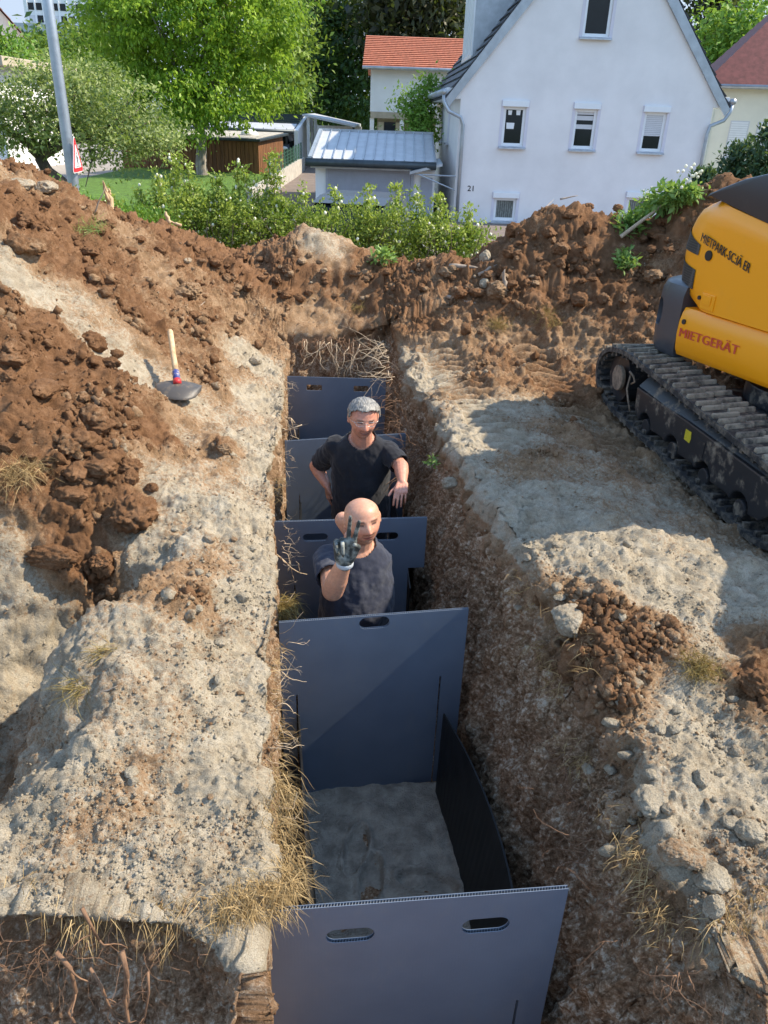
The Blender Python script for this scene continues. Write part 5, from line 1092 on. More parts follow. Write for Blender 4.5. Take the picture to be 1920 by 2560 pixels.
def main_house():
    t = thing('house', 'white rendered gable house with number 21 and a dark tiled steep roof', 'house', (1.68, 23.5, -.55), rad(1.5))
    Wd, D, ev, ap = 6.86, 9., 3.60, 7.95
    w = MB(); w.prism([(0, 0, 0), (Wd, 0, 0), (Wd, 0, ev), (Wd/2, 0, ap-.35), (0, 0, ev)], (0, D, 0)); wall = w.build('wall', MT['white_stucco'], t); cuts = MB()
    sl = (ap-ev)/(Wd/2); rf = MB(); ov = .42
    for sx in (-1, 1):
        e0 = np.array([Wd/2+sx*(Wd/2+ov), -.10, ev-ov*sl+.12]); up = np.array([-sx*(Wd/2+ov), 0, (Wd/2+ov)*sl])
        rows(rf, e0, e0+[0, D+.3, 0], up, 20, .05, 1.03)
    r = rf.build('roof', MT['tile_dark'], t)
    vb = MB()
    for sx in (-1, 1):
        e0 = np.array([Wd/2+sx*(Wd/2+ov), -.09, ev-ov*sl+.10]); a0 = np.array([Wd/2, -.09, ap+.10]); dn = np.array([0, 0, -.34])
        vb = MB(); vb.prism([e0, a0, a0+dn*1.25, e0+dn*.55+np.array([-sx*.10, 0, 0])], (0, .085, 0)); vb.build('verge_board', MT['zinc'], r)
    # eaves boxes, gutters, downpipes
    for sx, nm in ((-1, 0), (1, 1)):
        x = Wd/2+sx*(Wd/2+ov); xe = Wd/2+sx*Wd/2
        b = MB(); b.bb((min(x+sx*-.02, xe), .0, ev-.42), (max(x-sx*.02, xe), D, ev-.16)); b.build('eaves_box', MT['white_wall'], t, bevel=.01)
        g = MB(); g.tube([(x+sx*.06, -.12, ev-.26), (x+sx*.06, D+.1, ev-.26)], .075, 12); g.build('gutter', MT['zinc'], t, True)
        p = MB(); xw = xe-sx*.10 if sx < 0 else xe-.06
        p.tube([(x+sx*.05, -.06, ev-.30), (x+sx*.04, -.08, ev-.50), (x-sx*.10, -.10, ev-.72), (xe-sx*.02, -.10, ev-.86), (xw, -.09, ev-1.05), (xw, -.09, ev-1.35), (xw, -.09, .0)], .05, 12); p.build('downpipe', MT['zinc'], t, True)
    # windows (pixel positions measured on the gable plane)
    def lx(px, py): p = at(px, py, 23.55); return p[0]-1.68, p[2]+.55
    for (x0, y0, x1, y1, kd) in ((1252, 262, 1300, 364, 'pots'), (1428, 268, 1486, 371, 'blind'), (1600, 276, 1660, 378, 'shut.62')):
        a = lx(x0, y1); b = lx(x1, y0); window(t, a[0], a[1], .60, b[1]-a[1]-.05, kd, cuts=cuts)
    a = lx(1456, 90); window(t, a[0], a[1], .70, 1.25, 'plain', cuts=cuts)
    for px in (1237, 1572): a = lx(px, 494); window(t, a[0], .15, .62, a[1]-.15, 'curtain', cuts=cuts)
    co_ = cuts.build('cut', MT['white_stucco']); co_.parent = t; bpy.context.view_layer.update()
    bm_ = wall.modifiers.new('b', 'BOOLEAN'); bm_.object = co_; bm_.solver = 'EXACT'; dg = bpy.context.evaluated_depsgraph_get(); me = bpy.data.meshes.new_from_object(wall.evaluated_get(dg)); wall.modifiers.clear(); wall.data = me; bpy.data.objects.remove(co_)
    # house number
    n0 = lx(1168, 477); textmesh('house_number', '21', (n0[0], -.004, n0[1]), (1, 0, 0), (0, 0, 1), .145, .17, MT['steel_dark'], t, .004, .01)
    # slit windows of the side wall
    for y in (3.0, 5.4):
        s = MB(); s.bb((-.012, y, 2.05), (.01, y+.55, 3.15)); o = s.build('window', MT['surround'], t); q = MB(); q.bb((-.10, y-.05, 1.98), (.0, y+.6, 2.03)); q.build('sill', MT['sill'], o)
    # dormer on the left slope
    dm = MB(); x0 = .42; dm.hexa([(x0, 1.7, 4.25), (2.2, 1.7, 4.25), (2.6, 4.4, 4.25), (x0, 4.4, 4.25), (x0, 1.7, 6.1), (2.2, 1.7, 6.2), (2.6, 4.4, 6.2), (x0, 4.4, 6.1)]); d = dm.build('dormer', MT['zinc'], t)
    fr = MB()
    for y in (1.72, 2.2, 2.6, 3.1, 3.6, 4.1): fr.bb((x0-.05, y, 4.3), (x0-.003, y+.14, 6.05))
    fr.bb((x0-.052, 1.75, 4.22), (x0-.003, 4.4, 4.34)); fr.build('dormer_frame', MT['pvc'], d)
    gl = MB(); gl.bb((x0-.02, 1.86, 4.35), (x0-.004, 4.35, 6.0)); gl.build('dormer_pane', MT['shutter'], d)
    sb = MB()
    for k in range(2): sb.tube([(.15-.0, .3+k, ev+.62), (.15, 1.2+k, ev+.62)], .02, 6)
    # door canopy over the side entrance
    c = MB(); A = [at(1024, 436, 23.3), at(1036, 418, 24.6), at(1098, 402, 24.6), at(1106, 416, 23.5)]; rt = np.array([1.68, 23.5, -.55]); cz, sz = math.cos(rad(-1.5)), math.sin(rad(-1.5))
    A = [np.array([(p-rt)[0]*cz-(p-rt)[1]*sz, (p-rt)[0]*sz+(p-rt)[1]*cz, (p-rt)[2]]) for p in A]
    c.prism(A, (0, 0, .07)); cn = c.build('door_canopy', MT['zinc'], t)
    br = MB(); br.tube([A[0]+[.12, .1, 0], (0, .0, A[0][2]-.02)], .02, 6); br.tube([A[0]+[.25, .1, 0], (0, .0, A[0][2]-.38)], .018, 6); br.build('canopy_bracket', MT['zinc'], cn)
main_house()
def garage():
    t = thing('garage', 'low grey garage with ribbed up-and-over door and standing seam metal roof', 'garage', (-2.3, 24, -.5))
    w = MB(); w.bb((-2.30, 24, -.5), (1.13, 29.8, .90)); w.build('wall', MT['white_wall'], t)
    d = MB(); x0, x1, zt = -1.90, .42, .78
    n = 44
    for i in range(n):
        a = x0+(x1-x0)*i/n; b = x0+(x1-x0)*(i+.82)/n; d.bb((a, 23.93, -.5), (b, 23.955, zt))
    d.bb((x0, 23.955, -.5), (x1, 23.99, zt)); o = d.build('garage_door', MT['door_grey'], t)
    f = MB(); f.bb((x0-.10, 23.94, -.5), (x0-.01, 23.995, zt+.07)); f.bb((x1+.01, 23.94, -.5), (x1+.10, 23.995, zt+.07)); f.bb((x0-.01, 23.94, zt+.005), (x1+.01, 23.995, zt+.07)); f.build('door_frame', MT['door_grey'], t)
    dd = MB(); dd.bb((.72, 23.95, -.5), (.76, 23.99, .62)); dd.bb((.76, 23.96, -.5), (1.06, 23.98, .62)); dd.build('side_door', MT['door_grey'], t)
    r = MB(); e = np.array([-2.45, 23.55, .97]); up = np.array([0, 3.45, .66]); r.prism([e, e+[3.58, 0, 0], e+[3.58, 0, 0]+up, e+up], (0, 0, .07)); rf = r.build('roof', MT['zinc_roof'], t)
    b = MB(); b.prism([e+up, e+up+[3.58, 0, 0], e+up+np.array([3.58, 3.0, -.5]), e+up+np.array([0, 3.0, -.5])], (0, 0, .07)); b.build('back_slope', MT['zinc_roof'], rf)
    s = MB()
    for i in range(13):
        x = -2.35+i*.285; p = np.array([x, 23.56, 1.045]); s.prism([p, p+[.025, 0, 0], p+[.025, 0, .045], p+[0, 0, .045]], up*.985)
    s.bb((-2.46, 26.95, 1.69), (1.14, 27.10, 1.76)); q = np.array([-2.46, 23.55, 1.04]); s.prism([q, q+[.10, 0, 0], q+[.10, 0, .06], q+[0, 0, .06]], up); s.build('roof_seams', MT['zinc'], rf)
    g = MB(); g.tube([(-2.52, 23.50, .955), (1.12, 23.50, .955)], .105, 14); g.build('gutter', MT['zinc_dark'], t, True)
    fb = MB(); fb.bb((-2.4, 23.62, .80), (1.10, 23.93, .86)); fb.build('fascia', MT['zinc'], t)
garage()
def simple_roof_house(name, label, loc, rz, Wd, D, ev, ap, wallm, tilem, n, ov=.35, hip=0.):
    t = thing(name, label, 'house', loc, rz); ORG[t.name] = np.zeros(3)
    w = MB(); w.prism([(0, 0, 0), (0, D, 0), (0, D, ev), (0, D/2, ap-.15 if not hip else ev+.05), (0, 0, ev)], (Wd, 0, 0)); w.build('wall', wallm, t)
    r = MB(); sl = (ap-ev)/(D/2)
    for sy in (-1, 1):
        e = np.array([-ov, D/2+sy*(D/2+ov), ev-ov*sl+.1]); rows(r, e, e+[Wd+2*ov, 0, 0], np.array([0, -sy*(D/2+ov), (D/2+ov)*sl]), n, .05, 1.03)
    if hip:
        r = MB(); H = (ap-ev)+ov*sl
        def ringp(q, dz): x0 = -ov+hip*q; y0, y1 = -ov+(D/2+ov)*q, D+ov-(D/2+ov)*q; z = ev-ov*sl+.1+H*q+dz; return [(x0, y0, z), (Wd+ov, y0, z), (Wd+ov, y1, z), (x0, y1, z)]
        for i in range(n): r.hexa(ringp(i/n, .0)+ringp((i+1.02)/n if i < n-1 else 1, .035))
    r.build('roof', tilem, t)
    g = MB(); g.tube([(-ov, -ov-.06, ev-ov*sl+.09), (Wd+ov, -ov-.06, ev-ov*sl+.09)], .07, 10); g.build('gutter', MT['zinc'], t, True); return t
# orange roofed house
t = simple_roof_house('orange_roofed_house', 'white house with bright orange tiled roof and an open ground floor recess', (-1.22, 38, .1), 0, 8.5, 6.6, 3.95, 5.25, MT['white_wall'], MT['tile_orange'], 17)
for o in [c for c in t.children if c.name.startswith('wall')]: bpy.data.objects.remove(o)
w = MB(); w.prism([(0, 0, 2.25), (0, 6.6, 2.25), (0, 6.6, 3.95), (0, 3.3, 5.1), (0, 0, 3.95)], (8.5, 0, 0)); w.build('upper_wall', MT['white_wall'], t)
w = MB(); w.bb((.02, -.03, 2.0), (8.5, 6.5, 2.25)); w.build('floor_edge', MT['beige'], t)
w = MB(); w.bb((.3, 1.0, 0), (8.5, 6.4, 2.0)); w.build('recess_wall', MT['beige'], t)
for x in (.0, 1.32):
    w = MB(); w.bb((x, .02, 0), (x+.18, .3, 2.0)); w.build('pillar', MT['white_wall'], t)
w = MB(); w.bb((.62, .97, 1.2), (1.12, .99, 1.85)); o = w.build('window', MT['glass_dark'], t)
for x in (.36, 1.14):
    w = MB(); w.bb((x, .95, 1.2), (x+.24, .985, 1.85)); w.build('window_shutter', MT['cream'], o)
# cream neighbour
t = simple_roof_house('cream_house', 'cream rendered house with dark brown-red roof at the right edge', (10.55, 30, -.5), rad(-13), 9, 8, 4.15, 8.6, MT['cream'], MT['tile_brown'], 22, .3, 4.6)
for x, z, w_, h, k in ((.90, 1.75, .62, 1.15, 'shut.98'), (1.78, 2.1, .36, .78, 'shut.98')):
    s = MB(); s.bb((x, -.012, z), (x+w_, .05, z+h)); o = s.build('window', MT['shutter'], t); q = MB(); q.bb((x-.06, -.10, z-.05), (x+w_+.06, .0, z-.005)); q.build('sill', MT['sill'], o)
    sl = MB()
    for i in range(int(h/.07)): sl.bb((x+.04, -.026, z+i*.07+.012), (x+w_-.04, -.013, z+i*.07+.066))
    sl.build('roller_shutter', MT['pvc'], o)
p = MB(); p.tube([(.25, -.06, 3.9), (.25, -.06, .1)], .04, 8); p.build('downpipe', MT['cream'], t)
# far houses with faded red roofs and the office block
t = simple_roof_house('red_roofed_house', 'far house with long faded red roof at the left edge, below the office block', (-46, 88, 2.2), rad(-62), 14, 8, 4.2, 9.0, MT['cream'], MT['tile_red'], 8)
for k in range(5):
    w = MB(); w.bb((1+k*2.6, -.05, 1.9), (2.1+k*2.6, .05, 3.4)); w.build('window', MT['glass_dark'], t)
t = simple_roof_house('red_roofed_house', 'second faded red roof, lower and nearer, at the far left between trees', (-40, 74, .6), rad(-58), 9, 7, 3.8, 7.2, MT['cream'], MT['tile_red'], 8)
for k in range(3):
    w = MB(); w.bb((1+k*2.6, -.05, 1.6), (2.1+k*2.6, .05, 3.0)); w.build('window', MT['glass_dark'], t)
def office():
    t = thing('office_block', 'pale flat-roofed office block with rows of windows on the hill, top left', 'building', (-62.3, 150, 7), rad(2))
    w = MB(); w.bb((0, 0, 0), (17, 14, 11.0)); w.build('wall', MT['white_wall'], t)
    w = MB(); w.bb((2.5, 1.5, 11.0), (16.5, 12, 14)); w.build('top_storey', MT['white_wall'], t)
    w = MB(); w.bb((-1.5, -2.0, 0), (20, -.05, 7.2)); w.build('podium', MT['zinc'], t)
    for r_ in range(2):
        for k in range(9):
            w = MB(); w.bb((.75+k*1.3, -.08, 7.5+r_*1.75), (1.75+k*1.3, .02, 8.5+r_*1.75)); o = w.build('window', MT['glass_dark'] if (k+r_) % 3 else MT['shutter'], t)
    for k in range(10):
        w = MB(); w.bb((.45+k*1.3, -.2, 7.3), (.68+k*1.3, .0, 10.6)); w.build('mullion', MT['pvc'], t)
    for k in range(6):
        w = MB(); w.bb((4+k*2, 1.42, 11.9), (5.4+k*2, 1.52, 13.2)); w.build('window', MT['glass_dark'], t)
office()
t = thing('white_house', 'white house with a flat brown eaves board behind the fruit tree, at the left edge', 'house', (-22, 33, -.3))
w = MB(); w.bb((-22, 33, -.3), (-15.2, 40, 3.4)); w.build('wall', MT['white_wall'], t)
w = MB(); w.bb((-22.5, 32.5, 3.4), (-14.6, 40.5, 3.72)); w.build('roof', MT['beige'], t, bevel=.03)
for k in range(4):
    for z in (.6, 2.1):
        w = MB(); w.bb((-20.6+k*1.45, 32.95, z), (-19.7+k*1.45, 33.05, z+1.0)); w.build('window', MT['glass_dark'], t)
# shed
def shed():
    A, B_ = np.array([-11.0, 33.9, 0.02]), np.array([-5.28, 32.3, 0.04]); e = nrm(B_-A); n = np.array([-e[1], e[0], 0]); L = np.linalg.norm(B_-A)
    t = thing('shed', 'brown timber board shed with flat grey roof at the edge of the lawn', 'shed', tuple(A))
    w = MB(); w.hexa([A+[0, 0, -.1], B_+[0, 0, -.1], B_+n*2.4+[0, 0, -.1], A+n*2.4+[0, 0, -.1], A+[0, 0, 1.12], B_+[0, 0, 1.12], B_+n*2.4+[0, 0, 1.30], A+n*2.4+[0, 0, 1.30]]); w.build('wall', MT['boards'], t)
    b = MB(); k = 34
    for i in range(k): p = A+e*(L*i/k)-n*.022; q = A+e*(L*(i+.86)/k)-n*.022; b.prism([p, q, q+[0, 0, 1.10], p+[0, 0, 1.10]], n*.02)
    for i in range(15): p = B_+n*(2.4*i/15)+e*.002; q = B_+n*(2.4*(i+.86)/15)+e*.002; b.prism([p, q, q+[0, 0, 1.10], p+[0, 0, 1.10]], e*.02)
    b.build('boards', MT['boards'], t)
    r = MB(); o = .18; r.hexa([A-e*o-n*o+[0, 0, 1.13], B_+e*o-n*o+[0, 0, 1.13], B_+e*o+n*2.6+[0, 0, 1.32], A-e*o+n*2.6+[0, 0, 1.32], A-e*o-n*o+[0, 0, 1.21], B_+e*o-n*o+[0, 0, 1.21], B_+e*o+n*2.6+[0, 0, 1.40], A-e*o+n*2.6+[0, 0, 1.40]]); rf = r.build('roof', MT['zinc_dark'], t, bevel=.01)
    r = MB(); z = [0, 0, .006]; r.hexa([A-n*.1+[0, 0, 1.215], B_-n*.1+[0, 0, 1.215], B_+n*2.5+[0, 0, 1.40], A+n*2.5+[0, 0, 1.40], A-n*.1+[0, 0, 1.235], B_-n*.1+[0, 0, 1.235], B_+n*2.5+[0, 0, 1.42], A+n*2.5+[0, 0, 1.42]]); r.build('roof_felt', MT['concrete'], rf)
    c = MB(); c.ball(B_-e*.9+n*1.2+[0, 0, 1.34], (.35, .35, .18), 16, 8); c.build('dome_skylight', MT['pvc'], rf, True)
shed()
def carports():
    t = thing('carport', 'open carport with dark stepped roof edge and metal lean-to, left of the other', 'carport', (-7.6, 38.2, .1), 0, 'carports at the end of the driveway')
    r = MB()
    for i in range(5): r.bb((-9.2, 40+i*.5, 1.72+i*.085), (-4.62, 40.45+i*.5, 1.80+i*.085))
    r.build('upper_roof', MT['zinc_dark'], t)
    r = MB(); r.hexa([(-9.2, 38.2, 1.46), (-4.66, 38.2, 1.46), (-4.66, 40.1, 1.70), (-9.2, 40.1, 1.70), (-9.2, 38.2, 1.52), (-4.66, 38.2, 1.52), (-4.66, 40.1, 1.76), (-9.2, 40.1, 1.76)]); rf = r.build('lower_roof', MT['zinc_roof'], t)
    s = MB()
    for i in range(9): s.bb((-9.1+i*.52, 38.2, 1.50), (-9.07+i*.52, 38.25, 1.57))
    s.build('roof_seams', MT['zinc'], rf)
    g = MB(); g.tube([(-9.2, 38.12, 1.44), (-4.6, 38.12, 1.44)], .09, 10); g.build('gutter', MT['zinc_dark'], t, True)
    w = MB(); w.bb((-9.2, 42.4, 0), (-4.62, 42.6, 1.72)); w.build('back_wall', MT['white_wall'], t)
    w = MB(); w.hexa([(-4.62, 38.4, 0), (-4.45, 38.4, 0), (-4.45, 42.6, 0), (-4.62, 42.6, 0), (-4.62, 38.4, 1.5), (-4.45, 38.4, 1.5), (-4.45, 42.6, 2.05), (-4.62, 42.6, 2.05)]); w.build('side_wall', MT['white_wall'], t)
    for x in (-8.2, -6.9, -5.0):
        p = MB(); p.bb((x, 38.3, .05), (x+.08, 38.38, 1.46)); p.build('post', MT['steel_dark'], t)
    t = thing('carport', 'white carport with tilted pale roof and white columns, right of the stepped one', 'carport', (-4.2, 40, .1), 0, 'carports at the end of the driveway')
    r = MB(); r.hexa([(-4.42, 40, 2.08), (-1.95, 40, 1.68), (-1.95, 46, 1.68), (-4.42, 46, 2.08), (-4.42, 40, 2.16), (-1.95, 40, 1.76), (-1.95, 46, 1.80), (-4.42, 46, 2.22)]); r.build('roof', MT['zinc_roof'], t)
    w = MB(); w.bb((-4.3, 45.6, 0), (-1.9, 45.8, 1.66)); w.build('back_wall', MT['white_wall'], t)
    for x, y in ((-4.25, 40.3), (-4.25, 42), (-4.25, 43.8)):
        p = MB(); p.bb((x, y, .05), (x+.14, y+.14, 2.04)); p.build('post', MT['white_wall'], t)
    p = MB(); p.bb((-2.1, 40.2, .05), (-2.0, 40.3, 1.68)); p.build('post', MT['zinc_dark'], t)
carports()
rw = MB(); rw.prism([(-4.30, 24.0, -.6), (-4.30, 38.2, -.6), (-4.30, 38.2, .42), (-4.30, 24.0, .14)], (.16, 0, 0)); tag(rw.build('retaining_wall', MT['concrete'], org=(-4.2, 31, -.5)), 'low concrete retaining wall along the left side of the driveway', 'wall')
t = thing('wire_fence', 'green wire mesh fence standing on the concrete retaining wall', 'fence', (-4.25, 32, .2))
for i in range(11):
    y = 28.2+i*.95; z = .14+(y-24)*.02; p = MB(); p.tube([(-4.24, y, z-.03), (-4.24, y, z+.62)], .03, 6); p.build('post', MT['green_metal'], t)
wm = MB()
for k in range(5): wm.tube([(-4.24, 28.2, .26+k*.12), (-4.24, 37.7, .45+k*.12)], .006, 4)
for i in range(60): y = 28.2+i*.16; z = .14+(y-24)*.02; wm.tube([(-4.24, y, z), (-4.24, y, z+.58)], .004, 4)
wm.build('wire_mesh', MT['green_metal'], t)
# cars
def car(label, loc, rz, mat):
    t = thing('parked_car', label, 'car', loc, rz, 'parked cars')
    b = MB(); prof = [(-2.0, .35), (-2.05, .62), (-1.9, .85), (-1.2, .92), (1.05, .95), (1.75, .88), (2.0, .68), (2.0, .35)]
    b.rings([np.array([(x, s*(.80 if z < .8 else .76), z) for x, z in prof]) for s in (-1, 1)]); b.build('body', mat, t, bevel=.05)
    c = MB(); pr = [(-1.7, .93), (-1.35, 1.36), (-.9, 1.44), (.2, 1.44), (.6, 1.36), (1.15, .95)]
    c.rings([np.array([(x, s*(.74 if z < 1 else .58), z) for x, z in pr]) for s in (-1, 1)]); c.build('cabin_glass', MT['glass_dark'], t, bevel=.04)
    r = MB(); r.rings([np.array([(-1.4, s*.585, 1.38), (-.9, s*.59, 1.455), (.2, s*.59, 1.455), (.62, s*.585, 1.38), (.2, s*.585, 1.42), (-.9, s*.585, 1.42)]) for s in (-1, 1)]); r.build('roof', mat, t)
    for x in (-1.3, 1.3):
        for y in (-.74, .74):
            w = MB(); w.disc((x, y, .32), (0, 1, 0), .32, .2, 20); o = w.build('wheel', MT['rubber'], t, bevel=.02); h = MB(); h.disc((x, y*1.13, .32), (0, 1, 0), .19, .05, 14); h.build('rim', MT['zinc'], o)
    for y in (-.55, .55):
        w = MB(); w.ball((-2.0, y, .68), (.06, .16, .08), 10, 6); w.build('headlight', MT['pvc'], t, True)
car('dark car behind the hedge in front of the grey garage door', (at(915, 507, 14.2)[0], 14.4, -.5), rad(80), MT['black_paint'])
car('black car parked inside the stepped carport, only its rear showing', (-5.6, 40.2, .08), rad(90), MT['black_paint'])
# street lamp post and sign
t = thing('lamp_post', 'tall galvanised steel lamp post with the warning sign fixed to it', 'lamp post', (-4.85, 12.5, -.4))
p = MB(); p.tube([(-4.85, 12.5, -.4), (-4.85, 12.5, .6), (-4.85, 12.5, 3.0), (-4.85, 12.5, 6.2)], [.086, .084, .074, .058], 18); p.build('pole', MT['steel_galv'], t, True)
p = MB(); p.tube([(-4.85, 12.5, -.4), (-4.85, 12.5, -.05), (-4.85, 12.5, .0)], [.105, .105, .088], 18); p.build('sleeve', MT['steel_galv'], t)
p = MB(); p.tube([(-4.85, 12.5, 6.2), (-4.80, 12.4, 6.5), (-4.6, 12.0, 6.6)], [.05, .045, .04], 10); p.build('lamp_arm', MT['steel_galv'], t)
p = MB(); p.ball((-4.45, 11.7, 6.6), (.14, .38, .08), 14, 8); p.build('lamp_head', MT['zinc'], t, True)
def sign():
    c = np.array([-4.72, 12.42, 1.42]); yaw = rad(96); ex = np.array([math.cos(yaw), math.sin(yaw), 0]); ez = np.array([0, 0, 1.]); n = np.cross(ex, ez)  # facing the street
    t = thing('warning_sign', 'triangular red-bordered pedestrian crossing warning sign on the lamp post', 'sign', tuple(c))
    def tri(r, k): return [c+ex*(r*math.cos(a))+ez*(r*math.sin(a))+n*k for a in (rad(90), rad(210), rad(330))]
    def rt(r, q, k):
        P = []
        for a in (90, 210, 330):
            v = np.array([math.cos(rad(a)), math.sin(rad(a))])
            for da in (-50, -25, 0, 25, 50): u = v*(r-2*q)+q*np.array([math.cos(rad(a+da)), math.sin(rad(a+da))]); P.append(c+ex*u[0]+ez*u[1]+n*k)
        return P
    MT['sign_red'] = pmat('sign_red', (.62, .02, .025), .4); MT['sign_white'] = pmat('sign_white', (.78, .78, .78), .4); MT['sign_black'] = pmat('sign_black', (.01, .01, .01), .5)
    m = MB(); m.prism(rt(.345, .035, 0), n*.004); m.build('plate', MT['sign_white'], t)
    m = MB(); m.prism(rt(.325, .032, .0045), n*.0015); m.build('red_border', MT['sign_red'], t)
    m = MB(); m.prism(rt(.215, .012, .0065), n*.0015); m.build('white_field', MT['sign_white'], t)
    def P2(pts, k=.0085): return [c+ex*x+ez*z+n*k for x, z in pts]
    m = MB()
    for poly in ([(-.018, .06), (.02, .06), (.028, -.015), (-.02, -.015)], [(-.02, -.012), (.004, -.012), (-.030, -.075), (-.05, -.07)], [(.0, -.012), (.028, -.012), (.052, -.075), (.032, -.08)], [(-.02, .05), (-.012, .06), (-.05, .005), (-.06, .01)], [(.012, .06), (.022, .05), (.055, .01), (.045, .003)]): m.prism(P2(poly), n*.001)
    m.prism([c+ex*(.018*math.cos(a))+ez*(.085+.02*math.sin(a))+n*.0085 for a in np.linspace(0, 2*math.pi, 12, endpoint=False)], n*.001)
    m.build('walking_figure', MT['sign_black'], t)
    m = MB()
    for k in range(5): x = -.10+k*.045; m.prism(P2([(x, -.098), (x+.024, -.098), (x+.034, -.080), (x+.012, -.080)]), n*.001)
    m.build('crossing_stripes', MT['sign_black'], t)
    m = MB(); m.tube([c-n*.004, c-n*.05+np.array([-.05, .08, 0])], .012, 8); m.build('bracket', MT['steel_galv'], t)
sign()
def bicycle(label, loc, rz):
    t = thing('bicycle', label, 'bicycle', loc, rz, 'bicycles parked on the street')
    for x in (-.52, .52):
        w = MB(); w.tube([(x+.33*math.cos(a), 0, .34+.33*math.sin(a)) for a in np.linspace(0, 2*math.pi, 25)], .022, 6); o = w.build('wheel', MT['rubber'], t, True)
        s = MB()
        for a in np.linspace(0, math.pi, 7)[:-1]: s.tube([(x+.32*math.cos(a), 0, .34+.32*math.sin(a)), (x-.32*math.cos(a), 0, .34-.32*math.sin(a))], .004, 4)
        s.build('spokes', MT['steel_galv'], o)
    f = MB()
    for a, b in (((-.52, 0, .34), (-.1, 0, .32)), ((-.52, 0, .34), (-.2, 0, .8)), ((-.1, 0, .32), (-.22, 0, .92)), ((-.1, 0, .32), (.36, 0, .80)), ((-.2, 0, .82), (.36, 0, .86)), ((.52, 0, .34), (.34, 0, .98))): f.tube([a, b], .018, 6)
    f.build('frame', MT['steel_dark'], t)
    h = MB(); h.tube([(.28, -.28, 1.0), (.36, -.1, 1.02), (.36, .1, 1.02), (.28, .28, 1.0)], .014, 6); h.build('handlebar', MT['steel_dark'], t); s = MB(); s.ball((-.23, 0, .95), (.14, .07, .035), 10, 6); s.build('saddle', MT['letter_black'], t)
b = atz(85, 405, -.28); bicycle('bicycle leaning just left of the bent fruit tree trunk', (b[0], b[1], -.30), rad(5)); b = atz(30, 400, -.28); bicycle('bicycle at the left edge, farther from the bent trunk', (b[0], b[1], -.30), rad(14))
# ------------------------------------------------------------------ clods, stones, grass, roots, tools
_gk = np.where((GP[:, 1] > .5) & (GP[:, 1] < 11))[0]
def surf_at(px, py):   # first real terrain vertex near the pixel's ray
    p = on_ground(px, py); m = _gk[(np.abs(GP[_gk, 0]-p[0]) < .25) & (np.abs(GP[_gk, 1]-p[1]) < .25) & (GDEP[_gk] < .3)]
    if len(m) == 0: return p
    d = ray(px, py); d = d/np.linalg.norm(d); v = GP[m]-CPOS; t = v@d; off = np.linalg.norm(v-t[:, None]*d, axis=1)
    return GP[m[np.argmin(off+.05*t)]]
def clod(name, cat, label, px, py, r, brown, seed, flat=.75, sub=ICO4, group=None, lift=.45):
    p = surf_at(px, py)+np.array([0, 0, r*flat*lift]); V, F = sub; rr = np.random.default_rng(seed)
    sc = np.array([1+.25*rr.normal(), 1+.2*rr.normal(), flat]); sc = np.clip(sc, .6, 1.5)
    for _ in range(7):   # chip flat facets
        n = nrm(rr.normal(size=3)); c = rr.uniform(.62, .88); q = V@n; V = V-np.outer(np.maximum(q-c, 0), n)*.9
    f1, r1 = worley(V*3.2+seed, 4); amp = .20 if brown > .5 else .07
    V = V*(1+amp*(np.sqrt(np.clip(1-(f1/.7)**2, 0, 1))-.45)+.11*fbm(V*2.2+seed, 4, 5))[:, None]+0
    f2, r2 = worley(V*6.5+seed, 9); V = V*(1+(.16 if brown > .4 else .07)*fbm(V*4+seed, 5, 6, .68)+(.09 if brown > .4 else .03)*(r2-.5))[:, None]
    V = V@rotmats(1, rr)[0].T*sc*r+p
    o = mkobj(name, V, F, MT['soil'], None, False, org=p, attrs={'brown': ('POINT', np.full(len(V), brown)+.15*fbm(V*14, 2, 3)), 'damp': ('POINT', np.zeros(len(V)))})
    tag(o, label, cat, group); return o
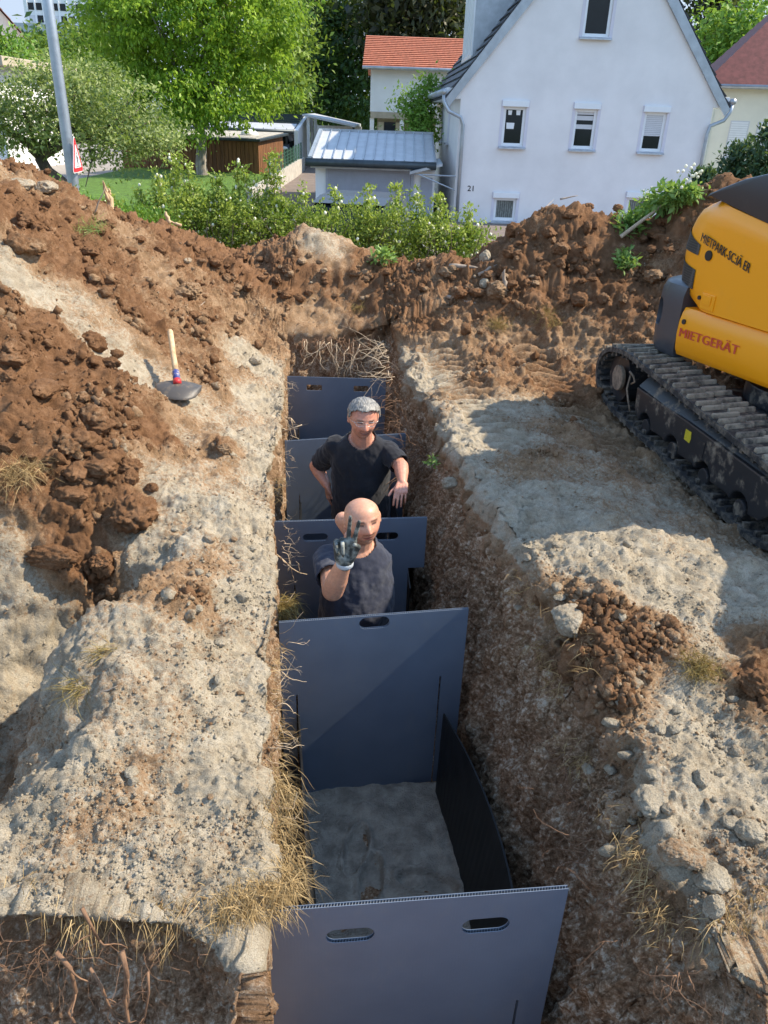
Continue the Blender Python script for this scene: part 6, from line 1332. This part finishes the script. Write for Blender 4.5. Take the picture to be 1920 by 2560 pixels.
for a in [
 ('earth_clod', 'earth clod', 'big red-brown earth clod casting a shadow on the pale bank, below the shovel', 335, 1300, .10, 1., 1, .9),
 ('earth_clod', 'earth clod', 'brown earth clod embedded in the edge of the left heap, just above the big clod', 322, 1180, .07, 1., 2, .7),
 ('earth_clod', 'earth clod', 'rounded brown clod low on the left heap, left of and below the big clod', 130, 1405, .08, .95, 3, .7),
 ('earth_clod', 'earth clod', 'brown clod at the foot of the left heap where the pale gully begins', 255, 1415, .065, .95, 4, .7),
 ('earth_clod', 'earth clod', 'grey-brown crumbly clod in the pale bank right of the left heap', 560, 1130, .06, .5, 5, .7),
 ('earth_clod', 'earth clod', 'dark brown clod cut by the right edge, below the excavator', 1900, 1720, .06, .95, 6, .75),
 ('earth_clod', 'earth clod', 'brown clod on the right heap, on its skyline left of the green weeds', 1470, 520, .11, 1., 7, .6),
 ('earth_clod', 'earth clod', 'brown block sitting on the trodden slope behind the trench end, towards the left', 690, 705, .085, .8, 8, .7),
 ('earth_clod', 'earth clod', 'slabby tan clod lying on the slope above the shovel handle', 480, 735, .12, .55, 9, .5),
 ('earth_clod', 'earth clod', 'long tan clod between the two mossy tufts and the splintered stump', 1240, 735, .14, .5, 10, .6),
 ('earth_clod', 'earth clod', 'tilted block of pale crust at the edge of the brown patch on the right bank', 1420, 1560, .075, .15, 11, .8),
 ('stone', 'stone', 'largest pale stone on the right bank, close to the trench lip', 1625, 2015, .050, .0, 21, .75),
 ('stone', 'stone', 'pale rounded stone topped with brown earth, above the largest pale stone', 1750, 1955, .042, .12, 22, .8),
 ('stone', 'stone', 'smooth pale round stone at the right, below a trodden pale strip', 1868, 2088, .040, .0, 23, .85),
 ('stone', 'stone', 'pinkish stone half sunk in the right bank below the largest pale stone', 1685, 2140, .040, .35, 24, .9),
 ('stone', 'stone', 'angular cracked pale lump at the lower end of the right bank', 1775, 2200, .052, .0, 25, .6),
 ('stone', 'stone', 'broad pale lump overhanging the pit at the very end of the right bank', 1780, 2275, .055, .03, 26, .7),
 ('stone', 'stone', 'small brown-flecked stone between the pinkish stone and the cracked lump', 1725, 2155, .032, .4, 27, .8),
 ('stone', 'stone', 'white-topped stone on the slope left of the right heap', 1212, 655, .085, .05, 28, 1.),
 ('stone', 'stone', 'pale stone higher up the slope, above the white-topped stone', 1205, 600, .075, .15, 29, .7),
 ('stone', 'stone', 'grey stone at the very top of the left heap, on its skyline', 45, 470, .10, .25, 30, .55),
 ('stone', 'stone', 'grey stone near the top of the left heap, right of the skyline stone', 120, 478, .10, .25, 31, .6),
 ('stone', 'stone', 'grey block of crust high on the left bank of the trench, near its far end', 640, 905, .05, .1, 32, .7),
 ('stone', 'stone', 'round clay lump in the dug edge beside the grey-haired man', 1125, 1215, .045, .1, 33, .9),
]: clod(*a[:3], *a[3:8], *a[8:])
rr = np.random.default_rng(77)
nn_ = 0
def lumps(nm, label, group, regs, n, rmin, rmax, brown):
    global nn_
    for i in range(n):
        x0, y0, x1, y1 = regs[rr.integers(len(regs))]; nn_ += 1
        clod(nm, nm.replace('_', ' '), label, rr.uniform(x0, x1), rr.uniform(y0, y1), rmin+(rmax-rmin)*rr.random()**2, np.clip(brown+.2*rr.normal(), 0, 1), 200+nn_, rr.uniform(.55, .9), ICO3, group)
lumps('earth_lump', 'small lump of brown earth scattered on the left heap', 'small lumps on the left heap', [(0, 820, 300, 1150), (30, 520, 420, 640), (150, 1050, 380, 1250)], 70, .025, .085, 1.)
lumps('earth_lump', 'small lump of tan earth on the rubble slope behind the trench end', 'small lumps behind the trench', [(560, 640, 1000, 760), (950, 640, 1350, 760), (420, 640, 620, 850)], 120, .02, .07, .65)
lumps('earth_lump', 'small lump of brown earth on the right heap', 'small lumps on the right heap', [(1150, 560, 1400, 680), (1380, 520, 1680, 760)], 55, .03, .09, 1.)
lumps('crust_lump', 'small pale lump of dried crust on the right bank', 'pale lumps on the right bank', [(1450, 1750, 1880, 2150), (1250, 1350, 1600, 1550)], 45, .012, .032, .05)
lumps('crust_lump', 'small pale lump of dried crust on the left bank', 'pale lumps on the left bank', [(250, 1700, 620, 2150), (420, 1250, 640, 1650)], 40, .010, .03, .1)
# ---- blades
def bladesmat(name, a, b):
    return leafmat(name, a, b, .25, .7, (.5, .33, .10))
MT['straw'] = bladesmat('straw_blades', (.22, .145, .06), (.54, .39, .19)); MT['moss'] = bladesmat('moss_blades', (.13, .09, .025), (.33, .26, .09)); MT['herb'] = leafmat('herb_leaf', (.10, .22, .04), (.34, .48, .14), .35)
def blades(base, dirs, length, width, rng, droop=.8, seg=4):
    n = len(base); L = length*(.45+.9*rng.random(n)); d = nrm_rows(dirs+rng.normal(size=(n, 3))*.38); P = base.copy(); s = nrm_rows(np.cross(d, rng.normal(size=(n, 3)))); rows_ = []
    for k in range(seg+1):
        w = width*(1-.85*k/seg)*(.7+.6*rng.random(n)); rows_.append(np.stack([P-s*w[:, None]*.5, P+s*w[:, None]*.5], 1))
        d = nrm_rows(d+np.array([0, 0, -droop/seg])+rng.normal(size=(n, 3))*.16); P = P+d*(L/seg)[:, None]
    V = np.stack(rows_, 1).reshape(n, -1, 3); F = np.array([(2*k, 2*k+1, 2*k+3, 2*k+2) for k in range(seg)])
    return V.reshape(-1, 3), (F[None]+(np.arange(n)*V.shape[1])[:, None, None]).reshape(-1, 4), V.shape[1]
def tuft(name, label, px, py, n, length, spread, mat, dirv, seed, droop=.9, cat='grass tuft', kind=None, width=.003):
    r = np.random.default_rng(seed); p = surf_at(px, py) if not isinstance(px, np.ndarray) else px
    b = p+r.normal(size=(n, 3))*np.array([spread, spread, spread*.35]); dv = np.tile(np.array(dirv, float), (n, 1))+r.normal(size=(n, 3))*.45
    V, F, k = blades(b, dv, length, width, r, droop)
    o = mkobj(name, V, F, MT[mat], None, False, org=p, attrs={'tint': ('POINT', np.repeat(np.clip(.5+.3*r.normal(size=n), 0, 1), k))})
    tag(o, label, None if kind else cat, None, kind); return o
for a in [
 ('mossy olive tuft of pulled-up turf beside the brown patch on the right bank', 1745, 1665, 520, .075, .035, 'moss', (-.2, -.3, .7), 1),
 ('yellowish mossy tuft left of the crawler prints behind the trench', 1245, 812, 420, .12, .05, 'moss', (-.1, -.3, .6), 2),
 ('dark mossy tuft right of the yellowish one, near the excavator track', 1375, 805, 300, .10, .06, 'moss', (-.2, -.3, .5), 3),
 ('smaller mossy tuft right behind the dark one', 1360, 780, 200, .08, .05, 'moss', (0, -.2, .6), 4),
 ('bleached straw tuft on the left heap at the left edge', 45, 1175, 520, .11, .055, 'straw', (.3, -.5, .3), 5),
 ('rusty brown tuft hanging over the left lip beside the bald man', 700, 1515, 620, .10, .035, 'moss', (.55, -.2, -.2), 6),
 ('olive tuft on the shaded side of the left ridge', 210, 1715, 140, .11, .03, 'moss', (-.5, -.6, .3), 7),
 ('olive tuft higher on the shaded side of the left ridge', 265, 1625, 120, .09, .025, 'moss', (-.5, -.6, .3), 8),
 ('grassy clump hanging in the rubble left of the end of the trench', 905, 770, 180, .13, .05, 'moss', (-.2, -.6, -.1), 9)]:
    tuft('grass_tuft', a[0], *a[1:])
def fringe(name, label, pts, per, length, mat, dirv, seed, spread=.02, width=.0026, droop=.9):
    r = np.random.default_rng(seed); P = []
    for (x, y) in pts: P.append(surf_at(x, y))
    P = np.array(P); nc = max(8, per//28); ck = r.integers(0, len(P)-1, nc); cq = r.random(nc); j = r.integers(0, nc, per); k = ck[j]; q = np.clip(cq[j]+.10*r.normal(size=per), 0, 1)[:, None]; b = P[k]*(1-q)+P[k+1]*q+r.normal(size=(per, 3))*np.array([spread, spread, spread*.5])
    V, F, kk = blades(b, np.tile(np.array(dirv, float), (per, 1)), length, width, r, droop)
    o = mkobj(name, V, F, MT[mat], None, False, attrs={'tint': ('POINT', np.repeat(np.clip(.5+.3*r.normal(size=per), 0, 1), kk))}); tag(o, label, kind='stuff'); return o
fringe('dry_grass', 'dry yellow grass hanging over the end of the left bank into the trench', [(735, 1960), (738, 2040), (735, 2110), (715, 2180), (690, 2215), (650, 2235), (600, 2245), (560, 2260)], 1700, .095, 'straw', (.4, -.45, .0), 11, .035)
fringe('dry_grass', 'dry grass along the ragged front edge of the left bank', [(540, 2262), (460, 2268), (400, 2275), (330, 2285), (260, 2285), (200, 2275), (130, 2240), (60, 2200)], 480, .10, 'straw', (.1, -.6, -.1), 12, .03)
fringe('dry_grass', 'dry grass and fine roots along the left lip of the trench', [(705, 1000), (700, 1150), (702, 1300), (700, 1450), (704, 1600), (706, 1700), (710, 1850), (720, 1930)], 420, .07, 'straw', (.6, -.2, .15), 13, .02)
fringe('dry_grass', 'matted dry turf at the near left corner beside the nearest panel', [(640, 2215), (625, 2260), (600, 2275), (575, 2270)], 420, .08, 'straw', (.2, -.6, -.3), 18, .03)
fringe('dry_grass', 'dry grass hanging over the lip of the right bank', [(1345, 1610), (1385, 1680), (1420, 1800), (1440, 1870), (1475, 1930), (1540, 2000), (1560, 2050), (1600, 2120), (1625, 2180), (1650, 2260), (1700, 2330), (1790, 2370)], 800, .065, 'straw', (-.5, -.35, .0), 14, .035)
fringe('dry_grass', 'dry grass tufts lying on the brown patch of the right bank', [(1330, 1400), (1340, 1520), (1420, 1560), (1480, 1600), (1500, 1680)], 240, .07, 'straw', (-.5, -.3, .2), 15, .05)
fringe('dry_grass', 'fibrous turf hanging at the lower right corner of the right bank', [(1790, 2330), (1830, 2310), (1880, 2260), (1915, 2230)], 520, .09, 'straw', (-.1, -.5, -.4), 16, .03)
# ---- roots
MT['root'] = woodmat('root_bark', (.10, .052, .028), (.27, .15, .08), (30, 30, 6)); MT['root_pale'] = woodmat('root_pale', (.34, .25, .16), (.58, .46, .32), (30, 30, 6))
def rootwalk(p, d, L, rng, wig=.35, grav=-.25, n=8):
    P = [np.array(p, float)]; d = nrm(d)
    for i in range(n): d = nrm(d+rng.normal(size=3)*wig+np.array([0, 0, grav/n*2])); P.append(P[-1]+d*L/n)
    return P
def roots(name, label, starts, r0, L, mat, seed, n, wig=.4, grav=-.3, kind='stuff', branch=2):
    r = np.random.default_rng(seed); mb = MB()
    for i in range(n):
        (a, b, dv) = starts[r.integers(len(starts))]; q = r.random(); p = np.array(a)*(1-q)+np.array(b)*q+r.normal(size=3)*.02
        l = L*(.4+r.random()); rr0 = r0*(.4+.9*r.random()**2); P = rootwalk(p, np.array(dv)+r.normal(size=3)*.4, l, r, wig, grav); mb.tube(P, np.linspace(rr0, rr0*.3, len(P)), 5)
        for _ in range(r.integers(0, branch+1)): k = r.integers(2, 7); Q = rootwalk(P[k], nrm(P[k]-P[k-1])+r.normal(size=3)*.6, l*.45, r, wig, grav, 5); mb.tube(Q, np.linspace(rr0*.5, rr0*.2, len(Q)), 4)
    o = mb.build(name, MT[mat], None, True); tag(o, label, kind=kind); return o
roots('roots', 'tangle of fine roots hanging out of the right trench wall by the far panels', [((.20, 5.2, -.10), (-.02, 7.2, .02), (-.5, -.5, .1)), ((.16, 5.8, -.35), (-.04, 7.3, -.25), (-.3, -.6, -.2)), ((.33, 4.7, .0), (.18, 5.6, -.1), (-.5, -.3, -.3))], .0035, .36, 'root', 21, 190)
roots('roots', 'pale broken roots sticking out over the far panel from the right', [((.02, 6.6, .05), (-.05, 7.6, .1), (-.9, -.35, .15))], .005, .40, 'root_pale', 22, 34, .25, -.1)
roots('roots', 'roots dangling from the undercut sod at the trench end', [((-.98, 7.72, .08), (-.14, 7.72, .08), (0, -.45, -.7))], .004, .30, 'root', 23, 80)
roots('roots', 'pale root strands dangling over the farthest panel', [((-.85, 7.6, .1), (-.3, 7.6, .1), (0, -.6, -.8))], .005, .40, 'root_pale', 29, 18, .3, -.3)
roots('roots', 'thin pale roots poking out of the left trench lip', [((-.95, 6.8, -.02), (-.72, 5.2, .0), (.8, -.35, .1)), ((-.70, 5.0, -.02), (-.48, 3.1, -.0), (.8, -.35, .05)), ((-.47, 2.9, -.03), (-.36, 1.8, -.03), (.8, -.2, .1))], .0024, .12, 'root_pale', 24, 110, .35, -.05)
roots('roots', 'fine roots in the torn front face of the left bank', [((-1.25, 1.36, -.02), (-.4, 1.36, -.02), (0, -.5, -.6)), ((-1.2, 1.26, -.3), (-.45, 1.26, -.3), (0, -.5, -.5))], .0013, .20, 'root', 25, 120, .4, -.5)
roots('roots', 'fine roots in the torn lower right bank', [((.85, 1.36, .0), (1.5, 1.36, .02), (-.1, -.5, -.5)), ((.72, 2.4, -.1), (.80, 1.5, -.1), (-.6, -.2, -.2))], .0022, .16, 'root', 26, 190, .4, -.4)
for i, (lb, pts, r0) in enumerate([
 ('thickest wavy root hanging down the front face of the left bank', [(305, 2380), (318, 2440), (312, 2500), (322, 2560), (326, 2620)], .0075),
 ('forked orange-brown root left of the thickest one on the left bank front', [(140, 2380), (175, 2420), (190, 2480), (170, 2530), (200, 2580)], .0065),
 ('root slanting down to the right between the forked and the thickest root', [(225, 2420), (255, 2470), (275, 2520), (288, 2545)], .0045),
 ('short light root stub poking out of the left bank front under the grass', [(205, 2270), (225, 2310), (247, 2350)], .0055),
 ('crooked root right of the thickest one on the left bank front', [(370, 2430), (372, 2480), (362, 2540), (350, 2580)], .004)]):
    Y0 = 1.20; P = [at(x, y, Y0-.02*math.sin(k*2.0)) for k, (x, y) in enumerate(pts)]; mb = MB(); mb.tube(P, np.linspace(r0, r0*.55, len(P)), 8); r = np.random.default_rng(i)
    P = np.array(P); Q = []
    for k in range(1, len(P)): W_ = rootwalk(P[k], np.array([r.normal()*.8, -.3, -.5]), .10, r, .4, -.2, 5); mb.tube(W_, np.linspace(r0*.5, r0*.15, 6), 5)
    tag(mb.build('root', MT['root'], None, True, org=P[0]), lb, 'root', 'thick roots in the left bank front')
for lb, pts, r0 in [('pale crooked root reaching over the left edge of the panel behind the bald man', [(690, 1385, 3.9), (708, 1400, 3.85), (728, 1420, 3.82), (748, 1432, 3.8), (768, 1436, 3.8)], .005),
    ('thick pale root sticking out of the left lip beside the far panels', [(690, 1085, 5.6), (715, 1078, 5.55), (735, 1070, 5.5), (755, 1062, 5.5)], .011),
    ('bent pale root above the thick one on the left lip', [(692, 1055, 5.9), (715, 1045, 5.85), (728, 1046, 5.8), (738, 1058, 5.8)], .008)]:
    P = [at(*q) for q in pts]; mb = MB(); mb.tube(P, np.linspace(r0, r0*.4, len(P)), 7); r = np.random.default_rng(3)
    for k in range(1, len(P)-1): W_ = rootwalk(P[k], np.array([.4, -.2, r.normal()]), .09, r, .3, 0, 4); mb.tube(W_, np.linspace(r0*.5, r0*.2, 5), 5)
    tag(mb.build('root', MT['root_pale'], None, True, org=P[0]), lb, 'root')
# ---- wood: posts, splintered stump, sticks
MT['peeled'] = woodmat('peeled_wood', (.38, .23, .11), (.68, .50, .30), (9, 9, 1.2))
def splinter(mb, base, tip, r, rng, n=7):
    base, tip = np.array(base, float), np.array(tip, float); m = 6
    mb.tube([base+(tip-base)*q+rng.normal(size=3)*r*.25*(0 < q < 1) for q in np.linspace(0, 1, m)], [r*(1-.12*k) if k < m-1 else r*.12 for k in range(m)], n)
r = np.random.default_rng(9)
A = at(305, 585, 7.9); Bp = at(262, 470, 7.75); mb = MB(); splinter(mb, A, A+(Bp-A)*.93, .055, r, 10)
for k in range(4): splinter(mb, A+(Bp-A)*.78+r.normal(size=3)*.02, Bp+r.normal(size=3)*.03, .018, r, 5)
tag(mb.build('broken_post', MT['peeled'], None, True, org=A), 'leaning broken wooden post with a splintered top on the left heap', 'wooden post')
A = at(425, 558, 8.9); Bp = at(414, 528, 8.9); mb = MB(); splinter(mb, A, Bp, .03, r, 7); splinter(mb, A+[.12, 0, -.02], Bp+[.03, 0, -.1], .02, r, 6); tag(mb.build('wood_splinter', MT['peeled'], None, True, org=A), 'short pointed wood splinter standing on the skyline of the left heap', 'wood splinter')
c = on_ground(1012, 655); t = thing('splintered_stump', 'splintered tree stump with torn upright fibres in front of the hedge', 'tree stump', tuple(c)); mb = MB()
for k in range(16): b = c+np.array([r.normal()*.07, r.normal()*.06, -.05]); splinter(mb, b, b+np.array([r.normal()*.05, r.normal()*.05, .22+.30*r.random()]), .032, r, 6)
mb.build('torn_fibres', MT['peeled'], t); mb = MB(); mb.ball(c+np.array([-.14, -.02, .10]), (.08, .07, .20), 9, 7); mb.build('stump_block', MT['peeled'], t); mb = MB()
for k in range(8): b = c+np.array([r.normal()*.15, -.1, 0]); splinter(mb, b, b+np.array([r.normal()*.3, -.12, -.06]), .02, r, 5)
mb.build('root_chips', MT['peeled'], t)
for lb, a, b, rad_ in [('pale split stick lying on the rubble, pointing up to the right towards the right heap', (1195, 690), (1240, 668), .022), ('brown branch lying across the slope left of the white-topped stone', (1125, 672), (1195, 678), .028), ('upright pale wood chip between the tan clod and the right heap', (1262, 735), (1258, 690), .03), ('thin curved twig on the ground above the shovel', (455, 805), (520, 750), .008), ('dark root branch lying on top of the right heap', (1400, 500), (1445, 492), .02), ('long root lying down the left side of the right heap', (1300, 585), (1385, 500), .014), ('flat dead wood strip lying on the trodden ground behind the trench, towards the right', (1120, 745), (1190, 765), .02), ('bare twig lying near the left ridge on the pale bank', (232, 1745), (298, 1715), .006), ('thin twig standing against the left heap skyline beside the broken post', (235, 540), (262, 500), .008)]:
    P0, P1 = surf_at(*a), surf_at(*b)
    if 'upright' in lb: P1 = P0+np.array([-.02, .02, .20])
    if 'standing' in lb: P1 = P0+np.array([.12, .02, .22])
    mb = MB(); splinter(mb, P0+[0, 0, rad_*.8], P1+[0, 0, rad_*1.2], rad_, r, 7)
    tag(mb.build('stick', MT['oldwood'], None, True, org=P0), lb, 'stick')
# ---- uprooted green plants
def herb(label, pts, n, leaf, seed, stem=None, flower=None):
    t = thing('uprooted_plant', label, 'plant', tuple(surf_at(pts[0][0], pts[0][1]))); bl = []
    for (x, y, s, up) in pts: p = surf_at(x, y); bl.append((p[0], p[1]-.03, p[2]+up, s, s*.7, s*.6))
    V, F, ti, _ = foliage(bl, n, 9, leaf, leaf*.55, seed, droop=.05, wide=.38, shell=(.2, 1.))
    mkobj('leaves', V, F, MT['herb'], t, False, attrs={'tint': ('POINT', ti)}); mb = MB(); rr_ = np.random.default_rng(seed)
    for b in bl:
        for _ in range(3): mb.tube([np.array(b[:3])+[0, 0, -b[5]], np.array(b[:3])+rr_.normal(size=3)*b[3]*.6], [.007, .003], 5)
    if stem: A_, B__ = [surf_at(*q) for q in stem]; mb.tube([A_+[0, -.05, .05], (A_+B__)/2+[0, -.1, .1], B__+[0, -.08, .12]], [.02, .016, .01], 7)
    mb.build('stem', MT['root_pale'], t)
    if flower:
        fb = MB()
        for (x, y, up) in flower:
            p = surf_at(x, y)+np.array([0, -.03, up])
            for _ in range(16): fb.ball(p+rr_.normal(size=3)*np.array([.07, .05, .05]), .016, 6, 4)
        fb.build('blossoms', MT['blossom'], t)
herb('pulled-up leafy green weeds with a long pale stalk lying on the right heap', [(1550, 550, .10, .05), (1580, 565, .12, .05), (1610, 545, .15, .14), (1645, 540, .13, .16), (1560, 580, .08, .04), (1690, 530, .13, .14), (1615, 530, .12, .24)], 190, .085, 1, ((1545, 605), (1655, 535)), [(1620, 525, .38), (1605, 530, .34)])
herb('small whitish flowering weed on the skyline right of the large weed heap', [(1712, 520, .07, .16)], 26, .06, 2, None, [(1712, 520, .28)])
herb('tiny green weed low on the right heap, below the large weeds', [(1570, 662, .06, .03), (1560, 650, .05, .05)], 34, .06, 3)
herb('pale green leafy sprig left of the splintered stump', [(955, 652, .07, .05), (965, 645, .06, .04)], 40, .07, 4)
herb('small green seedling leaf on the right trench wall by the grey-haired man', [(1052, 1130, .015, .02)], 5, .035, 5)
tuft('grass_tuft', 'fresh green grass shoots on the pale streak of the left heap', 222, 572, 160, .12, .06, 'herb', (0, -.2, .7), 31)
# ---- shovel
def shovel():
    Bq = surf_at(446, 990)+np.array([.0, 0, .09]); Tq = Bq+np.array([0, .26, .0]); dq = ray(425, 826); n = np.array([0, 1., 0]); Tq = at(425, 826, Bq[1]+.42)
    t = thing('shovel', 'shovel with pale wooden handle, blue and red at the neck, standing blade down', 'shovel', tuple(Bq))
    ax = nrm(Tq-Bq); L = np.linalg.norm(Tq-Bq)
    h = MB(); h.tube([Bq+ax*L*.20, Bq+ax*L*.5, Bq+ax*L*.97, Tq], [.021, .019, .020, .014], 12); h.build('handle', MT['peeled'], t, True)
    MT['blue_paint'] = pmat('worn_blue_paint', (.05, .07, .26), .5, c2=(.45, .36, .30), contrast=(.5, .64), nscale=30); MT['red_paint'] = pmat('red_paint', (.55, .03, .03), .45)
    h = MB(); h.tube([Bq+ax*L*.055, Bq+ax*L*.22], [.025, .0235], 12); h.build('handle_grip', MT['blue_paint'], t, True)
    h = MB(); h.tube([Bq-ax*L*.01, Bq+ax*L*.06], [.028, .027], 12); h.build('collar', MT['red_paint'], t, True)
    ex = nrm(np.array([1., .05, -.04])); ey = nrm(np.array([.0, -.86, -.30])); ez = np.cross(ex, ey); V = []; m, k = 15, 9
    for j in range(2):
        for a in range(m):
            u = -1+2*a/(m-1); w = math.sqrt(max(0, 1-abs(u)**2.6))
            for b in range(k):
                v = b/(k-1); V.append(Bq+ex*(.155*u)+ey*(-.05+.21*v*(.25+.75*w)*1.0)+ez*((.035*(u*u)-.02*math.sin(v*3)) + (.003 if j else 0))+np.array([0, 0, -.01]))
    F = []
    for a in range(m-1):
        for b in range(k-1): q = (a*k+b, (a+1)*k+b, (a+1)*k+b+1, a*k+b+1); F.append(q); F.append(tuple(i+m*k for i in q[::-1]))
    ring = [a*k for a in range(m)]+[(m-1)*k+b for b in range(1, k)]+[a*k+k-1 for a in range(m-2, -1, -1)]+[b for b in range(k-2, 0, -1)]
    for i in range(len(ring)): p, q = ring[i], ring[(i+1) % len(ring)]; F.append((p, q, q+m*k, p+m*k))
    mb = MB(); mb.add(V, F); mb.build('blade', paintmat('shovel_steel', (.07, .062, .055), .45, (.25, .19, .13), .7, .5, .7, 16, 0), t, True)
shovel()
